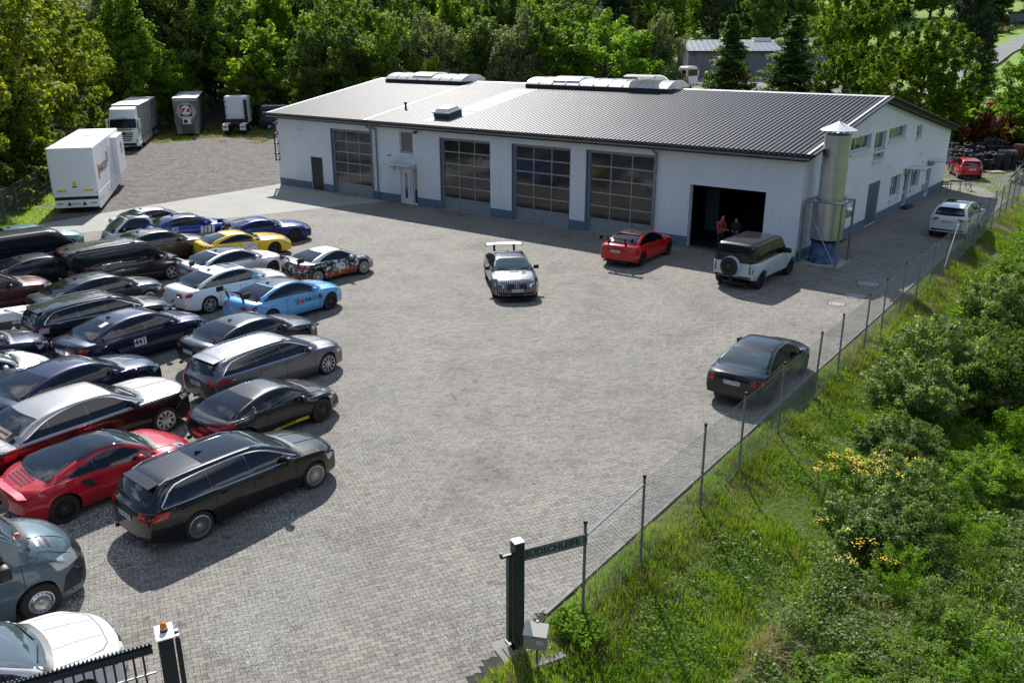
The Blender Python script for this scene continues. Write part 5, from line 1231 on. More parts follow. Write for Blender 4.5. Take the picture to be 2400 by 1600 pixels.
# ------------------------------------------------------------------ cars in the yard
p_black = paint('paint_black', (.006, .006, .007), .0); p_navy = paint('paint_navy', (.008, .014, .045), .35); p_dkgrey = paint('paint_dark_grey_blue', (.022, .027, .038), .5)
p_grey = paint('paint_slate_grey', (.15, .15, .165), .85, .40); p_white = paint('paint_white', (.72, .73, .74), .0); p_silver = paint('paint_silver', (.60, .61, .63), .85, .40)
p_red = paint('paint_red', (.46, .010, .022), .15); p_red2 = paint('paint_bright_red', (.50, .012, .012), .05); p_blue = paint('paint_light_blue', (.13, .40, .75), .05)
p_yellow = paint('paint_yellow', (.80, .52, .015), .0); p_brown = paint('paint_brown_grey', (.07, .055, .04), .5); p_maroon = paint('paint_maroon_brown', (.075, .028, .026), .5); p_teal = paint('paint_pale_teal', (.16, .30, .29), .3)
p_mblue = paint('paint_bright_blue', (.012, .045, .36), .3); p_dblue = paint('paint_deep_blue', (.010, .020, .13), .4); p_van = paint('paint_blue_grey', (.09, .135, .16), .2); p_coolwhite = paint('paint_ice_grey', (.50, .57, .62), .1)
p_wine = paint('paint_wine_red', (.09, .006, .008), .3); p_carbon = paint('carbon_roof', (.02, .021, .024), .2, .3)
GC = 'cars parked in rows on the left of the yard'
def decal(C, root, name, fn, mats):
    mb = MB(); fn(mb); return mb.obj(name, mats, root, smooth=True)
def rear_wing(C, root, x, z, w, m, up=.16, chord=.24):
    mb = MB(); vs = []
    for y in (-w, -w*.6, 0, w*.6, w):
        b = .02 * (1 - (y / w) ** 2)
        vs += [(x + chord/2, y, z + b), (x - chord/2, y, z + b + .05), (x - chord/2, y, z + b + .03), (x + chord/2, y, z + b - .02)]
    fs_ = []
    for i in range(4):
        for j in range(4): fs_.append((4*i+j, 4*i+(j+1) % 4, 4*i+4+(j+1) % 4, 4*i+4+j))
    mb.add(vs, fs_); mb.obj('wing_blade', [m], root, smooth=True, ang=30)
    for s_ in (-1, 1):
        mb = MB(); mb.box(x - chord*.62, x + chord*.62, s_*w - .008, s_*w + .008, z - .10, z + .10); mb.obj('wing_endplate', [M_['black']], root)
        p = shoot(C, 'T', x + .1, s_ * w * .55, -.01); mb = MB(); mb.bar(p, (x, s_ * w * .55, z + .0), .03, .10); mb.obj('wing_mount', [M_['black']], root)
# -- front column of the left group, nearest first
C = ctype('WAGON', WAGON)
place_car(C, (-6.23, 17.52), 49.3, 'black estate car with panoramic roof, nearest of the right-hand column and casting a long shadow', GC, p_black, 'estate_car', 'car', 'LD RR 995', 'multi')
C = ctype('CAYMAN', CAYMAN)
r = place_car(C, (-6.64, 21.37), 50.5, 'black sports coupe with yellow side stripes between the black estate and the grey estate', GC, p_black, 'sports_coupe', 'car', None, 'meshdark')
decal(C, r, 'side_stripe', lambda mb: patch(C, mb, [(-.52, .25), (-.30, .33), (.78, .36), (.78, .27)], 'R', .010), [M_['yellow']])
decal(C, r, 'stripe_lettering', lambda mb: decal_text(C, mb, 'PORSCHE', .085, (.12, .30), 'R', off=.014, bold=.01), [M_['ink']])
decal(C, r, 'nose_stripe', lambda mb: patch(C, mb, [(1.78, .33), (1.98, .37), (1.98, .29), (1.80, .25)], 'R', .010), [M_['yellow']])
decal(C, r, 'window_number', lambda mb: decal_text(C, mb, '2', .14, (-.80, 1.02), 'R', off=.012), [M_['alu']])
decal(C, r, 'red_plate', lambda mb: patch(C, mb, [(-.26, .50), (.26, .50), (.26, .62), (-.26, .62)], 'B', .012), [M_['redprint']])
decal(C, r, 'plate_lettering', lambda mb: decal_text(C, mb, 'GV 6197', .07, (0, .56), 'B', off=.016, flip=-1), [M_['plate']])
C = ctype('TOURER', TOURER)
place_car(C, (-7.36, 24.77), 52.0, 'slate grey estate car with chrome window line behind the black sports coupe', GC, p_grey, 'estate_car', 'car', 'LG MD 519', 'ten')
C = ctype('COUPE', COUPE)
place_car(C, (-8.61, 27.17), 51.5, 'dark grey-blue coupe with carbon roof between the grey estate and the light blue coupe', GC, p_dkgrey, 'coupe', 'car', 'DD CV 2132', 'doubledark', roof=p_carbon)
r = place_car(C, (-8.61, 31.74), 52.0, 'light blue racing coupe with tall rear wing and club lettering on its door', GC, p_blue, 'coupe', 'car', 'FD ZM 82', 'doubledark', roof=p_carbon)
rear_wing(C, r, -2.28, 1.36, .80, M_['blackgloss'])
decal(C, r, 'door_lettering', lambda mb: decal_text(C, mb, 'URBCLUB', .15, (.50, .67), 'R', off=.010, bold=.02), [M_['ink']])
decal(C, r, 'door_letter', lambda mb: decal_text(C, mb, 'N', .21, (-.04, .67), 'R', off=.012, bold=.03), [M_['redprint']])
decal(C, r, 'speed_marks', lambda mb: [patch(C, mb, [(-.36 + .03*k, .76 - .06*k), (-.15, .76 - .06*k), (-.14, .785 - .06*k), (-.32 + .03*k, .785 - .06*k)], 'R', .009) for k in range(4)], [M_['ink']])
decal(C, r, 'wheel_arch_marks', lambda mb: [patch(C, mb, [(.86, .46 + .09*k), (1.0, .46 + .09*k), (1.0, .475 + .09*k), (.86, .475 + .09*k)], 'R', .009) for k in range(3)], [M_['ink']])
C = ctype('SEDAN', SEDAN)
r = place_car(C, (-11.26, 33.50), 48.5, 'white saloon with sunroof between the light blue coupe and the pale silver coupe', GC, p_white, 'saloon_car', 'car', None, 'double')
decal(C, r, 'sunroof', lambda mb: patch(C, mb, [(-.35, -.42), (.20, -.40), (.20, .40), (-.35, .42)], 'T', .006), [M_['screen']])
decal(C, r, 'turquoise_tint', lambda mb: patch(C, mb, [(.42, .97), (.86, .97), (.92, 1.04), (.62, 1.18)], 'R', .012), [mat('turquoise_film', (.05, .38, .45), .2)])
C = ctype('COUPE', COUPE)
r = place_car(C, (-12.21, 36.97), 47.5, 'pale silver coupe with dark roof and rear wing behind the white saloon', GC, p_silver, 'coupe', 'car', 'AW CS 10', 'meshdark', roof=p_carbon)
rear_wing(C, r, -2.26, 1.20, .72, p_silver, chord=.18)
C = ctype('GT', GT)
r = place_car(C, (-13.09, 41.03), 38.0, 'yellow sports car with black wheels and a white sticker on its door', GC, p_yellow, 'sports_car', 'car', None, 'doubledark')
decal(C, r, 'door_sticker', lambda mb: patch(C, mb, [(-.25, .50), (.42, .50), (.42, .86), (-.25, .86)], 'R', .009), [M_['white']])
decal(C, r, 'sticker_rings', lambda mb: [decal_text(C, mb, 'O', .20, (-.10 + .2*k, .70), 'R', off=.013) for k in range(2)], [mat('print_magenta', (.5, .05, .35), .5)])
decal(C, r, 'sticker_lettering', lambda mb: decal_text(C, mb, 'GLASS', .07, (.25, .72), 'R', off=.013), [M_['ink']])
r = place_car(C, (-12.85, 44.3), 33.0, 'deep blue sports car with long bonnet and black rear wing, behind the yellow one', GC, p_dblue, 'sports_car', 'car', None, 'doubledark')
rear_wing(C, r, -2.0, 1.20, .70, M_['blackgloss'])
C = ctype('PORSCHE', PORSCHE)
p_art = paint('art_wrap', (.5, .5, .5), .1)
_o = N(p_art, 'ShaderNodeTexCoord').outputs['Object']; _s = N(p_art, 'ShaderNodeSeparateXYZ'); L(p_art, _o, _s.inputs[0])
_w = noise(p_art, 2.6, 1, .4, _o, 2.2); _w2 = noise(p_art, 5.5, 1, .4, _o, 1.2)
_c = ramp(p_art, _w, [(.0, (.62, .62, .62)), (.44, (.62, .62, .62)), (.455, (.01, .01, .012)), (.48, (.01, .01, .012)), (.49, (.30, .31, .32)), (.56, (.30, .31, .32)), (.565, (.01, .01, .012))])
_up = mth(p_art, 'GREATER_THAN', _s.outputs[2], .93); _rear = mth(p_art, 'LESS_THAN', _s.outputs[0], -.35)
_c = mixc(p_art, mth(p_art, 'MULTIPLY', _rear, mth(p_art, 'GREATER_THAN', _w2, .42)), _c, (.012, .012, .014))
_low = mth(p_art, 'LESS_THAN', _s.outputs[2], .46); _c = mixc(p_art, mth(p_art, 'MULTIPLY', _low, mth(p_art, 'GREATER_THAN', _w2, .47)), _c, (.55, .09, .02))
_c = mixc(p_art, _up, _c, (.70, .70, .70)); L(p_art, _c, B(p_art).inputs['Base Color'])
r = place_car(C, (-8.11, 37.38), 46.5, 'white sports coupe covered in black, grey and orange graffiti artwork with a star', GC, p_art, 'sports_coupe', 'car', None, 'multi')
def star(mb, cx, cz, R0, mi=0):
    P = [(cx + R0 * math.sin(2*math.pi*k/5 + .15), cz + R0 * math.cos(2*math.pi*k/5 + .15)) for k in range(5)]
    for k in range(5): strip(C, mb, [P[k], P[(k+2) % 5]], 'R', .035, .010)
decal(C, r, 'star_outline', lambda mb: star(mb, .62, .62, .24), [M_['ink']])
rear_wing(C, r, -1.85, 1.12, .66, p_art, chord=.26)
# -- the same column further back and second column
C = ctype('COUPE', COUPE)
r = place_car(C, (-16.87, 44.65), 36.5, 'bright blue rally coupe with white motorsport lettering and a number panel', GC, p_mblue, 'coupe', 'car', None, 'doubledark', roof=p_dkgrey)
decal(C, r, 'number_panel', lambda mb: patch(C, mb, [(-1.1, .72), (-.78, .72), (-.78, .93), (-1.1, .93)], 'R', .009), [M_['plate']])
decal(C, r, 'number_lettering', lambda mb: decal_text(C, mb, '180', .14, (-.94, .825), 'R', off=.013, bold=.03), [M_['ink']])
decal(C, r, 'white_bars', lambda mb: [patch(C, mb, [(.30 + .19*k, .50), (.44 + .19*k, .50), (.50 + .19*k, .86), (.36 + .19*k, .86)], 'R', .009) for k in range(4)], [M_['white']])
decal(C, r, 'door_lettering', lambda mb: decal_text(C, mb, 'MOTORSPORT', .13, (.42, .40), 'R', off=.012, bold=.02), [M_['white']])
r = place_car(C, (-19.3, 46.6), 40, 'white coupe with black side windows, farthest of the parked cars beside the light paving', GC, p_white, 'coupe', 'car', None, 'double')
C = ctype('SMART', SMART)
place_car(C, (-19.5, 43.3), 222, 'tiny silver and black two-seat city car facing left towards the black van', GC, p_silver, 'city_car', 'car', None, 'five', roof=M_['blackgloss'], pmap={'mirror': M_['black']})
C = ctype('SEDAN', SEDAN)
place_car(C, (-16.86, 40.46), 43.0, 'brown-grey metallic saloon between the black people carrier and the blue rally coupe', GC, p_brown, 'saloon_car', 'car', None, 'multi')
C = ctype('VAN', VAN)
r = place_car(C, (-16.63, 36.16), 49.1, 'shiny black people carrier with silver five-spoke wheels and roof rails', GC, p_black, 'people_carrier', 'van', 'LM GT 33', 'five')
decal(C, r, 'high_brake_light', lambda mb: patch(C, mb, [(-.25, 1.80), (.25, 1.80), (.25, 1.85), (-.25, 1.85)], 'B', .01), [M_['lampr']])
C = ctype('BUS', BUS)
place_car(C, (-21.45, 37.92), 46.0, 'long black minibus cut off by the left edge, behind the dark blue coupe', GC, p_black, 'minibus', 'van', None, 'multidark', roof=p_dkgrey)
C = ctype('SEDAN', SEDAN)
place_car(C, (-23.44, 41.47), 44.0, 'pale teal saloon half hidden behind the long black minibus', GC, p_teal, 'saloon_car', 'car', None, 'multi')
C = ctype('COUPE', COUPE)
place_car(C, (-19.91, 35.68), 47.0, 'dark blue-grey coupe with clear windows in front of the long black minibus', GC, p_dkgrey, 'coupe', 'car', None, 'double')
C = ctype('SUV', SUV)
place_car(C, (-20.12, 31.67), 46.0, 'maroon-brown metallic off-roader cut off by the left edge', GC, p_maroon, 'off_roader', 'car', None, 'double')
C = ctype('SEDAN', SEDAN)
place_car(C, (-15.87, 32.16), 50.0, 'dark steel-blue saloon between the black people carrier and the old black estate', GC, p_dkgrey, 'saloon_car', 'car', None, 'double')
C = ctype('TOURER', TOURER)
r = place_car(C, (-14.56, 29.41), 47.0, 'black estate car with chrome window line and a crumpled bonnet edge', GC, p_black, 'estate_car', 'car', None, 'double')
decal(C, r, 'taped_tail_lamp', lambda mb: patch(C, mb, [(-2.42, .72), (-2.12, .74), (-2.10, .90), (-2.40, .90)], 'R', .012), [M_['lampw']])
mb = MB(); random.seed(3)
for k in range(16): p = Vector((2.28 + random.uniform(-.12, .10), random.uniform(-.85, .3), random.uniform(.35, .78))); q = p + Vector((random.uniform(-.1, .14), random.uniform(-.25, .25), random.uniform(-.1, .1))); mb.bar(p, q, .05, .012)
tag(mb.obj('torn_bumper_pieces', [p_black], r), kind='stuff')
C = ctype('SEDAN', SEDAN)
r = place_car(C, (-12.55, 27.40), 54.0, 'navy blue saloon with a white 441 number panel on its rear door', GC, p_navy, 'saloon_car', 'car', 'D DR 74 14', 'multidark')
decal(C, r, 'number_panel', lambda mb: patch(C, mb, [(-.62, .56), (-.20, .56), (-.20, .80), (-.62, .80)], 'R', .010), [M_['plate']])
decal(C, r, 'number_lettering', lambda mb: decal_text(C, mb, '441', .19, (-.41, .68), 'R', off=.014, bold=.04), [M_['ink']])
decal(C, r, 'roof_sticker', lambda mb: patch(C, mb, [(-1.35, -.42), (-1.08, -.42), (-1.08, -.22), (-1.35, -.22)], 'T', .012), [M_['plate']])
decal(C, r, 'bonnet_stripe_red', lambda mb: patch(C, mb, [(1.35, -.60), (2.05, -.56), (2.05, -.51), (1.35, -.55)], 'T', .008), [M_['redprint']])
decal(C, r, 'bonnet_stripe_blue', lambda mb: patch(C, mb, [(1.2, -.67), (1.8, -.64), (1.8, -.60), (1.2, -.63)], 'T', .008), [mat('print_light_blue', (.05, .2, .6), .4)])
C = ctype('COUPE2', COUPE2)
place_car(C, (-12.45, 22.90), 57.0, 'navy blue two-door coupe between the 441 saloon and the two-tone limousine', GC, p_navy, 'coupe', 'car', None, 'ten', fplate=False)
C = ctype('LUX', LUX)
p_two = paint('paint_two_tone_silver', (.50, .50, .49), .55)
p_lux = paint('paint_two_tone', (.5, .5, .5), .5)
_o = N(p_lux, 'ShaderNodeTexCoord').outputs['Object']; _s = N(p_lux, 'ShaderNodeSeparateXYZ'); L(p_lux, _o, _s.inputs[0])
_f = mth(p_lux, 'GREATER_THAN', _s.outputs[2], 1.005); L(p_lux, mixc(p_lux, _f, (.030, .012, .012), (.44, .43, .41)), B(p_lux).inputs['Base Color'])  # red cast of the lower half: neighbouring car's reflection put into the colour
r = place_car(C, (-10.94, 20.29), 53.5, 'two-tone limousine, silver above and near-black brown with reflected red below, with large spoked wheels', GC, p_lux, 'limousine', 'car', None, 'luxury', pmap={'mirror': p_black})
decal(C, r, 'coachline', lambda mb: strip(C, mb, [(-2.6, .985), (-1, 1.0), (0, 1.0), (1.2, 1.0), (2.4, .965)], 'R', .012, .006), [M_['chrome']])
decal(C, r, 'tan_parcel_shelf', lambda mb: patch(C, mb, [(-2.12, -.50), (-1.93, -.52), (-1.93, .52), (-2.12, .50)], 'T', .009), [mat('tan_leather', (.30, .18, .09), .35, coat=.8)])
C = ctype('PORSCHE', PORSCHE)
r = place_car(C, (-9.51, 18.01), 47.5, 'glossy red rear-engined sports coupe between the limousine and the grey van', GC, p_red, 'sports_coupe', 'car', None, 'meshdark', roof=M_['glass'])
decal(C, r, 'side_air_intake', lambda mb: patch(C, mb, [(-.82, .86), (-.60, .83), (-.48, .66), (-.58, .62), (-.74, .74)], 'R', .008), [M_['black']])
decal(C, r, 'engine_grille', lambda mb: [patch(C, mb, [(-1.82 + .085*k, -.40), (-1.79 + .085*k, -.40), (-1.79 + .085*k, .40), (-1.82 + .085*k, .40)], 'T', .008) for k in range(5)], [M_['black']])
mb = MB(); pts = [(-1.98 - .12 * (1 - (y / .78) ** 2), y) for y in (-.78, -.6, -.3, 0, .3, .6, .78)]
vs = []
for x, y in pts: p = shoot(C, 'T', x + .12, y, .0); vs += [(x + .14, y, p.z + .02), (x - .06, y, p.z + .085), (x - .07, y, p.z + .05), (x + .10, y, p.z - .02)]
mb.add(vs, [(4*i+j, 4*i+4+j, 4*i+4+(j+1) % 4, 4*i+(j+1) % 4) for i in range(6) for j in range(4)]); mb.obj('tail_spoiler', [p_red], r, smooth=True, ang=40)
C = ctype('SPRINT', SPRINT)
r = place_car(C, (-10.45, 12.60), 44.8, 'blue-grey panel van with steel wheels, front end only at the left edge', GC, p_van, 'panel_van', 'van', None, 'steel', pmap={'mirror': M_['black']})
decal(C, r, 'bumper_corner', lambda mb: patch(C, mb, [(2.20, .36), (2.78, .36), (2.80, .74), (2.52, .78), (2.30, .66)], 'R', .010), [M_['black']])
decal(C, r, 'bonnet_vents', lambda mb: [patch(C, mb, [(1.98 + .09*k, s*.42), (2.03 + .09*k, s*.42), (2.03 + .09*k, s*.70), (1.98 + .09*k, s*.70)], 'T', .008) for k in range(3) for s in (-1, 1)], [M_['gunmetal']])
C = ctype('SEDAN', SEDAN)
place_car(C, (-8.30, 10.42), 42.5, 'bright white saloon in the bottom left corner behind the sliding gate', GC, p_white, 'saloon_car', 'car', None, 'double')
C = ctype('PORSCHE', PORSCHE)
place_car(C, (-15.70, 23.69), 47.0, 'silver sports coupe at the left edge between the wreck parts and the navy coupe', GC, p_silver, 'sports_coupe', 'car', None, 'ten')
C = ctype('SEDAN', SEDAN)
place_car(C, (-17.1, 25.4), 44, 'damaged dark blue car at the left edge with its headlamp hanging loose', GC, p_navy, 'saloon_car', 'car', None, 'multi')
# -- cars standing free in the yard
C = ctype('COUPE', COUPE)
p_cam = paint('camouflage_wrap', (.5, .5, .5), .3)
_o = N(p_cam, 'ShaderNodeTexCoord').outputs['Object']; _s = N(p_cam, 'ShaderNodeSeparateXYZ'); L(p_cam, _o, _s.inputs[0])
_ay = mth(p_cam, 'ABSOLUTE', _s.outputs[1]); _d = mth(p_cam, 'ADD', mth(p_cam, 'MULTIPLY', _ay, 1.1), mth(p_cam, 'MULTIPLY', _s.outputs[2], .9))
_side = mth(p_cam, 'GREATER_THAN', _ay, .74); _nose = mth(p_cam, 'GREATER_THAN', _s.outputs[0], 1.95); _k = mth(p_cam, 'MAXIMUM', _side, mth(p_cam, 'MULTIPLY', _nose, mth(p_cam, 'LESS_THAN', mth(p_cam, 'FRACT', mth(p_cam, 'MULTIPLY', _s.outputs[1], 14)), .62)))
L(p_cam, mixc(p_cam, _k, (.34, .35, .38), (.012, .013, .02)), B(p_cam).inputs['Base Color'])
r = place_car(C, (-.08, 35.56), 277.4, 'black and white wrapped racing coupe with tall white wing facing the camera mid-yard', None, p_cam, 'racing_coupe', 'car', 'AK GT 4400', 'doubledark', roof=p_carbon, pmap={'mirror': M_['black']})
rear_wing(C, r, -2.15, 1.38, .80, M_['white'], chord=.18)
decal(C, r, 'bonnet_vent', lambda mb: [patch(C, mb, q, 'T', .008) for q in ([(1.18, -.20), (1.32, -.20), (1.32, .20), (1.18, .20)], [(1.1, .34), (1.45, .28), (1.50, .42), (1.2, .50)], [(1.1, -.34), (1.45, -.28), (1.50, -.42), (1.2, -.50)])], [M_['gunmetal']])
decal(C, r, 'red_grille_edge', lambda mb: strip(C, mb, [(-.44, .52), (-.40, .49), (0, .48), (.40, .49), (.44, .52)], 'F', .018, .012), [M_['redprint']])
mb = MB(); mb.add([(2.10, -.86, .13), (2.38, -.7, .13), (2.44, 0, .13), (2.38, .7, .13), (2.10, .86, .13), (2.10, -.86, .15), (2.38, -.7, .15), (2.44, 0, .15), (2.38, .7, .15), (2.10, .86, .15)], [(4,3,2,1,0), (5,6,7,8,9), (0,1,6,5), (1,2,7,6), (2,3,8,7), (3,4,9,8)]); mb.obj('front_splitter', [M_['black']], r)
r = place_car(C, (6.09, 40.79), 54.8, 'bright red coupe with black rear wing parked by the last glazed gate', None, p_red2, 'coupe', 'car', 'DI MP 24', 'doubledark', roof=p_carbon)
rear_wing(C, r, -2.28, 1.34, .80, M_['blackgloss'])
C = ctype('DEF', DEF)
p_def = paint('paint_ice_with_black_top', (.5, .57, .62), .1); _o = N(p_def, 'ShaderNodeTexCoord').outputs['Object']; _s = N(p_def, 'ShaderNodeSeparateXYZ'); L(p_def, _o, _s.inputs[0])
L(p_def, mixc(p_def, mth(p_def, 'MULTIPLY', mth(p_def, 'GREATER_THAN', _s.outputs[2], 1.185), mth(p_def, 'LESS_THAN', _s.outputs[0], 1.1)), (.50, .57, .62), (.008, .008, .012)), B(p_def).inputs['Base Color'])
r = place_car(C, (10.71, 37.04), 50.5, 'white off-roader with black roof and spare wheel on its tail outside the open gateway', None, p_def, 'off_roader', 'car', 'MA NT 333', 'fivedark' if False else 'multidark', roof=p_black, pmap={'mirror': M_['black']})
ty, rm = wheel_meshes(.39, 'multidark', .25)
w = link('spare_wheel', ty, r, None, (-2.50, 0.05, 1.02)); w.rotation_euler = (0, 0, -math.pi/2); link('rim', rm, w)
mb = MB(); mb.lathe([(.40, -.13), (.415, -.08), (.415, .10), (.36, .12)], 30, 0, None, 'y'); o = mb.obj('wheel_cover_band', [p_coolwhite], r, smooth=True, ang=40, loc=(-2.46, .05, 1.02), rot=(0, 0, -math.pi/2))
decal(C, r, 'upper_tail', lambda mb: [patch(C, mb, [(-.88, 1.17), (.88, 1.17), (.74, 1.86), (-.74, 1.86)], 'B', .003)], [p_black])
for s_ in (-1, 1):
    decal(C, r, 'taillight_strip', lambda mb: patch(C, mb, [(s_*.74, .74), (s_*.80, .74), (s_*.80, 1.18), (s_*.74, 1.18)], 'B', .008), [M_['black']])
    decal(C, r, 'taillight', lambda mb: [patch(C, mb, [(s_*.745, .80 + .11*k), (s_*.795, .80 + .11*k), (s_*.795, .87 + .11*k), (s_*.745, .87 + .11*k)], 'B', .012) for k in range(3)], [M_['lampr']])
    decal(C, r, 'reversing_lamp', lambda mb: [patch(C, mb, [(s_*(.88 + .03*math.cos(t)), .80 + .03*math.sin(t) + dz) for t in [i*math.pi/4 for i in range(8)]], 'B', .012) for dz in (0, .09)], [M_['gunmetal']])
decal(C, r, 'tow_bar', lambda mb: mb.box(-2.5, -2.3, -.05, .05, .42, .50), [M_['gunmetal']])
for x in (-1.9, 1.4): pass
C = ctype('CLASSIC', CLASSIC)
r = place_car(C, (7.63, 24.72), 54.1, 'older black saloon parked against the wire fence on the right', None, p_black, 'saloon_car', 'car', 'AI 2129 HB', 'doubledark', fplate=False)
C = ctype('SUV', SUV)
place_car(C, (24.32, 46.91), 53.1, 'white off-roader with black rear glass by the fence beside the gable end', None, p_white, 'off_roader', 'car', 'AW KA 2042', 'double')
C = ctype('HATCH', HATCH)
r = place_car(C, (34.91, 67.33), 76.0, 'small red hatchback with stripped black door in front of the tyre stacks', None, p_red, 'hatchback', 'car', 'AW D 210', 'five')
decal(C, r, 'black_door_panel', lambda mb: patch(C, mb, [(-.1, .32), (.78, .32), (.80, .93), (-.1, .95)], 'L', .006), [M_['black']])
decal(C, r, 'bumper_patch', lambda mb: [patch(C, mb, [(s*.45, .48), (s*.82, .50), (s*.82, .70), (s*.5, .70)], 'B', .012) for s in (-1, 1)], [M_['black']])
# ------------------------------------------------------------------ trucks and trailers
m_tw = worn('trailer_white', (.79, .80, .81), .45, .03, .5); m_ts = worn('trailer_silver', (.36, .37, .38), .35, .04, .4, .5); m_tg = mat('trailer_grey', (.12, .12, .125), .4, .3, coat=.4)
def flat_text(s, size, M, mats, parent, name='lettering', bold=.01, sx=1.0):
    v, f = text_tris(s, size, bold); mb = MB(); mb.add([M @ Vector((x * sx, y, 0)) for x, y in v], f); return mb.obj(name, mats, parent)
def plane_M(o, xdir, up, n=None):
    x = Vector(xdir).normalized(); u = Vector(up).normalized(); z = x.cross(u); return Matrix((( x.x, u.x, z.x, o[0]), (x.y, u.y, z.y, o[1]), (x.z, u.z, z.z, o[2]), (0, 0, 0, 1)))
def big_wheel(parent, x, y, r=.50, w=.32, rim='alu'):
    mb = MB(); mb.lathe([(r*.58, -w/2+.03), (r*.62, -w/2), (r-.04, -w/2+.01), (r, -w/2+.05), (r, w/2-.05), (r-.04, w/2-.01), (r*.62, w/2), (r*.58, w/2-.03)], 24, 0, None, 'y'); o = mb.obj('wheel', [M_['rubber']], parent, ang=40, loc=(x, y, r))
    mb = MB(); mb.lathe([(r*.6, -w/2+.02), (r*.5, -w/2+.07), (r*.35, -w/2+.10), (r*.3, -w/2 - .01), (.02, -w/2-.02)], 20, 0, None, 'y'); q = mb.obj('rim', [M_[rim]], o, ang=40)
    if y > 0: o.rotation_euler = (0, 0, math.pi)
    return o
# white show trailer: local x = along its length (away from the camera), origin at rear bumper centre
tr = empty('exhibition_trailer', (-26.35, 52.35, 0), R(107.0), 'white exhibition trailer with tyre maker lettering, its back to the parked cars', 'trailer')
mb = MB(); mb.bbox(0, 12.6, -1.27, 1.27, .98, 3.84, .03); mb.obj('box_body', [m_tw], tr)
mb = MB(); mb.box(.02, 12.55, -1.25, 1.25, 3.841, 3.86); mb.obj('roof_sheet', [m_tw], tr)
mb = MB(); mb.box(-.012, -.001, -1.18, 1.18, 1.20, 3.66); mb.obj('rear_panel', [m_tw], tr)
mb = MB(); mb.box(.06, .5, -1.2, 1.2, .75, .975); mb.obj('underframe', [M_['black']], tr)
mb = MB(); mb.box(.3, 12.4, -1.1, 1.1, .6, 1.1); mb.obj('underframe', [M_['black']], tr)
mb = MB(); mb.box(-.04, .05, -1.22, 1.22, .34, .78); o = mb.obj('rear_bumper', [m_tw], tr)
for y in (-1.05, -.93, -.81, 1.05, .93, .81): mb = MB(); mb.tube((-.055, y, .58), (-.035, y, .58), .045, 10); mb.obj('rear_lamp', [M_['gunmetal']], tr)
for y in (-.42, .42): mb = MB(); mb.prism([(y-.13, .46), (y+.13, .46), (y, .70)], .04, .055, 0, Matrix(((0,0,-1,0),(1,0,0,0),(0,1,0,0),(0,0,0,1)))); mb.obj('reflector_triangle', [M_['black']], tr)
o = link('number_plate', plate_mesh('VGW R 21', .52, .13), tr, None, (-.045, 0, .50)); o.scale = (1, -1, 1)
for y in (-.75, .75): mb = MB(); mb.box(-.02, -.012, y - .26, y + .26, 1.28, 1.40); mb.obj('orange_marker', [M_['yellow']], tr)
mb = MB(); mb.box(-.02, -.013, -.10, .10, 1.62, 1.88); mb.obj('warning_sticker', [M_['yellow']], tr)
mb = MB(); mb.box(-.021, -.014, -.14, .14, 1.53, 1.60); mb.obj('sticker_caption', [M_['gunmetal']], tr)
mb = MB()
for (y, z) in ((-1.24, 1.15), (1.18, 1.15), (-1.24, 3.70), (1.18, 3.70)): mb = MB(); mb.box(-.018, .0, y, y + .06, z, z + .05); mb.obj('corner_fitting', [M_['gunmetal']], tr)
# side facing the yard is local -y
for (xa, xb, za, zb) in ((.02, 4.0, .22, 1.12), (4.05, 7.8, .24, 1.10), (7.9, 11.0, .28, 1.08)): mb = MB(); mb.box(xa, xb, -1.28, -1.22, za, zb); mb.obj('side_skirt', [m_tw], tr)
for x in (.35, .9, 1.6, 4.4, 5.6, 8.4): mb = MB(); mb.tube((x, -1.30, .72), (x, -1.275, .72), .05, 8); mb.obj('skirt_hole', [M_['gunmetal']], tr)
for x in (3.9, 6.1, 9.2): mb = MB(); mb.box(x, x + .02, -1.275, -1.268, 1.15, 3.72); mb.obj('panel_joint', [M_['gunmetal']], tr)
mb = MB(); mb.bbox(8.3, 12.1, -1.62, -1.271, 1.15, 3.62, .03); mb.obj('slide_out', [m_tw], tr)
mb = MB(); mb.box(10.2, 11.2, -1.632, -1.621, 2.35, 3.05); mb.obj('window', [M_['blackgloss']], tr)
mb = MB(); mb.box(6.9, 7.05, -1.282, -1.272, 1.3, 3.2); mb.obj('door_outline', [M_['alu']], tr)
mb = MB(); mb.box(5.0, 6.0, -1.284, -1.273, 2.35, 3.05); mb.obj('window', [M_['blackgloss']], tr)
mb = MB(); mb.add([(1.0, -1.274, 1.9), (1.55, -1.274, 1.75), (1.55, -1.274, 2.75), (1.0, -1.274, 2.65)], [(0, 1, 2, 3)]); mb.obj('red_emblem', [mat('orange_red_print', (.55, .09, .03), .5)], tr)
flat_text('HANKOOK', .52, plane_M((3.3, -1.276, 2.3), (1, 0, 0), (0, 0, 1)), [M_['ink']], tr, 'trailer_lettering', .03, .95)
mb = MB(); mb.box(6.6, 7.7, -.3, .3, 3.861, 3.875); mb.obj('roof_hatch', [M_['alu']], tr)
for x in (2.6, 3.9): 
    for y in (-1.0, 1.0): big_wheel(tr, x, y, .42, .3, 'gunmetal')
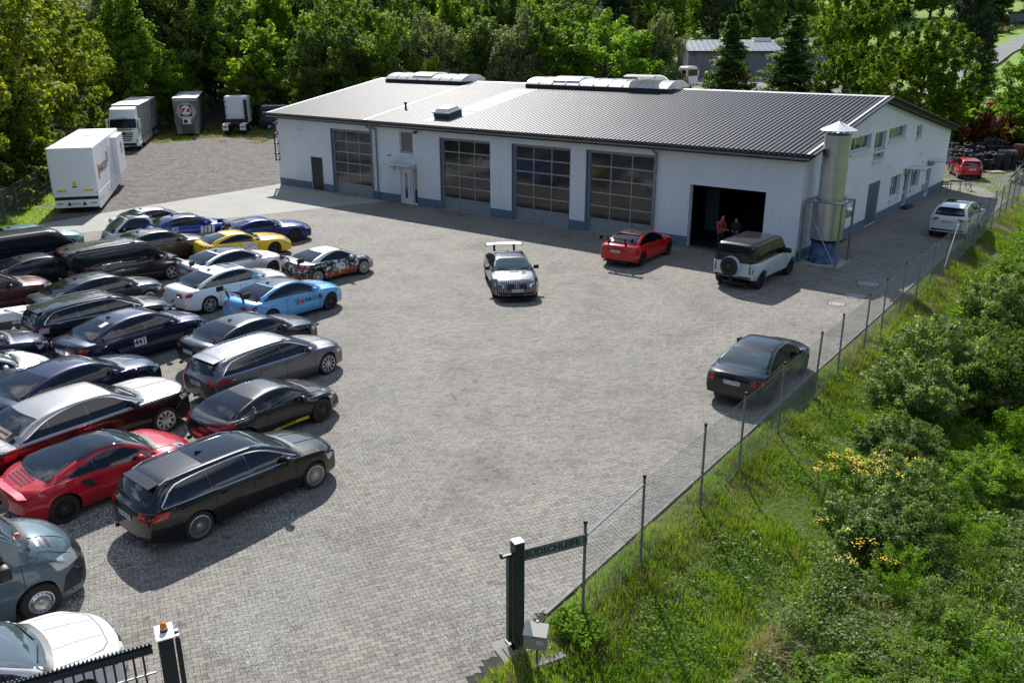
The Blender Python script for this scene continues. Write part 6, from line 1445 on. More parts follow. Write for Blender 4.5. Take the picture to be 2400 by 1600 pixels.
# white lorry with silver box trailer: origin at front centre, x = forward (towards the camera)
def cab(name, loc, rot, label, m1, m2, green=False):
    c = empty(name, loc, rot, label, 'lorry'); return c
t2 = empty('box_lorry', (-36.5, 83.4, 0), R(-75.0), 'white lorry facing the camera with green stripe and long silver box trailer', 'lorry')
prof = [(-2.3, .55), (0.0, .45), (.02, .95), (-.02, 1.75), (-.10, 2.05), (-.38, 2.95), (-.50, 3.35), (-.75, 3.78), (-1.1, 3.88), (-2.3, 3.92)]
mb = MB(); n = len(prof); hw = [1.22]*5 + [1.18, 1.18, 1.12, 1.08, 1.08]
vs = [(x, -w, z) for (x, z), w in zip(prof, hw)] + [(x, w, z) for (x, z), w in zip(prof, hw)]
vs += [(x + .10, -w*.72, z) for (x, z), w in zip(prof, hw)] + [(x + .10, w*.72, z) for (x, z), w in zip(prof, hw)]
fs_ = []
for i in range(n - 1): fs_ += [(i, i+1, 2*n+i+1, 2*n+i), (2*n+i, 2*n+i+1, 3*n+i+1, 3*n+i), (3*n+i, 3*n+i+1, n+i+1, n+i)]
fs_ += [tuple(range(n-1, -1, -1)), tuple(range(n, 2*n))]
mb.add(vs, fs_); mb.obj('cab_body', [m_tw], t2, ang=35)
mb = MB(); mb.add([(-.055, -1.06, 2.12), (-.055, 1.06, 2.12), (-.30, 1.02, 2.92), (-.30, -1.02, 2.92)], [(0, 1, 2, 3)]); mb.add([(.075, -.80, 2.12), (.075, .80, 2.12), (-.19, .78, 2.92), (-.19, -.78, 2.92)], [(0, 1, 2, 3)]); 
mb.add([(.07, -.82, 2.11), (-.05, -1.16, 2.11), (-.32, -1.12, 2.93), (-.20, -.80, 2.93)], [(0, 3, 2, 1)]); mb.add([(.07, .82, 2.11), (-.05, 1.16, 2.11), (-.32, 1.12, 2.93), (-.20, .80, 2.93)], [(0, 1, 2, 3)])
mb.obj('windscreen', [M_['glass']], t2)
mb = MB(); mb.bar((-.12, -1.2, 2.98), (-.12, 1.2, 2.98), .10, .30); mb.obj('sun_visor', [m_tw], t2)
for k, z in enumerate((.95, 1.12, 1.29, 1.46, 1.63)):
    mb = MB(); w = .62 + .05 * k; mb.box(.10, .135, -w, w, z, z + .085); mb.obj('grille_slat', [M_['black']], t2)
mb = MB(); mb.tube((.10, 0, 1.60), (.17, 0, 1.60), .17, 20); mb.obj('round_badge', [M_['black']], t2); 
mb = MB()
for k in range(3): a = math.pi/2 + k*2*math.pi/3; mb.bar((.175, 0, 1.60), (.175, .15*math.cos(a), 1.60 + .15*math.sin(a)), .03)
mb.obj('star_emblem', [M_['chrome']], t2)
mb = MB(); mb.box(.06, .15, -1.0, 1.0, .50, .74); mb.obj('bumper_intake', [M_['black']], t2)
for s_ in (-1, 1):
    mb = MB(); mb.box(.0, .10, s_*1.0 - .17, s_*1.0 + .17, .82, 1.08); mb.obj('headlight', [M_['lampw']], t2)
    mb = MB(); mb.bbox(-.25, -.05, s_*1.42 - .10, s_*1.42 + .10, 2.1, 2.95, .03); mb.bar((-.2, s_*1.2, 2.8), (-.2, s_*1.4, 2.8), .05); mb.obj('mirror', [m_tw], t2)
    mb = MB(); mb.box(-1.35, -.45, s_*1.215 - .01, s_*1.215 + .01, 1.95, 2.75); mb.obj('side_window', [M_['glass']], t2)
mgreen = mat('print_green', (.08, .33, .04), .4)
mb = MB(); mb.box(.085, .105, -.75, .75, 1.93, 2.02); mb.obj('green_stripe', [mgreen], t2)
mb = MB(); mb.add([(-.3, -1.235, 1.2), (-.3, -1.235, 1.75), (-1.6, -1.235, 2.0), (-1.2, -1.235, 1.6)], [(0, 3, 2, 1)]); mb.add([(-.3, 1.235, 1.2), (-.3, 1.235, 1.75), (-1.6, 1.235, 2.0), (-1.2, 1.235, 1.6)], [(0, 1, 2, 3)]); mb.obj('green_side_stripe', [mgreen], t2)
flat_text('ACTROS', .17, plane_M((.06, 0, 2.98), (0, 1, 0), (0, 0, 1)), [M_['ink']], t2, 'visor_lettering')
o = link('number_plate', plate_mesh('W AT 900', .5, .12), t2, None, (.165, 0, .40), (0, 0, math.pi)); o.scale = (1, -1, 1)
mb = MB(); mb.bbox(-16.2, -2.75, -1.25, 1.25, 1.15, 4.02, .04); mb.obj('trailer_box', [m_ts], t2)
mb = MB(); mb.box(-16.19, -2.76, -1.24, 1.24, 4.021, 4.04); mb.obj('trailer_roof', [m_tw], t2)
mb = MB(); mb.box(-16.1, -1.6, -1.05, 1.05, .62, 1.13); mb.obj('chassis', [M_['black']], t2)
for x in (-5.6, -8.2, -11.0, -13.6):
    for y in (1.262, -1.262): mb = MB(); mb.box(x, x + .03, y - .006, y + .006, 1.2, 3.98); mb.obj('panel_joint', [M_['gunmetal']], t2)
for (x0, x1) in ((-4.6, -2.9), (-7.6, -5.0), (-10.2, -8.0)):
    mb = MB(); mb.box(x0, x1, 1.16, 1.24, .42, 1.08); mb.obj('side_box', [m_ts], t2)
for x in (-1.35, -4.9, -12.4, -13.7, -15.0):
    for y in (-1.05, 1.05): big_wheel(t2, x, y, .52 if x > -6 else .48)
for (s, x, z, sz) in (('MOTION', -12.8, 3.45, .42), ('WWW', -5.0, 1.55, .25), ('RACING', -9.0, 1.5, .22)):
    flat_text(s, sz, plane_M((x, 1.268, z), (-1, 0, 0), (0, 0, 1)), [M_['gunmetal']], t2, 'trailer_lettering')
# grey trailer seen from behind with round red Z badge ; x = away from the camera
t3 = empty('box_trailer', (-35.4, 97.0, 0), R(106.0), 'dark grey box trailer seen from behind with big round red Z badge', 'trailer')
mb = MB(); mb.bbox(0, 13.4, -1.27, 1.27, 1.20, 4.0, .03); mb.obj('box_body', [m_tg], t3)
mb = MB(); mb.box(.0, 13.4, -1.28, 1.28, 4.001, 4.04); mb.obj('roof_sheet', [m_tw], t3)
mb = MB(); mb.box(-.02, .01, -1.27, 1.27, 3.68, 3.98); mb.obj('top_rail', [m_ts], t3)
for y in (-1.1, 1.1): mb = MB(); mb.box(-.035, -.02, y - .15, y + .15, 3.80, 3.88); mb.obj('top_lamp', [M_['lampr']], t3)
mb = MB(); mb.box(.05, 13.0, -1.15, 1.15, .28, 1.19); mb.obj('underframe', [worn('dusty_grey', (.10, .10, .085), .8)], t3)
for (y0, y1) in ((-1.15, -.7), (.65, 1.15)): mb = MB(); mb.box(-.0, .05, y0, y1, .22, 1.18); mb.obj('rear_flap', [worn('dusty_panel', (.20, .19, .16), .7)], t3)
def disc(y, z, r, x, m, nm, n=32, seg=None):
    mb = MB(); P = [(y + r*math.cos(2*math.pi*i/n), z + r*math.sin(2*math.pi*i/n)) for i in range(n)]; mb.add([(x, a, b) for a, b in P], [tuple(range(n-1, -1, -1))]); return mb.obj(nm, [m], t3)
disc(-.03, 2.62, .98, -.008, m_ts, 'badge_backdrop'); mb = MB(); mb.box(-.014, -.009, -.58, .58, 2.10, 3.28); mb.obj('badge_square', [M_['ink']], t3)
disc(0, 2.72, .53, -.018, M_['white'], 'badge_ring'); disc(0, 2.72, .45, -.022, M_['redprint'], 'badge_disc')
MZ = plane_M((-.026, 0, 2.72), (0, -1, 0), (0, 0, 1)); flat_text('Z', .74, MZ, [M_['white']], t3, 'badge_letter', .06)
flat_text('Zermatt', .20, plane_M((-.03, 0, 2.0), (0, -1, 0), (0, 0, 1)), [M_['white']], t3, 'badge_lettering', .03)
mb = MB(); mb.bbox(-.35, -.02, -.42, .42, 1.32, 1.88, .03); o = mb.obj('air_conditioner', [M_['white']], t3)
mb = MB(); mb.tube((-.36, .12, 1.6), (-.352, .12, 1.6), .21, 20); mb.obj('fan_grille', [M_['black']], o)
for y in (-1.0, 1.0): big_wheel(t3, 2.2, y, .48, .3, 'gunmetal'); big_wheel(t3, 3.5, y, .48, .3, 'gunmetal')
# white tractor unit seen from behind ; x = away from the camera
t4 = empty('tractor_unit', (-30.6, 97.8, 0), R(98.0), 'white tractor unit without trailer seen from behind beside the grey trailer', 'lorry')
mb = MB(); mb.bbox(2.7, 5.1, -1.25, 1.25, 1.15, 4.0, .10); mb.obj('cab_body', [m_tw], t4)
mb = MB(); mb.box(2.66, 2.70, -.95, .80, 1.7, 3.7); mb.obj('rear_panel', [m_tw], t4)
mb = MB(); mb.box(2.45, 2.68, -1.20, -.86, 1.2, 3.65); mb.obj('air_duct', [M_['black']], t4)
for z in (1.9, 2.8, 3.4): mb = MB(); mb.box(2.5, 2.72, .98, 1.25, z, z + .06); mb.obj('hinge', [M_['black']], t4)
for s_ in (-1, 1): mb = MB(); mb.bbox(4.5, 4.7, s_*1.42 - .1, s_*1.42 + .1, 1.9, 2.8, .03); mb.bar((4.6, s_*1.2, 2.6), (4.6, s_*1.4, 2.6), .05); mb.obj('mirror', [M_['gunmetal']], t4)
mb = MB(); mb.box(.1, 5.6, -.45, -.36, .85, 1.10); mb.box(.1, 5.6, .36, .45, .85, 1.10); tag(mb.obj('chassis_rails', [M_['black']], t4), kind='stuff')
mb = MB(); mb.box(2.1, 2.64, -1.15, 1.15, .5, 1.55); mb.obj('equipment_bay', [M_['black']], t4)
mb = MB(); mb.tube((1.3, 0, 1.15), (1.3, 0, 1.24), .42, 20); mb.obj('fifth_wheel', [M_['black']], t4)
for s_ in (-1, 1):
    mb = MB(); mb.bbox(.0, 2.0, s_*.93 - .30, s_*.93 + .30, 1.08, 1.20, .02); mb.box(-.02, .05, s_*.93 - .30, s_*.93 + .30, .55, 1.18); mb.obj('mudguard', [m_tw], t4)
    mb = MB(); mb.box(-.045, -.02, s_*.93 - .22, s_*.93 + .22, .82, .98); mb.obj('taillight', [M_['lampr']], t4)
    big_wheel(t4, 1.0, s_ * .93, .5, .5, 'gunmetal'); big_wheel(t4, 4.2, s_ * 1.02, .5)
# dark van behind the workshop
C = ctype('SPRINT', SPRINT)
r = place_car(C, (-26.6, 105.0), 3, 'dark blue high van with white roof rack half hidden behind the workshop roof', None, paint('paint_slate_blue', (.03, .042, .06), .1), 'panel_van', 'van', None, 'steel')
mb = MB(); mb.box(-2.6, .4, -.70, .70, 2.66, 2.74); mb.obj('roof_rack', [M_['white']], r)
decal(C, r, 'van_lettering', lambda mb: decal_text(C, mb, 'SPRINT', .22, (-2.0, 1.95), 'R', off=.012, bold=.03), [M_['white']])
# ------------------------------------------------------------------ wire fence on the right
m_post = worn('galvanised_post', (.20, .21, .215), .5, .2, 5, .4); m_wire = mat('fence_wire', (.26, .27, .27), .5, .4)
wf = empty('wire_fence', (0, 0, 0), 0, 'tall wire mesh fence on thin grey posts between the paved yard and the overgrown bank', 'fence')
TS = [0, 2.2, 5.0, 7.2, 9.9, 12.8, 15.1, 18.0, 20.2] + [22.9 + 2.55 * i for i in range(13)]
def fp(t, s=0, z=0): return Vector((FX + FD[0]*t + FN[0]*s, FY + FD[1]*t + FN[1]*s, z))
random.seed(12)
for i, t in enumerate(TS):
    mb = MB(); lean = Vector((random.uniform(-.03, .03), random.uniform(-.03, .03), 0)); H = 2.0 + random.uniform(-.05, .05)
    a = fp(t, 0, -.5); b = fp(t, 0, H) + lean; mb.tube(a, b, .029, 8); o = mb.obj('fence_post', [m_post], wf, ang=50)
    mb = MB(); mb.tube(b - Vector((0, 0, .05)), b + Vector((0, 0, .015)), .036, 8); mb.obj('post_cap', [M_['black']], o)
mb = MB(); mb.tube(fp(0, 0, 1.72), fp(2.2, 0, 1.80), .021, 6); mb.obj('brace_rail', [m_gal], wf)
mb = MB(); mb.tube(fp(TS[12], .02, .15), fp(TS[12] + 1.9, .02, 1.95), .021, 6); mb.obj('brace_rail', [m_gal], wf)
def diamond(mb, t0, t1, z0, z1, s=.07, r=.0016):
    n = int((t1 - t0) / s); h = z1 - z0
    for k in range(-int(h / s), n + 1):
        for d in (1, -1):
            ta, tb = t0 + k * s, t0 + k * s + h
            za, zb = (z0, z1)
            if ta < t0: za = z0 + (t0 - ta); ta = t0
            if tb > t1: zb = z1 - (tb - t1); tb = t1
            if tb <= ta: continue
            if d < 0: za, zb = z1 - (za - z0), z1 - (zb - z0)
            a, b = fp(ta, .028, za), fp(tb, .028, zb); dd = Vector((FN[0], FN[1], 0)) * r; uu = Vector((FD[0], FD[1], 1 if d < 0 else -1)).normalized() * r
            mb.add([a - uu, a + dd * 1.2, a + uu, b - uu, b + dd * 1.2, b + uu], [(0, 1, 4, 3), (1, 2, 5, 4), (2, 0, 3, 5)])
for a, b in zip(TS[:-1], TS[1:]):
    mb = MB(); diamond(mb, a, b, .02, 1.90 if a > 1 else 1.55, .085 if a < 24 else .16, .0024 if a < 24 else .0034); tag(mb.obj('wire_mesh', [m_wire], wf), kind='stuff')
    for z in (.05, .95, 1.90) if a > 1 else (.05,): mb = MB(); mb.tube(fp(a, .03, z), fp((a+b)/2, .03, z - .012), .0035, 4); mb.tube(fp((a+b)/2, .03, z - .012), fp(b, .03, z), .0035, 4); mb.obj('tension_wire', [m_wire], wf)
# gate post, street-name strip, letter box
m_gate = mat('anthracite_gate_steel', (.018, .028, .032), .42)
gp = empty('gate_post', (.09, 12.52, 0), R(27), 'dark grey gate catch post with white cap at the bottom of the wire fence', 'post')
mb = MB(); mb.box(-.09, .09, -.09, .09, .03, 2.04); mb.obj('post', [m_gate], gp)
mb = MB(); mb.box(-.09, .09, -.09, .09, 2.041, 2.055); mb.obj('cap', [m_pvc], gp)
mb = MB(); mb.box(-.17, .17, -.17, .15, .0, .03); mb.obj('base_plate', [m_gate], gp)
mb = MB(); mb.box(-.19, -.12, -.05, .05, .12, 1.80); mb.obj('catch_rail', [m_gate], gp)
mb = MB(); mb.box(-.30, -.09, -.03, .03, 1.80, 1.84); mb.box(-.32, -.29, -.03, .03, 1.80, 1.90); mb.obj('catch_hook', [m_gate], gp)
mb = MB(); mb.box(-.42, .55, -.38, .22, -.25, .002); mb.box(-.05, .62, -.65, -.20, -.5, -.02); mb.obj('footing', [mk], gp)
mb = MB(); mb.box(-.30, .18, -.30, -.02, .002, .03); mb.obj('footing_plate', [mk], gp)
sg = empty('street_name_strip', (.21, 12.62, 1.62), math.atan2(.50, 1.10), 'long grey-green perforated strip lettered with street name and number between gate post and fence', 'sign')
ln_ = 1.21
mb = MB(); mb.box(0, ln_, -.004, .004, -.02, .20); mb.obj('sign_strip', [worn('strip_grey_green', (.20, .24, .225), .6, .1, 3)], sg)
for z in (-.02, .19): mb = MB(); mb.box(0, ln_, -.010, .006, z, z + .012); mb.obj('strip_edge', [m_gate], sg)
flat_text('SÜDSCHLEIFE 5', .125, plane_M((ln_/2, -.008, .085), (1, 0, 0), (0, 0, 1)), [M_['ink']], sg, 'sign_lettering', .03, 1.0)
lb = empty('letter_box', (.40, 11.93, -.32), R(-12), 'beige letter box on a thin grey pole in front of the gate post', 'letter box')
mb = MB(); mb.tube((0, .10, 0), (0, .10, 1.16), .022, 8); mb.obj('pole', [m_post], lb)
mb = MB(); M0 = Matrix.Translation((0, 0, .72)); m_lb = worn('beige_enamel', (.40, .36, .29), .45, .04, 2)
mb.add([(-.19, -.12, .75), (.19, -.12, .75), (.19, .07, .75), (-.19, .07, .75), (-.19, -.12, 1.03), (.19, -.12, 1.03), (.19, .07, 1.12), (-.19, .07, 1.12)], ((0,3,2,1),(0,1,5,4),(1,2,6,5),(2,3,7,6),(3,0,4,7))); mb.obj('box', [m_lb], lb)
mb = MB(); mb.add([(-.20, -.15, 1.025), (.20, -.15, 1.025), (.20, .075, 1.13), (-.20, .075, 1.13), (-.20, -.15, 1.035), (.20, -.15, 1.035), (.20, .075, 1.145), (-.20, .075, 1.145)], ((0,3,2,1),(4,5,6,7),(0,1,5,4),(1,2,6,5),(2,3,7,6),(3,0,4,7))); mb.obj('lid', [mat('beige_lid', (.60, .57, .50), .35)], lb)
mb = MB(); mb.box(.02, .14, -.126, -.121, .86, .93); o = mb.obj('name_label', [M_['plate']], lb)
flat_text('SERVICE', .02, plane_M((.08, -.128, .895), (1, 0, 0), (0, 0, 1)), [M_['ink']], lb, 'label_lettering', .005)
mb = MB(); mb.tube((-.02, -.128, .99), (-.02, -.12, .99), .012, 8); mb.obj('lock', [M_['gunmetal']], lb)
# sliding gate bottom left
GA = R(27.0)
sgp = empty('sliding_gate', (-4.85, 10.08, 0), GA + math.pi, 'black sliding gate with toothed top rail in the bottom left corner', 'gate')
mb = MB(); mb.box(.18, 6.0, -.05, .05, 1.86, 1.95); mb.obj('top_rail', [m_gate], sgp)
mb = MB(); mb.box(.18, 6.0, -.05, .05, .10, .24); mb.obj('bottom_rail', [m_gate], sgp)
mb = MB(); mb.box(.18, 6.0, .03, .05, 1.52, 1.545); mb.obj('light_rail', [m_gal], sgp)
for k in range(42):
    mb = MB(); x = .30 + k * .125; mb.box(x, x + .028, -.014, .014, .24, 1.86); mb.obj('gate_bar', [m_gate], sgp)
mb = MB(); mb.box(.18, 6.0, -.012, .012, 1.951, 1.985); mb.obj('toothed_strip', [m_gate], sgp)
for k in range(110):
    mb = MB(); x = .20 + k * .052; mb.box(x, x + .024, -.012, .012, 1.985, 2.02); mb.obj('tooth', [m_gate], sgp)
gp2 = empty('gate_guide_post', (-4.85, 10.08, 0), GA, 'thick dark gate post with white cap and orange warning lamp', 'post')
mb = MB(); mb.box(-.10, .10, -.13, .13, 0, 2.12); mb.obj('post', [m_gate], gp2)
mb = MB(); mb.box(-.12, .12, -.20, .16, 2.121, 2.14); mb.obj('cap_plate', [m_pvc], gp2)
mb = MB(); mb.box(.125, .19, -.10, .10, 0, 2.02); mb.obj('second_upright', [m_gate], gp2)
mb = MB(); mb.lathe([(.055, 2.14), (.055, 2.165), (.048, 2.17)], 16); mb.obj('lamp_base', [M_['black']], gp2)
mb = MB(); mb.lathe([(.046, 2.165), (.05, 2.20), (.042, 2.25), (.022, 2.275), (.001, 2.28)], 16); mb.obj('orange_lamp', [M_['orange']], gp2, smooth=True)
mb = MB(); mb.tube((.16, -.06, 2.02), (.16, -.06, 2.06), .028, 8); mb.tube((.16, .06, 2.02), (.16, .06, 2.06), .028, 8); tag(mb.obj('guide_rollers', [m_gal], gp2), kind='stuff')
# rod-panel fences at the left and behind the lorries
m_green = mat('dark_green_fence', (.018, .035, .028), .5)
def panel_fence(name, pts, label, H=1.9, step=2.5, mt=None):
    f = empty(name, (0, 0, 0), 0, label, 'fence'); mt = mt or m_green
    for (xa, ya), (xb, yb) in zip(pts[:-1], pts[1:]):
        Lg = math.hypot(xb-xa, yb-ya); n = max(1, round(Lg / step)); a = math.atan2(yb-ya, xb-xa)
        for i in range(n):
            x, y = lerp(xa, xb, i / n), lerp(ya, yb, i / n); w = Lg / n; zb = tz(x, y)
            mb = MB(); mb.box(-.03, .03, -.025, .025, -.2, H + .06); mb.obj('fence_post', [mt], f, loc=(x, y, zb), rot=(0, 0, a))
            mb = MB()
            for k in range(int(w / .10)): mb.box(.06 + k*.10, .068 + k*.10, -.004, .004, .05, H)
            for z in (.06, .4, .8, 1.2, 1.6, H - .02): mb.box(.04, w - .04, -.008, .008, z, z + .014)
            tag(mb.obj('rod_panel', [mt], f, loc=(x, y, zb), rot=(0, 0, a)), kind='stuff')
    return f
panel_fence('rod_panel_fence', [(x + .4, y) for x, y in LEFTF[:5]], 'dark green rod panel fence below the yellowing maples on the left', mt=m_post)
panel_fence('rod_panel_fence', [(-39, 84.5), (-44.2, 105), (-43.5, 108.5), (-22, 108.5)], 'dark green rod panel fence behind the lorries at the wood edge')
panel_fence('rod_panel_fence', [(44, 86), (50, 92), (54, 84), (56, 70)], 'dark rod panel fence behind the tyre stacks')
# manhole covers
for i, (x, y, r, lab) in enumerate(((15.35, 36.07, .50, 'round manhole cover in the shade beside the stack slab'), (14.11, 34.22, .45, 'round manhole cover with pale centre at the shadow edge'), (12.91, 33.06, .36, 'round manhole cover nearest the camera, pale with a yellow mark'))):
    c = empty('manhole_cover', (x, y, 0), .3, lab, 'manhole cover')
    mb = MB(); mb.lathe([(r, .0), (r, .008), (r*.9, .009)], 32); mb.obj('frame_ring', [M_['gunmetal']], c)
    mb = MB(); mb.lathe([(r*.9, .006), (.001, .006)], 32); mb.obj('cover', [worn('cover_concrete', (.34, .33, .30), .9, .15, 5)], c)
    mb = MB(); mb.lathe([(r*.62, .008), (r*.55, .009)], 32); mb.obj('inner_ring', [M_['gunmetal']], c)
# ------------------------------------------------------------------ people in the gateway
def person(loc, heading, label, joints, radii, edges, m_parts):
    """one continuous body grown over a skeleton"""
    p = empty('person', loc, heading, label, 'person')
    me = bpy.data.meshes.new('body'); me.from_pydata(joints, edges, []); o = bpy.data.objects.new('body', me); COL.objects.link(o); o.parent = p
    sk = o.modifiers.new('skin', 'SKIN'); 
    for v, r in zip(me.skin_vertices[0].data, radii): v.radius = (r, r) if not isinstance(r, tuple) else r
    me.skin_vertices[0].data[0].use_root = True
    ss = o.modifiers.new('sub', 'SUBSURF'); ss.levels = 2; ss.render_levels = 2
    dg = bpy.context.evaluated_depsgraph_get(); m2 = bpy.data.meshes.new_from_object(o.evaluated_get(dg)); bpy.data.objects.remove(o)
    for m, _ in m_parts: m2.materials.append(m)
    for f in m2.polygons:
        c = f.center
        for k, (_, fn) in enumerate(m_parts):
            if fn(c): f.material_index = k
        f.use_smooth = True
    link('body', m2, p); return p
m_skin = mat('skin', (.42, .24, .17), .55); m_jkt = mat('red_jacket', (.45, .045, .03), .8); m_dark2 = mat('dark_clothing', (.015, .016, .02), .85); m_hair = mat('brown_hair', (.06, .03, .018), .7)
#          0 pelvis      1 waist       2 chest        3 neck        4 head       5 top        arms 6 shL 7 elL 8 haL  9 shR 10 elR 11 haR  legs 12 hipL 13 knL 14 anL 15 toeL 16 hipR 17 knR 18 anR 19 toeR
def skel(s, bend=.12, armf=.28):
    J = [(0, 0, .95), (0.01, 0, 1.12), (.03, 0, 1.36), (.06, 0, 1.50), (.10, 0, 1.62), (.12, 0, 1.73), (.02, .19, 1.42), (.04, .25, 1.14), (armf, .12, 1.10), (.02, -.19, 1.42), (.04, -.25, 1.14), (armf, -.10, 1.12),
         (0, .10, .88), (.03, .12, .48), (0, .13, .09), (.13, .14, .04), (0, -.10, .88), (.01, -.12, .48), (-.03, -.13, .09), (.10, -.14, .04)]
    return [(x * s, y * s, z * s) for x, y, z in J]
ED = [(0, 1), (1, 2), (2, 3), (3, 4), (4, 5), (2, 6), (6, 7), (7, 8), (2, 9), (9, 10), (10, 11), (0, 12), (12, 13), (13, 14), (14, 15), (0, 16), (16, 17), (17, 18), (18, 19)]
RD = [(.13, .16), (.12, .15), (.13, .19), .055, (.085, .075), .06, .075, .05, .035, .075, .05, .035, .10, .065, .045, .04, .10, .065, .045, .04]
def face(p, s, hair, bald):
    mb = MB(); c = Vector((.115*s, 0, 1.665*s))
    for y in (-.032, .032): mb.box(c.x + .072, c.x + .082, y - .012, y + .012, c.z + .005, c.z + .016)
    mb.obj('eyes', [M_['ink']], p)['kind'] = 'stuff'
    mb = MB(); mb.add([c + Vector(q) for q in ((.075, -.012, -.02), (.075, .012, -.02), (.10, 0, -.018), (.075, 0, .02))], ((0,1,2),(1,3,2),(3,0,2))); mb.obj('nose', [m_skin], p)
    mb = MB(); mb.box(c.x + .068, c.x + .078, -.022, .022, c.z - .048, c.z - .040); mb.obj('mouth', [mat('lips', (.30, .10, .08), .6)], p)
    for y in (-1, 1): mb = MB(); mb.bbox(c.x - .02, c.x + .02, y*.078 - .008, y*.078 + .008, c.z - .03, c.z + .03, .006); mb.obj('ear', [m_skin], p)
    if hair:
        mb = MB(); M = Matrix.Translation(c + Vector((-.018, 0, .03))); prof = [(.001, .095), (.06, .078), (.092, .03), (.098, -.04), (.092, -.14), (.085, -.22)]
        vs = []; n = 14
        for r, h in prof:
            for i in range(n): t = math.radians(55) + math.radians(250) * i / (n - 1); vs.append(M @ Vector((r * math.cos(t), r * math.sin(t), h)))
        mb.add(vs, [(a*n+i, a*n+i+1, a*n+n+i+1, a*n+n+i) for a in range(len(prof)-1) for i in range(n-1)]); mb.obj('hair', [m_hair], p, smooth=True)
def hands(p, pts, s):
    for (hx, hy, hz, sd) in pts:
        mb = MB(); mb.bbox(hx*s, hx*s + .085, hy*s - .040, hy*s + .040, hz*s - .02, hz*s + .012, .012)
        for k, ln in enumerate((.062, .072, .068, .05)):
            y = hy*s - .031 + .0205*k; a = Vector((hx*s + .08, y, hz*s - .004)); b = a + Vector((ln*.6, 0, -.012)); c_ = b + Vector((ln*.35, 0, -.028)); mb.tube(a, b, .009, 6); mb.tube(b, c_, .008, 6, r2=.006)
        a = Vector((hx*s + .03, hy*s + sd*.038, hz*s)); b = a + Vector((.03, sd*.022, .012)); mb.tube(a, b, .011, 6); mb.tube(b, b + Vector((.03, -sd*.004, .0)), .009, 6)
        tag(mb.obj('hand', [m_skin], p), kind='stuff')
s = 1.06
P1_ = person((10.25, 42.0, 0), R(-60), 'bald man in a bright red jacket standing in the open gateway', skel(s), RD, ED, [(m_dark2, lambda c: True), (m_jkt, lambda c: .93*s < c.z < 1.50*s and not (c.x > .115*s and abs(c.y) < .05)), (m_skin, lambda c: c.z > 1.50*s or (c.x > .27*s and 1.0*s < c.z < 1.2*s))])
face(P1_, s, False, True); hands(P1_, [(.28, .12, 1.10, -1), (.28, -.10, 1.12, 1)], s)
s = .96
P2_ = person((11.05, 42.15, 0), R(-118), 'person with long brown hair in dark clothes beside the man in red', skel(s), RD, ED, [(m_dark2, lambda c: True), (m_skin, lambda c: c.z > 1.52*s or (c.x > .27*s and 1.0*s < c.z < 1.2*s))])
face(P2_, s, True, False); hands(P2_, [(.28, .12, 1.10, -1), (.28, -.10, 1.12, 1)], s)
# ------------------------------------------------------------------ back right corner: seats, tyres, pallets, timber
m_fold = mat('black_folding_furniture', (.02, .018, .017), .6)
def bl(x, y, z=0): a = bw(x, y); return (a[0], a[1], z)
def chair(loc, rot, label):
    c = empty('folding_chair', loc, rot, label, 'chair', 'folding chairs by the gable wall')
    mb = MB()
    for k in range(4): mb = MB(); mb.box(-.2, .2, -.18 + .1*k, -.10 + .1*k, .44, .455); mb.obj('seat_slat', [m_fold], c)
    for k in range(3): mb = MB(); mb.box(-.2, .2, .20 + .01*k, .22 + .01*k, .62 + .1*k, .69 + .1*k); mb.obj('back_slat', [m_fold], c)
    for x in (-.21, .21):
        mb = MB(); mb.bar((x, -.20, 0), (x, .24, .90), .02, .03); mb.obj('leg', [m_fold], c)
        mb = MB(); mb.bar((x, .22, 0), (x, -.18, .46), .02, .03); mb.obj('leg', [m_fold], c)
chair(bl(.75, 25.3), BT + R(200), 'black folding chair nearest the camera by the gable wall'); chair(bl(1.7, 27.9), BT + R(150), 'black folding chair on the far side of the small slatted table')
c = empty('folding_table', bl(1.15, 26.75), BT, 'small slatted dark folding table by the gable wall', 'table')
for k in range(7): mb = MB(); mb.box(-.42, .42, -.36 + .105*k, -.27 + .105*k, .72, .74); mb.obj('table_slat', [m_fold], c)
for x in (-.3, .3):
    mb = MB(); mb.bar((x, -.35, 0), (x, .3, .71), .03); mb.obj('leg', [m_fold], c); mb = MB(); mb.bar((x, .35, 0), (x, -.3, .71), .03); mb.obj('leg', [m_fold], c)
mb = MB(); P = [(math.cos(a) * .17, 0, .17 * math.sin(a)) for a in [i * math.pi / 8 for i in range(17)]]; mb.path(P, .02, 6); o = mb.obj('hose_coil', [M_['black']]); o.location = bl(.06, 22.4, .75); o.rotation_euler = (0, 0, BT + math.pi/2); tag(o, 'black hose coiled on the gable wall by the far door', 'hose')
tm = MB(); tm.lathe([(.19, .0), (.30, .0), (.325, .03), (.325, .17), (.30, .20), (.19, .20), (.20, .17), (.26, .10), (.20, .03)], 16, close=True); tyre_me = tm.mesh('tyre', [M_['rubber']], ang=35)
random.seed(8); sp = []
for gx in range(9):
    for gy in range(5):
        x = 35.6 + gx * .74 + random.uniform(-.06, .06) + (gy % 2) * .3 + gy * .35; y = 70.6 + gy * .78 + gx * .10 + random.uniform(-.06, .06)
        sp.append((x, y, 4 + gy + random.randint(-1, 2) if gx > 0 else 5 + gy))
for (x, y, n) in sp:
    for k in range(n):
        o = link('tyre', tyre_me); o.location = (x + random.uniform(-.03, .03), y + random.uniform(-.03, .03), k * .203); o.scale = (1, 1, 1)
        if k == n - 1 and random.random() < .25: o.rotation_euler = (random.uniform(.1, .35), random.uniform(-.2, .2), 0); o.location.z += .06
        tag(o, 'worn black tyre in the tall stacks behind the red hatchback', 'tyre', 'tyres stacked behind the red hatchback')
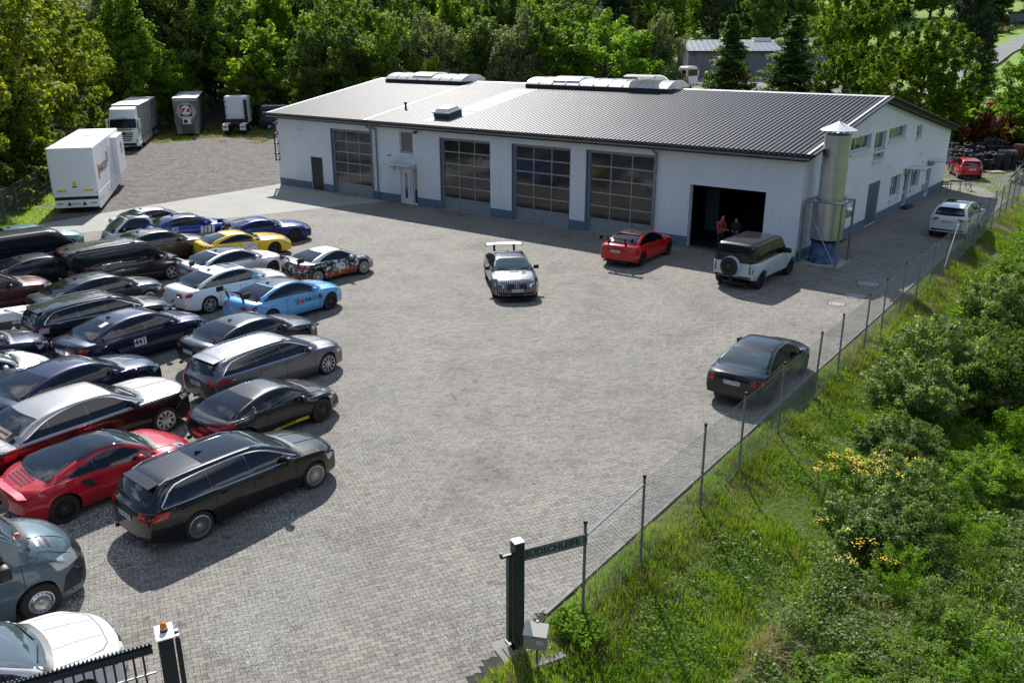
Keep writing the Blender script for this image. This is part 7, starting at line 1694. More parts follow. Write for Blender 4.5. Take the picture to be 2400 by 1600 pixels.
m_wood = worn('weathered_wood', (.22, .19, .16), .85, .25, 5); m_redw = worn('red_brown_wood', (.17, .065, .04), .8, .25, 5); m_palew = worn('pale_wood', (.46, .42, .36), .8, .15, 5)
def pallet(loc, rot, m, label, grp, tilt=0):
    p = empty('wooden_pallet', loc, rot, label, 'pallet', grp); p.rotation_euler[0] = tilt
    if 'b' not in _pl: 
        a = MB(); a.box(-.6, .6, -.05, .05, 0, .02); _pl['b'] = a.mesh('board', [m_wood]); a = MB(); a.box(-.05, .05, -.4, .4, .02, .10); _pl['s'] = a.mesh('bearer', [m_wood])
    for k in range(5): link('board', _pl['b'], p, [m], (0, -.36 + .18*k, .10))
    for x in (-.55, 0, .55): link('bearer', _pl['s'], p, [m], (x, 0, 0))
_pl = {}
for sx, (x, y, n, m, nm) in enumerate(((40.3, 71.6, 12, m_wood, 'grey'), (42.0, 72.3, 15, m_redw, 'red-brown'), (44.2, 73.5, 15, m_redw, 'red-brown'), (43.4, 70.6, 7, m_wood, 'grey'))):
    for k in range(n): pallet((x + random.uniform(-.05, .05), y + random.uniform(-.05, .05), k * .125), .25 + random.uniform(-.06, .06), m, nm + ' wooden pallet in the tall pile right of the tyre stacks' if nm != 'grey' or sx == 0 else 'grey wooden pallet in the low pile in front of the red-brown ones', 'wooden pallets piled right of the tyres')
pallet((38.3, 69.2, .0), .15, m_palew, 'single pale pallet lying flat on the grass beside the red hatchback', None)
for k in range(34):
    a = Vector((36.4 + random.uniform(0, 1.6), 63.6 + random.uniform(-.8, .8) , random.uniform(.02, .5))); d = Vector((1.6 + random.uniform(-.6, .6), 1.9 + random.uniform(-.6, .6), .25 + random.uniform(-.2, .9)))
    mb = MB(); mb.bar(a, a + d * random.uniform(.6, 1.2), random.choice((.05, .10, .14)), random.choice((.03, .05))); tag(mb.obj('plank', [random.choice((m_wood, m_wood, m_palew, M_['gunmetal']))]), 'weathered plank in the loose timber heap behind the fence end', 'plank', 'planks in the loose timber heap')
# light alloy body parts at the left edge, lying on a pallet
random.seed(21)
wr = empty('wrecked_body_part', (-17.9, 29.6, 0), .6, 'bare white front body section with torn edges at the left edge', 'car part')
mb = MB(); mb.bbox(-.9, .5, -.5, .3, .55, .85, .05); mb.obj('strut_tower', [m_tw], wr)
for k in range(9):
    mb = MB(); a = Vector((random.uniform(-.8, .5), random.uniform(-.5, .4), random.uniform(.4, .9))); b = a + Vector((random.uniform(.3, .8), random.uniform(-.5, .3), random.uniform(-.2, .2))); mb.bar(a, b, random.uniform(.06, .14), .05); mb.obj('bent_member', [m_tw], wr)
mb = MB(); mb.box(-.7, .4, -.4, .3, .05, .54); mb.obj('dark_subframe', [M_['gunmetal']], wr)
o = empty('broken_rail', (-16.9, 28.0, 0), .4, 'pale broken chassis rail lying on the paving beside the black estate', 'car part')
mb = MB(); mb.bar((-.6, -.2, .05), (.5, .3, .08), .16, .08); mb.obj('rail', [m_tw], o); mb = MB(); mb.bar((-.5, .1, .05), (-.1, .6, .5), .12, .06); mb.obj('bracket', [m_tw], o)
# ------------------------------------------------------------------ vegetation
def leafmat(name, c0, c1, c2, trans=.42, rough=.55, gl=.12):
    m = bpy.data.materials.new(name); m.use_nodes = True; b = B(m); out = m.node_tree.nodes['Material Output']
    at = N(m, 'ShaderNodeAttribute', attribute_name='rnd'); oi = N(m, 'ShaderNodeObjectInfo')
    f = mth(m, 'ADD', at.outputs['Fac'], mth(m, 'MULTIPLY', mth(m, 'SUBTRACT', oi.outputs['Random'], .5), .30), True)
    c = ramp(m, f, [(.0, c0), (.55, c1), (1.0, c2)]); L(m, c, b.inputs['Base Color']); b.inputs['Roughness'].default_value = rough; b.inputs['Specular IOR Level'].default_value = gl
    tr = N(m, 'ShaderNodeBsdfTranslucent'); tc = mixc(m, 1.0, c, (1.5, 1.6, .55), 'MULTIPLY'); L(m, tc, tr.inputs['Color'])
    mx = N(m, 'ShaderNodeMixShader'); mx.inputs[0].default_value = trans; L(m, b.outputs[0], mx.inputs[1]); L(m, tr.outputs[0], mx.inputs[2]); L(m, mx.outputs[0], out.inputs['Surface']); return m
LM = dict(
    mid=leafmat('leaf_mid_green', (.08, .14, .02), (.17, .26, .04), (.29, .37, .08), .52),
    dark=leafmat('leaf_dark_green', (.065, .105, .025), (.13, .19, .045), (.23, .29, .085), .5),
    maple=leafmat('leaf_yellowing_maple', (.09, .14, .018), (.20, .245, .03), (.38, .31, .055), .52),
    lime=leafmat('leaf_light_green', (.08, .15, .012), (.18, .28, .022), (.32, .40, .045), .55),
    willow=leafmat('leaf_silvery_willow', (.08, .11, .045), (.17, .21, .10), (.34, .36, .22), .42),
    beech=leafmat('leaf_hornbeam', (.055, .11, .010), (.13, .21, .018), (.34, .36, .035), .5),
    spruce=leafmat('needle_spruce', (.035, .08, .018), (.09, .16, .035), (.20, .27, .06), .42),
    pine=leafmat('needle_pine', (.025, .045, .022), (.055, .085, .042), (.10, .13, .065), .3),
    autumn=leafmat('leaf_red_brown', (.06, .018, .012), (.15, .045, .025), (.24, .12, .05), .4),
    bramble=leafmat('leaf_bramble', (.08, .13, .03), (.17, .25, .06), (.36, .43, .20), .52, .45, .35),
    bright=leafmat('leaf_fresh_green', (.08, .16, .014), (.17, .30, .026), (.30, .42, .05), .5))
m_bark = worn('bark', (.075, .062, .048), .95, .35, 3, 0, .5); m_barkg = worn('bark_grey', (.16, .15, .13), .95, .3, 3)
def leaf_cards(P, Nn, size, rng, asp=1.6):
    """P centres (n,3), Nn normals (n,3), size (n)"""
    n = len(P); t = rng.normal(size=(n, 3)); t -= (t * Nn).sum(1, keepdims=True) * Nn; t /= np.linalg.norm(t, axis=1, keepdims=True) + 1e-9; b = np.cross(Nn, t)
    a = t * size[:, None] * .5 * asp; c = b * size[:, None] * .5
    V = np.stack([P - a, P - c * .9 + a * .1, P + a, P + c * .9 + a * .1], 1)
    return V.reshape(-1, 3), np.arange(4 * n).reshape(n, 4)
def crown_mesh(kind, seed, h, r, mt, base=.2, ncl=90, per=330, size=.19, cr=1.0, flat=.75, droop=0):
    rng = np.random.default_rng(seed); Cc = []
    while len(Cc) < ncl:
        u = rng.uniform(-1, 1, 3)
        d = np.linalg.norm(u)
        if d > 1 or d < .42: continue
        z = (u[2] + 1) / 2
        k = {'round': 1.0, 'cone': (1.15 - .95 * z), 'oval': (1.0 - .35 * z), 'column': (1.0 - .5 * z)}[kind]
        lob = 1 + .22 * math.sin(3 * math.atan2(u[1], u[0]) + seed) * (1 - z) + rng.uniform(-.12, .12)
        Cc.append((u[0] * r * k * lob, u[1] * r * k * lob, h * (base + (1 - base) * z) * (1 + rng.uniform(-.03, .03))))
    Cc = np.array(Cc); ctr = np.array([0, 0, h * (base + (1 - base) * .40)])
    sub_ = 3; C2 = np.repeat(Cc, sub_, 0) + rng.normal(size=(ncl * sub_, 3)) * .45 * cr; n2 = len(C2); per2 = per // sub_
    d = C2 - ctr; d /= np.linalg.norm(d, axis=1, keepdims=True) + 1e-9; d = d + np.array([0, 0, .45 - droop]) + rng.normal(size=(n2, 3)) * .4; d /= np.linalg.norm(d, axis=1, keepdims=True)
    ln2 = rng.uniform(.7, 1.7, n2) * cr; idx2 = np.repeat(np.arange(n2), per2); idx = idx2 // sub_; n = len(idx2); t = rng.uniform(0, 1, n) ** .8
    g = rng.normal(size=(n, 3)); P = C2[idx2] + d[idx2] * ((t - .35) * ln2[idx2])[:, None] + g * ((.34 - .22 * t) * cr)[:, None] * np.array([1, 1, flat]); g /= np.linalg.norm(g, axis=1, keepdims=True)
    out = P - ctr; out /= np.linalg.norm(out, axis=1, keepdims=True)
    Nn = g * .8 + out * .35 + rng.normal(size=(n, 3)) * .5 + np.array([0, 0, .35]); Nn /= np.linalg.norm(Nn, axis=1, keepdims=True)
    V, F = leaf_cards(P, Nn, rng.uniform(.6, 1.3, n) * size, rng)
    rnd = np.clip(.42 + .20 * rng.normal(size=n) + (.16 * rng.normal(size=ncl))[idx], 0, 1)
    me = npmesh('crown', V, F, [mt], attr=rnd); tips = Cc[np.argsort(-Cc[:, 2])]
    return me, Cc
def trunk_mesh(h, r, Cc, rng, mt, base):
    mb = MB(); pts = [Vector((0, 0, -.4))]; k = 6
    for i in range(1, k + 1): pts.append(Vector((rng.normal() * .12 * i / k, rng.normal() * .12 * i / k, h * .82 * i / k)))
    R0 = .022 * h
    for i in range(k): mb.tube(pts[i], pts[i+1], R0 * (1 - i / k * .8), 8, 0, R0 * (1 - (i + 1) / k * .8), caps=False)
    for c in Cc[:: max(1, len(Cc) // 26)]:
        z0 = max(h * base * .7, min(h * .78, c[2] - .55 * math.hypot(c[0], c[1]))); t = z0 / (h * .82) * k; i = min(k - 1, int(t)); a = pts[i].lerp(pts[i+1], t - i); b = Vector(c); m = a.lerp(b, .5) + Vector((0, 0, .1 * (b - a).length))
        mb.tube(a, m, R0 * .36, 5, 0, R0 * .22, caps=False); mb.tube(m, b, R0 * .22, 5, 0, R0 * .06, caps=False)
    return mb.mesh('trunk', [mt], smooth=True)
def spruce_mesh(seed, h, r, mt):
    rng = np.random.default_rng(seed); P, Nn, S, Rn = [], [], [], []
    nl = 34
    for l in range(nl):
        z = h * (.06 + .93 * (l / nl) ** .95); rr = r * (1 - (z / h)) ** .85 * rng.uniform(.8, 1.15) + .15; nb = max(5, int(15 * rr / r) + 4)
        for b in range(nb):
            a = rng.uniform(0, 6.283); L_ = rr * rng.uniform(.6, 1.15); n = int(16 + 26 * L_ / r); t = rng.uniform(.08, 1, n) ** .8
            tone = rng.normal() * .12
            px = np.cos(a) * L_ * t; py = np.sin(a) * L_ * t; pz = z - .28 * L_ * t + .22 * L_ * t ** 2.2
            w = .26 * (1.15 - t) * L_ + .08; s = rng.normal(size=n) * w; px = px - np.sin(a) * s; py = py + np.cos(a) * s; pz = pz - np.abs(rng.normal(size=n)) * .16 - .2 * np.abs(s)
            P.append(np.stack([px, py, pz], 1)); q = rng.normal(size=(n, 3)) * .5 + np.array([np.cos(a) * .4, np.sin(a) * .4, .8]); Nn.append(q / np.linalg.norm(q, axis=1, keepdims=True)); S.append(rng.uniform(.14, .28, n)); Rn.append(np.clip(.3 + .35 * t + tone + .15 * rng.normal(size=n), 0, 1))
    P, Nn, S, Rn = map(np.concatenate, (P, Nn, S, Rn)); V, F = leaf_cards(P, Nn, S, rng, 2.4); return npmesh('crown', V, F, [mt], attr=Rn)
TV = {}
def variant(key):
    if key in TV: return TV[key]
    k, i = key; rng = np.random.default_rng(100 + i)
    spec = {'mid': ('round', 12, 4.2, .16, m_bark, {}), 'dark': ('oval', 13, 4.2, .14, m_bark, {}), 'maple': ('round', 13, 5.0, .08, m_bark, dict(ncl=120, per=340, cr=1.05, size=.20)), 'lime': ('cone', 13, 4.3, .08, m_bark, dict(per=330)),
            'willow': ('oval', 12, 4.4, .12, m_barkg, dict(size=.16, per=380, flat=1.1)), 'beech': ('round', 12, 4.7, .05, m_bark, dict(ncl=230, per=240, size=.17, cr=.62)), 'pine': ('column', 14, 4.0, .25, m_bark, dict(size=.17, flat=.5)), 'young': ('round', 9.5, 3.3, .18, m_barkg, dict(ncl=70, per=190, size=.21, cr=.8))}
    if k == 'spruce':
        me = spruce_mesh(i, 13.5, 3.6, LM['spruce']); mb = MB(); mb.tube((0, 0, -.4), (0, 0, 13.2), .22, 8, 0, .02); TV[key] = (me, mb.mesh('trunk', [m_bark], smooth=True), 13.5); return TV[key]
    kd, h, r, base, bark, kw = spec[k]; lm = LM['lime' if k == 'young' else k]
    me, Cc = crown_mesh(kd, i * 7 + 3, h, r, lm, base, **kw); TV[key] = (me, trunk_mesh(h, r, Cc, rng, bark, base), h); return TV[key]
tcount = 0
_seen = {}
def wood_label(desc, row, x, y):
    px = 1200 + 2030 * x / (y * .945 + 1.5)
    for lim, nm in ((130, 'the nearest yellowing maple'), (250, 'the far yellowing maples'), (390, 'the white lorry'), (490, 'the grey Z trailer'), (590, 'the tractor unit'), (700, 'the dark van'), (800, 'the left roof corner'), (900, 'the dome rooflight'), (1010, 'the first rooflight, left end'), (1120, 'the first rooflight, right end'), (1230, 'the rooflight gap'), (1340, 'the second rooflight, left end'), (1460, 'the second rooflight, middle'), (1600, 'the second rooflight, right end'), (1700, 'the construction lorry'), (1790, 'the left spruce'), (1900, 'the right spruce'), (2000, 'the pale tree'), (2120, 'the round hornbeam'), (2240, 'the tall pine'), (9999, 'the bright meadow')):
        if px < lim: break
    s = '%s, %s, behind %s' % (desc, row, nm); k = _seen.get(s, 0); _seen[s] = k + 1
    return s if k == 0 else s.replace(', behind', (', slightly further right', ', half hidden', ', hindmost')[min(2, k - 1)] + ', behind')
def tree(kind, x, y, h, label, grp=None, wide=1.0, var=None, mt=None):
    global tcount; tcount += 1
    me, tr, h0 = variant((kind, (tcount % 2 if var is None else var))); t = empty({'spruce': 'spruce_tree', 'pine': 'pine_tree', 'maple': 'maple_tree', 'willow': 'willow_tree'}.get(kind, 'broadleaf_tree'), (x, y, tz(x, y) - .1), random.uniform(0, 6.28), label, 'tree', grp)
    s = h / h0; t.scale = (s * wide, s * wide, s); o = link('crown', me, t, [mt] if mt else None); link('trunk', tr, t); return t
random.seed(31)
G1 = 'yellowing maples along the left fence'
for i, (x, y, h) in enumerate(((-35.2, 50.5, 13.5), (-37.5, 58.5, 14.5), (-40.0, 67.0, 15), (-42.5, 75, 15), (-45.0, 83.5, 14.5))):
    tree('maple', x, y, h, ('large yellowing maple nearest the camera at the left edge', 'large yellow-green maple second along the left fence', 'tall yellow-orange maple in the middle of the left fence row', 'broad yellowing maple behind the white exhibition trailer', 'yellow-green maple at the far end of the left fence row')[i], G1, 1.05)
for x, y, h in ((-44, 55, 15), (-48, 66, 16), (-52, 78, 17), (-46, 46, 14)): tree('maple', x, y, h, 'tall yellowing maple in the second row behind the left fence', 'maples in the second row behind the left fence')
tree('mid', -31.6, 44.0, 6.5, 'low green tree at the left edge below the maples', None)
tree('lime', -43.5, 103, 14.8, 'tall light green conical tree behind the white lorry', None, 1.15)
tree('lime', -41.3, 111, 8.6, 'light green bushy tree between the white lorry and the Z trailer', None, 1.1)
tree('young', -31.0, 109.3, 11.6, 'bright yellow-green young tree behind the tractor unit', None, 1.2)
G2 = 'trees of the dense wood behind the lorries'
for y0, n, kinds in ((118, 13, ('dark', 'willow', 'mid', 'pine', 'lime')), (129, 14, ('mid', 'willow', 'lime', 'dark', 'pine')), (143, 14, ('dark', 'pine', 'mid'))):
    for i in range(n):
        x = -78 + i * (78 / n) * 1.0 + random.uniform(-2, 2); y = y0 + random.uniform(-3, 3); k = kinds[(i * 7 + y0) % len(kinds)]
        lab = {'dark': 'dark green broadleaf tree in the wood behind the lorries', 'willow': 'silvery willow in the wood behind the lorries', 'pine': 'dark pine in the wood behind the lorries', 'mid': 'mid green broadleaf tree in the wood behind the lorries', 'lime': 'light green tree in the wood behind the lorries'}[k]
        tree(k, x, y, random.uniform(15, 19), wood_label({'dark': 'dark green broadleaf', 'willow': 'silvery willow', 'pine': 'dark pine', 'mid': 'mid green broadleaf', 'lime': 'light green tree'}[k], {118: 'front row', 129: 'second row', 143: 'back row'}[y0], x, y), G2)
G3 = 'trees of the wood directly behind the workshop'
lst = [(-22, 103, 'dark', 11), (-17, 100, 'dark', 12), (-12.5, 99, 'mid', 12.5), (-8, 97, 'willow', 12), (-3.5, 97.5, 'dark', 12), (.5, 96, 'willow', 12.5), (4.5, 98, 'mid', 13), (-19, 108, 'mid', 15), (-13, 109, 'dark', 15), (-7, 107, 'lime', 15), (-1, 108, 'dark', 16), (5, 107, 'dark', 16)]
for x, y, k, h in lst:
    lab = {'dark': 'dark green broadleaf tree behind the workshop roof', 'willow': 'greyish willow behind the workshop roof', 'mid': 'mid green broadleaf tree behind the workshop roof', 'lime': 'light green broadleaf tree behind the workshop roof'}[k]
    tree(k, x, y, h, wood_label({'dark': 'dark green broadleaf', 'willow': 'greyish willow', 'mid': 'mid green broadleaf', 'lime': 'light green tree'}[k], 'nearest row' if y < 105 else 'second row', x, y), G3)
tree('young', -9.6, 93, 8.2, 'small drooping yellow-green tree behind the ridge rooflights', None)
tree('mid', 9.8, 95, 12.3, 'round bright green tree behind the second ridge rooflight', None, 1.35, mt=LM['bright'])
tree('willow', 15.4, 97, 12.3, 'grey-green willow left of the grey hall', None, .75)
tree('spruce', 24.2, 101, 13.2, 'dark spruce in front of the grey hall, left of two', 'spruces in front of the grey hall', 1.25, 0)
tree('spruce', 30.8, 100, 13.0, 'dark spruce in front of the grey hall, right of two', 'spruces in front of the grey hall', 1.6, 1)
tree('beech', 34.2, 93, 9.6, 'medium green tree between the right spruce and the round hornbeam', None, .95)
tree('mid', 42.5, 112, 16.5, 'tall pale green tree behind the round hornbeam', None, .85, mt=LM['beech'])
tree('beech', 38.4, 84.5, 11.6, 'big round hornbeam with yellow-green top behind the gable end', None, 1.08)
tree('pine', 64.0, 128, 17.0, 'tall dark pine at the edge of the bright meadow', None, .72)
tree('spruce', 67.5, 130, 10.5, 'low dark spruce right of the tall pine by the meadow', None, 1.0, 0)
tree('mid', 49.5, 84, 9.5, 'light green tree at the right edge behind the pallets', None, 1.0, mt=LM['bright'])
tree('mid', 52, 78, 7.5, 'light green bushy tree at the right edge above the timber heap', None, 1.0, mt=LM['beech'])
G4 = 'trees around the grey hall and the meadow'
for x, y, k, h in ((22, 178, 'dark', 17), (31, 180, 'mid', 16), (12, 170, 'dark', 17), (13, 156, 'willow', 13), (40, 182, 'pine', 15), (50, 186, 'dark', 14), (58, 168, 'mid', 11), (66, 176, 'willow', 10), (8, 160, 'dark', 18), (18, 166, 'pine', 16), (27, 190, 'pine', 18), (60, 196, 'dark', 12)):
    tree(k, x, y, h, wood_label({'dark': 'dark green tree', 'mid': 'mid green tree', 'willow': 'pale willow', 'pine': 'dark pine'}[k], 'beside the grey hall', x, y), G4)
G5 = 'trees of the wood along the hillside above the meadow'
for i in range(46):
    x = -20 + i * 5.2 + random.uniform(-3, 3); y = 252 + random.uniform(-8, 14) if x > 60 else 205 + random.uniform(-10, 25); k = ('dark', 'pine', 'mid', 'pine', 'spruce')[i % 5]
    tree(k, x, y, random.uniform(16, 22), wood_label({'dark': 'dark broadleaf', 'mid': 'green broadleaf', 'pine': 'dark pine', 'spruce': 'dark spruce'}[k], 'far hillside', x, y), G5, 1.2)
# bushes at the back right and by the road
def bush_mesh(seed, h, r, mt, ncl=26, per=150, size=.17, cr=.5):
    me, Cc = crown_mesh('round', seed, h, r, mt, .02, ncl, per, size, cr, .85); return me
BM = {}
def bush(kind, x, y, h, r, label, grp=None, size=.17, ncl=26, per=150, cr=.5):
    key = (kind, round(size, 2), ncl)
    if key not in BM: BM[key] = bush_mesh(11 + len(BM), 2.0, 1.5, LM[kind], ncl, per, size, cr)
    o = link('shrub', BM[key]); o.location = (x, y, tz(x, y) - .1); o.rotation_euler = (0, 0, random.uniform(0, 6.28)); o.scale = (r / 1.5, r / 1.5, h / 2.0); return tag(o, label, 'shrub', grp)
bush('autumn', 44.5, 81.5, 3.4, 2.2, 'red-brown leaved bush behind the tyre stacks', None)
bush('beech', 47.5, 80, 3.2, 2.4, 'yellow-green bush behind the pallet piles', None); bush('beech', 50.5, 76, 3.0, 2.4, 'tall yellow-green bush at the right edge behind the fence', None)
bush('mid', 43.0, 90, 4.0, 2.8, 'green bush in the gap right of the round hornbeam', None); bush('mid', 47.5, 96, 5.0, 3, 'green bush at the foot of the dark road bank', None)
for i in range(16): bush('mid' if i % 3 else 'beech', -34 + i * 2.6 + random.uniform(-.8, .8), 110.2 + random.uniform(-.4, 1.2), random.uniform(1.5, 3), 1.9, 'low green bush behind the rod panel fence at the wood edge', 'bushes behind the rod panel fence')
for i in range(14): bush('dark', leftx(48 + i * 4.4) - 1.6, 48 + i * 4.4, random.uniform(2.0, 3.4), 2.0, 'dark undergrowth bush below the maples on the left', 'undergrowth below the maples')
for i in range(12): bush('mid', 20 + i * 2.6, 90 + random.uniform(-2, 2), random.uniform(2.2, 4), 2.2, 'green bush behind the workshop below the spruces', 'bushes behind the workshop')
# -- overgrown bank on the right -------------------------------------------------
SH = [(12.4, 24.6, 1.5, 1.3, 'bramble', 'grey-leaved thicket on the bank nearest the tail of the black saloon'), (13.9, 26.6, 2.0, 1.6, 'bramble', 'tall grey-leaved thicket on the bank beside the front of the black saloon'), (15.4, 25.2, 2.2, 1.6, 'dark', 'dark shrub at the right edge level with the black saloon'), (16.6, 28.6, 1.7, 1.4, 'dark', 'dark shrub on the bank just beyond the tall grey thicket'),
      (20.0, 33.8, 1.9, 1.5, 'bramble', 'thicket at the right edge between the two fence-side cars'), (23.4, 38.6, 1.6, 1.4, 'mid', 'green shrub at the right edge below the white off-roader'), (10.8, 21.6, 1.1, 1.0, 'bramble', 'low thicket on the bank above the yellow ragwort'),
      (8.6, 17.5, 1.2, 1.2, 'bramble', 'bramble thicket directly under the yellow ragwort'), (9.7, 19.0, 1.3, 1.1, 'bramble', 'bramble thicket right of the yellow ragwort'), (12.0, 20.2, 1.0, 1.1, 'bright', 'fresh green shrub at the right edge right of the ragwort'), (7.4, 13.6, .55, .9, 'bramble', 'low bramble mound at the bottom edge in the lower right')]
for i, (x, y, h, r, k, lab) in enumerate(SH):
    bush(k, x, y, h, r, lab, 'shrubs on the overgrown bank', .062, 90, 360, .40)
random.seed(55)
_kn = {'bramble': 'grey-green bramble', 'bright': 'fresh green weed', 'mid': 'mid green leafy'}
for i in range(34):
    t = .8 + i * .92 + random.uniform(-.3, .3); s = random.uniform(2.7, 7.2); x, y = FX + FD[0]*t + FN[0]*s, FY + FD[1]*t + FN[1]*s
    k = ('bramble', 'bright', 'bramble', 'mid', 'bright')[i % 5]; hh = random.uniform(.45, 1.15)
    bush(k, x, y, hh, random.uniform(.55, 1.05), '%s %s %s, %s' % ('low' if hh < .8 else 'waist-high', _kn[k], ('clump near the fence side', 'clump in mid bank', 'clump far down the bank')[0 if s < 4 else 1 if s < 5.8 else 2], ('level with the letter box', 'level with the first fence posts', 'below the yellow ragwort', 'level with the black saloon', 'beyond the black saloon')[min(4, int(t / 6))]), 'low clumps on the overgrown bank', (.05, .075, .062)[i % 3], 36, 260, .5)
def rsc(n, rng, t0, t1, s0, s1): return rng.uniform(t0, t1, n), rng.uniform(s0, s1, n)
tzv = np.vectorize(tz); cnv = np.vectorize(lambda x, y, s, o: cn(x, y, s, o))
def visible(x, y, m=1.5): return (np.abs(x) < .60 * y * .945 + .60 * 3.4 + m) & (y > 9.5)
rng = np.random.default_rng(77)
def blades(n, t0, t1, s0, s1, hh, mt, thr_, nsc, noff, name, label, w=.011, lean=.45, clump=6):
    t, s = rsc(n // clump, rng, t0, t1, s0, s1); x = FX + FD[0]*t + FN[0]*s; y = FY + FD[1]*t + FN[1]*s
    k = visible(x, y); x, y, s = x[k], y[k], s[k]; k = cnv(x, y, nsc, noff) > thr_; x, y, s = x[k], y[k], s[k]
    h = hh * (.55 + .9 * rng.random(len(x))) * np.clip(.75 + 1.2 * cnv(x, y, .9, 4), .4, 1.6)
    x = np.repeat(x, clump) + rng.normal(0, .035, len(x) * clump); y = np.repeat(y, clump) + rng.normal(0, .035, len(y) * clump); h = np.repeat(h, clump) * rng.uniform(.6, 1.15, len(x))
    z = tzv(x, y) - .01; n = len(x); a = rng.uniform(0, 6.283, n); l = rng.uniform(.1, 1, n) * lean * h; b = rng.uniform(0, 6.283, n)
    wx, wy = np.cos(a) * w * .5, np.sin(a) * w * .5; dx, dy = np.cos(b) * l, np.sin(b) * l
    V = np.empty((n, 5, 3)); V[:, 0] = np.stack([x - wx, y - wy, z], 1); V[:, 1] = np.stack([x + wx, y + wy, z], 1); V[:, 2] = np.stack([x + wx * .8 + dx * .35, y + wy * .8 + dy * .35, z + h * .6], 1); V[:, 3] = np.stack([x - wx * .8 + dx * .35, y - wy * .8 + dy * .35, z + h * .6], 1); V[:, 4] = np.stack([x + dx, y + dy, z + h * (1 - .25 * l / h)], 1)
    o5 = np.arange(n)[:, None] * 5; F = np.concatenate([o5 + [0, 1, 2], o5 + [0, 2, 3], o5 + [3, 2, 4]])
    rd = np.clip(.45 + .22 * rng.normal(size=n) + .35 * cnv(x, y, .7, 12), 0, 1)
    return tag(link(name, npmesh(name, V.reshape(-1, 3), F, [mt], attr=np.tile(rd, 3))), label, 'grass', kind='stuff')
gm = leafmat('grass_blade', (.085, .15, .016), (.16, .27, .028), (.32, .38, .07), .5)
gm2 = leafmat('grass_blade_bright', (.14, .25, .022), (.24, .38, .04), (.40, .50, .09), .5)
dm = leafmat('dry_grass', (.16, .12, .06), (.32, .25, .14), (.50, .42, .27), .3)
blades(150000, -4, 16, -.45, 5.2, .19, gm, -.9, .5, 3, 'grass', 'green grass on the bank beside the wire fence')
blades(70000, 14, 56, -.35, 4.2, .24, gm, -.3, .5, 3, 'grass', 'green grass on the far bank beside the wire fence', .018)
blades(70000, -6, 22, 4.8, 11, .30, gm2, -.3, .4, 8, 'grass', 'bright long grass at the lower right', .013)
blades(34000, -4, 50, -.40, .95, .22, dm, -.25, .8, 5, 'dry_grass', 'dry brown grass along the foot of the wire fence', .009, .9)
blades(9000, -3, 10, 2.0, 5.5, .36, dm, .22, .5, 21, 'dry_grass', 'patches of dry straw among the brambles', .010, 1.0)
def groundcover(n, t0, t1, s0, s1, mt, size, hmax, thr_, nsc, noff, name, label):
    t, s = rsc(n, rng, t0, t1, s0, s1); x = FX + FD[0]*t + FN[0]*s; y = FY + FD[1]*t + FN[1]*s
    k = visible(x, y); x, y = x[k], y[k]; v = cnv(x, y, nsc, noff); k = v > thr_; x, y, v = x[k], y[k], v[k]; n = len(x)
    top = hmax * np.clip(.35 + 1.3 * (v - thr_) + .8 * cnv(x, y, 2.2, 6), .12, 1); z = tzv(x, y) + top * rng.uniform(.35, 1, n) ** .6
    Nn = rng.normal(size=(n, 3)) * .55 + np.array([0, 0, 1.0]); Nn /= np.linalg.norm(Nn, axis=1, keepdims=True)
    V, F = leaf_cards(np.stack([x, y, z], 1), Nn, rng.uniform(.6, 1.3, n) * size, rng, 1.35)
    return tag(link(name, npmesh(name, V, F, [mt], attr=np.clip(.45 + .24 * rng.normal(size=n), 0, 1))), label, 'ground cover', kind='stuff')
groundcover(110000, -5, 13, 2.6, 9.5, LM['bramble'], .058, .50, -.30, .55, 15, 'bramble_cover', 'low brambles and weeds covering the bank in the lower right')
groundcover(60000, 9, 24, 1.6, 9.0, LM['bright'], .062, .42, -.15, .5, 30, 'weed_cover', 'fresh green weeds covering the bank beside the black saloon')
groundcover(30000, 22, 56, 1.4, 8.0, LM['bright'], .11, .5, -.2, .5, 30, 'weed_cover', 'fresh green weeds covering the far bank')
groundcover(30000, -4, 14, .2, 4.5, LM['bright'], .05, .16, .05, .8, 41, 'clover_cover', 'patches of small leafed weeds in the grass of the bank')
groundcover(1600, -.75, .05, -.3, .55, LM['bright'], .06, .34, -.9, .8, 2, 'weed_cover', 'leafy weeds at the foot of the first fence post')
blades(9000, -.5, 3.4, 2.5, 3.6, .34, dm, -.35, .9, 33, 'dry_grass', 'pale flattened straw patch in the lower right bank', .011, 1.3)
groundcover(26000, -4, 24, .6, 5.5, LM['bramble'], .05, .26, .0, .9, 61, 'weed_cover', 'pale leafed weeds mixed into the grass of the bank')
groundcover(20000, -2, 30, 3.4, 6.5, LM['mid'], .055, .75, .0, .7, 81, 'weed_cover', 'taller tangled weeds at the edge of the thicket')
mb = MB(); random.seed(91)
for i in range(420):
    t = random.uniform(-2, 30); s = random.uniform(2.4, 8.5); x, y = FX + FD[0]*t + FN[0]*s, FY + FD[1]*t + FN[1]*s; z = tz(x, y); a = Vector((x, y, z)); b = a + Vector((random.uniform(-.25, .25), random.uniform(-.25, .25), random.uniform(.5, 1.25))); mb.tube(a, b, .006, 3, 0, .002, caps=False)
tag(mb.obj('dead_stems', [worn('dry_stem', (.20, .14, .08), .9, .3, 6)]), 'thin dry stems standing among the brambles of the bank', 'stems', kind='stuff')
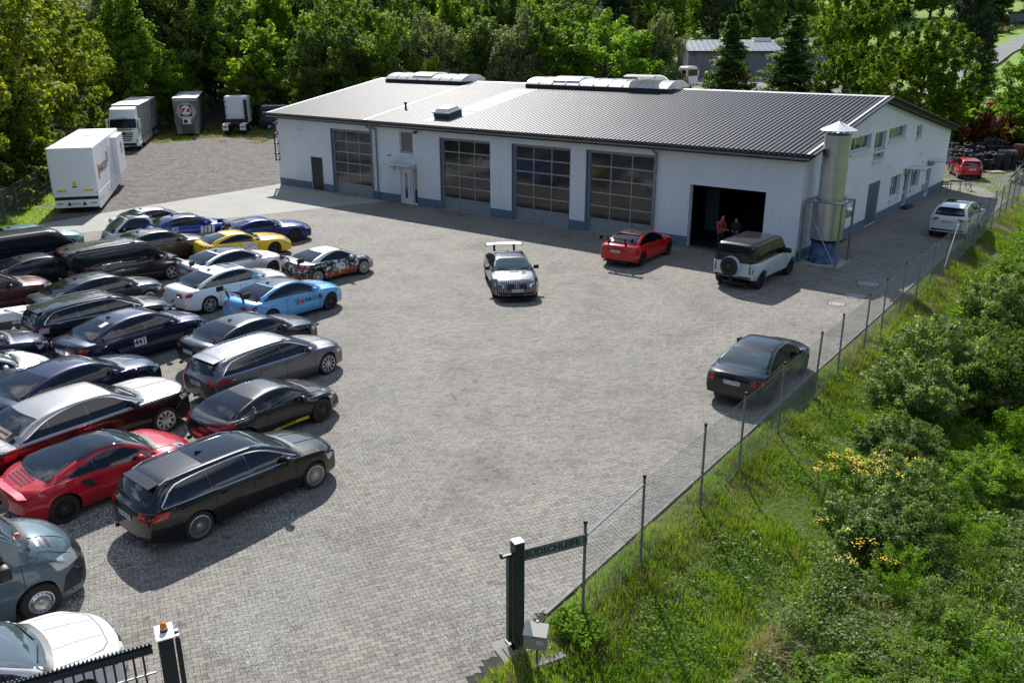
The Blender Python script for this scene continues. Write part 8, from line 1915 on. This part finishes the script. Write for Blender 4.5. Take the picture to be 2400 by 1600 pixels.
# yellow ragwort
m_yf = mat('yellow_petals', (.72, .50, .02), .6); m_stem = mat('green_stem', (.06, .09, .02), .7)
for i, (x, y) in enumerate(((7.5, 18.6), (8.0, 19.0), (8.6, 19.2), (9.1, 19.3), (9.7, 19.5), (8.3, 18.5), (9.0, 18.6), (7.2, 17.0), (7.6, 16.5), (10.6, 19.7), (8.2, 15.9), (6.9, 15.6))):
    f = empty('ragwort_plant', (x, y, tz(x, y)), 0, 'yellow flowering ragwort above the brambles, ' + ('main clump' if i < 7 else 'outlying stem'), 'flower', 'yellow ragwort in the lower right'); hh = random.uniform(1.15, 1.5) if i < 7 or i == 9 else random.uniform(.7, .9)
    ms, mh = MB(), MB()
    for k in range(6 if i < 7 else 3):
        b = Vector((random.uniform(-.32, .32), random.uniform(-.3, .3), hh * random.uniform(.86, 1.0))); ms.tube((b.x * .2, b.y * .2, 0), b, .006, 4)
        for q in range(13):
            c = b + Vector((random.uniform(-.09, .09), random.uniform(-.09, .09), random.uniform(-.06, .03))); r_ = random.uniform(.012, .020)
            mh.add([c + Vector((r_*math.cos(a), r_*math.sin(a), random.uniform(-.006, .006))) for a in [j*math.pi/3 for j in range(6)]], [tuple(range(6))])
    tag(ms.obj('stems', [m_stem], f), kind='stuff'); tag(mh.obj('flower_heads', [m_yf], f), kind='stuff')
# grass tufts around the gravel edges
def tufts(n, x0, x1, y0, y1, cond, name, label, h=.22, w=.03, mt=None):
    x = rng.uniform(x0, x1, n); y = rng.uniform(y0, y1, n); k = np.array([cond(a, b) for a, b in zip(x, y)]); x, y = x[k], y[k]; n = len(x); z = tzv(x, y); a = rng.uniform(0, 6.28, n); hh = h * rng.uniform(.4, 1.2, n); b = rng.uniform(0, 6.28, n)
    V = np.empty((n, 3, 3)); V[:, 0] = np.stack([x - np.cos(a)*w, y - np.sin(a)*w, z], 1); V[:, 1] = np.stack([x + np.cos(a)*w, y + np.sin(a)*w, z], 1); V[:, 2] = np.stack([x + np.cos(b)*hh*.6, y + np.sin(b)*hh*.6, z + hh], 1)
    tag(link(name, npmesh(name, V.reshape(-1, 3), np.arange(3*n).reshape(n, 3), [mt or gm], attr=np.clip(.5 + .25*rng.normal(size=n), 0, 1))), label, 'grass', kind='stuff')
tufts(26000, -46, -20, 90, 110, lambda x, y: leftx(y) < x and cn(x, y, .4, 3) + (y - 100) * .035 > 0, 'grass', 'tufts of dry and green grass behind the lorries', .22, .035, dm)
tufts(14000, -46, -20, 90, 110, lambda x, y: leftx(y) < x and cn(x, y, .3, 13) + (y - 102) * .035 > 0, 'grass', 'tufts of green grass behind the lorries', .25, .04)
tufts(9000, -32, -26.5, 44, 60, lambda x, y: leftx(y) - .5 < x < leftx(y) + 2.6 and cn(x, y, .5, 3) > -.2, 'grass', 'green grass strip between the left fence and the white trailer', .16, .02, gm2)
tufts(7000, 30, 42, 57, 72, lambda x, y: fs(x, y) < .5 and cn(x, y, .5, 3) > -.05, 'grass', 'patchy yellow-green grass around the red hatchback', .10, .025, gm2)
# dry leaves and weeds in the paving edge
# ------------------------------------------------------------------ beyond: grey hall, road, shed, lorry
hz = tz(40, 160)
gh_ = empty('grey_hall', (30.5, 157.5, 2.9), R(-3), 'long grey sheet metal hall with grey roof behind the spruces', 'building')
m_hw = worn('hall_wall_sheet', (.17, .175, .18), .6, .06, .3); m_hr = worn('hall_roof_sheet', (.22, .24, .26), .4, .06, .3, .4)
for k in range(19): mb = MB(); mb.box(k*1.25 + .015, k*1.25 + 1.235, 0, .1, 0, 5.3); mb.obj('wall_panel', [m_hw], gh_)
mb = MB(); mb.box(0, 23.75, .101, 14.9, -1.2, 5.2); mb.obj('hall_body', [m_hw], gh_)
mb = MB(); mb.prism([(0, 5.2), (15, 5.2), (7.5, 7.0)], 0, 23.75, 0, Matrix(((0,0,1,0),(1,0,0,0),(0,1,0,0),(0,0,0,1)))); mb.obj('gable', [m_hw], gh_)
for k in range(24):
    mb = MB(); x = -.2 + k * 1.005; prof = [(0, 0), (.72, 0), (.80, .012), (.93, .012), (1.005, 0)]
    for (ya, za, yb, zb) in ((-.3, 5.28, 7.5, 7.12), (7.5, 7.12, 15.3, 5.28)):
        mb.add([(x + a, ya, za + h) for a, h in prof] + [(x + a, yb, zb + h) for a, h in prof], [(i, i+1, 6+i, 5+i) for i in range(4)])
    mb.obj('roof_sheet', [m_hr], gh_)
for x in (6.5, 12.2, 17.5, 21.5): mb = MB(); mb.bbox(x, x + 3.0, 6.4, 8.6, 6.85, 7.45, .1); mb.obj('rooflight', [m_barrel], gh_)
mb = MB(); mb.box(-.3, 24.1, -.42, -.3, 5.05, 5.3); mb.obj('eaves_gutter', [m_fascia], gh_)
for x in (.8, 12.5): mb = MB(); mb.box(x, x + .25, -.15, -.01, 4.6, 4.8); mb.obj('wall_lamp', [M_['black']], gh_)
ly = 140; lz = tz(28.3, ly)
t5 = empty('construction_lorry', (28.3, 141.5, tz(28.3, 141.5)), R(-50), 'beige and white construction lorry in front of the grey hall', 'lorry')
m_beige = mat('lorry_beige', (.42, .30, .13), .5)
mb = MB(); mb.bbox(-2.1, 0, -1.2, 1.2, .9, 3.1, .12); mb.obj('cab_body', [m_beige], t5)
mb = MB(); mb.bbox(-2.05, .02, -1.15, 1.15, 3.0, 3.45, .2); mb.obj('cab_roof', [m_tw], t5)
mb = MB(); mb.box(.0, .06, -1.1, 1.1, .75, 2.0); mb.obj('front_panel', [m_tw], t5)
mb = MB(); mb.box(.005, .05, -1.05, 1.05, 2.05, 2.95); mb.obj('windscreen', [M_['glass']], t5)
for s_ in (-1, 1):
    mb = MB(); mb.box(-1.2, -.3, s_*1.2 - .012, s_*1.2 + .012, 2.1, 2.85); mb.obj('side_window', [M_['glass']], t5)
    mb = MB(); mb.bbox(-.2, -.05, s_*1.4 - .1, s_*1.4 + .1, 2.0, 2.9, .03); mb.obj('mirror', [m_tw], t5)
for x in (-1.3, -4.6): big_wheel(t5, x, -1.0, .52); big_wheel(t5, x, 1.0, .52)
mb = MB(); mb.bbox(.0, .25, -1.2, 1.2, .45, .95, .05); mb.obj('bumper', [m_tw], t5)
for k in range(3): mb = MB(); mb.box(.25, .265, -.9 + .7*k, -.6 + .7*k, .5, .9); mb.obj('red_stripe', [M_['redprint']], t5)
mb = MB(); mb.bbox(-6.8, -2.3, -1.2, 1.2, 1.0, 2.6, .1); mb.obj('load_body', [m_beige], t5)
mb = MB(); mb.box(-6.8, 0, -.9, .9, .6, .95); mb.obj('chassis', [M_['black']], t5)
o = empty('skip_container', (31.8, 146, tz(31.8, 146)), 0, 'dark covered container by the grey hall wall', 'container')
mb = MB(); mb.bbox(-.9, .9, -.9, .9, 0, 2.4, .35); mb.obj('container_shell', [M_['gunmetal']], o, ang=40)
o = empty('red_machine', (36.5, 147, tz(36.5, 147)), 0, 'red machine half hidden behind the left spruce', 'machine')
mb = MB(); mb.bbox(-1.6, 1.6, -.9, .9, .9, 2.4, .15); mb.obj('machine_body', [M_['redprint']], o); 
for x in (-1.1, 1.1): mb = MB(); mb.tube((x, -1.0, .5), (x, -.7, .5), .5, 16); mb.obj('wheel', [M_['rubber']], o)
# the lane climbing to the right
rp = [(60, 128), (72, 148), (84, 165), (100, 188), (122, 216), (150, 250), (185, 290)]
mb = MB(); vs = []
for i, (x, y) in enumerate(rp):
    a, b = rp[max(0, i-1)], rp[min(len(rp)-1, i+1)]; dx, dy = b[0]-a[0], b[1]-a[1]; l = math.hypot(dx, dy); nx, ny = dy/l*2.6, -dx/l*2.6
    for k in (-1, 1): X, Y = x + nx*k, y + ny*k; vs.append((X, Y, tz(x, y) + .12))
mb.add(vs, [(2*i, 2*i+1, 2*i+3, 2*i+2) for i in range(len(rp)-1)]); tag(mb.obj('lane', [worn('lane_asphalt', (.20, .20, .20), .9, .1, .4)]), kind='structure')
for i in range(26):
    t = i / 25; x, y = lerp(66, 176, t), lerp(150, 296, t); bush('willow' if i % 2 else 'autumn', x - 4 + random.uniform(-1, 1), y + random.uniform(-1, 1), random.uniform(.8, 1.6), 2.2, 'low brown scrub along the ditch beside the lane', 'scrub along the ditch beside the lane')
sh = empty('field_shed', (131, 243, tz(131, 243)), R(-25), 'small grey lean-to shed above the meadow', 'building')
mb = MB(); mb.box(0, 9.5, 0, 4, -.5, 3.0); mb.obj('shed_walls', [m_hw], sh); mb = MB(); mb.box(-.6, 10.4, -.8, 4.5, 3.01, 3.2); mb.obj('shed_roof', [m_fascia], sh)
r = place_car(ctype('SPRINT', SPRINT), (58.2, 108, 0), 60, 'red and white van partly hidden at the right edge by the lane', None, paint('paint_van_red', (.5, .04, .03), 0), 'panel_van', 'van', None, 'steel', z=tz(58.2, 108), roof=p_white)
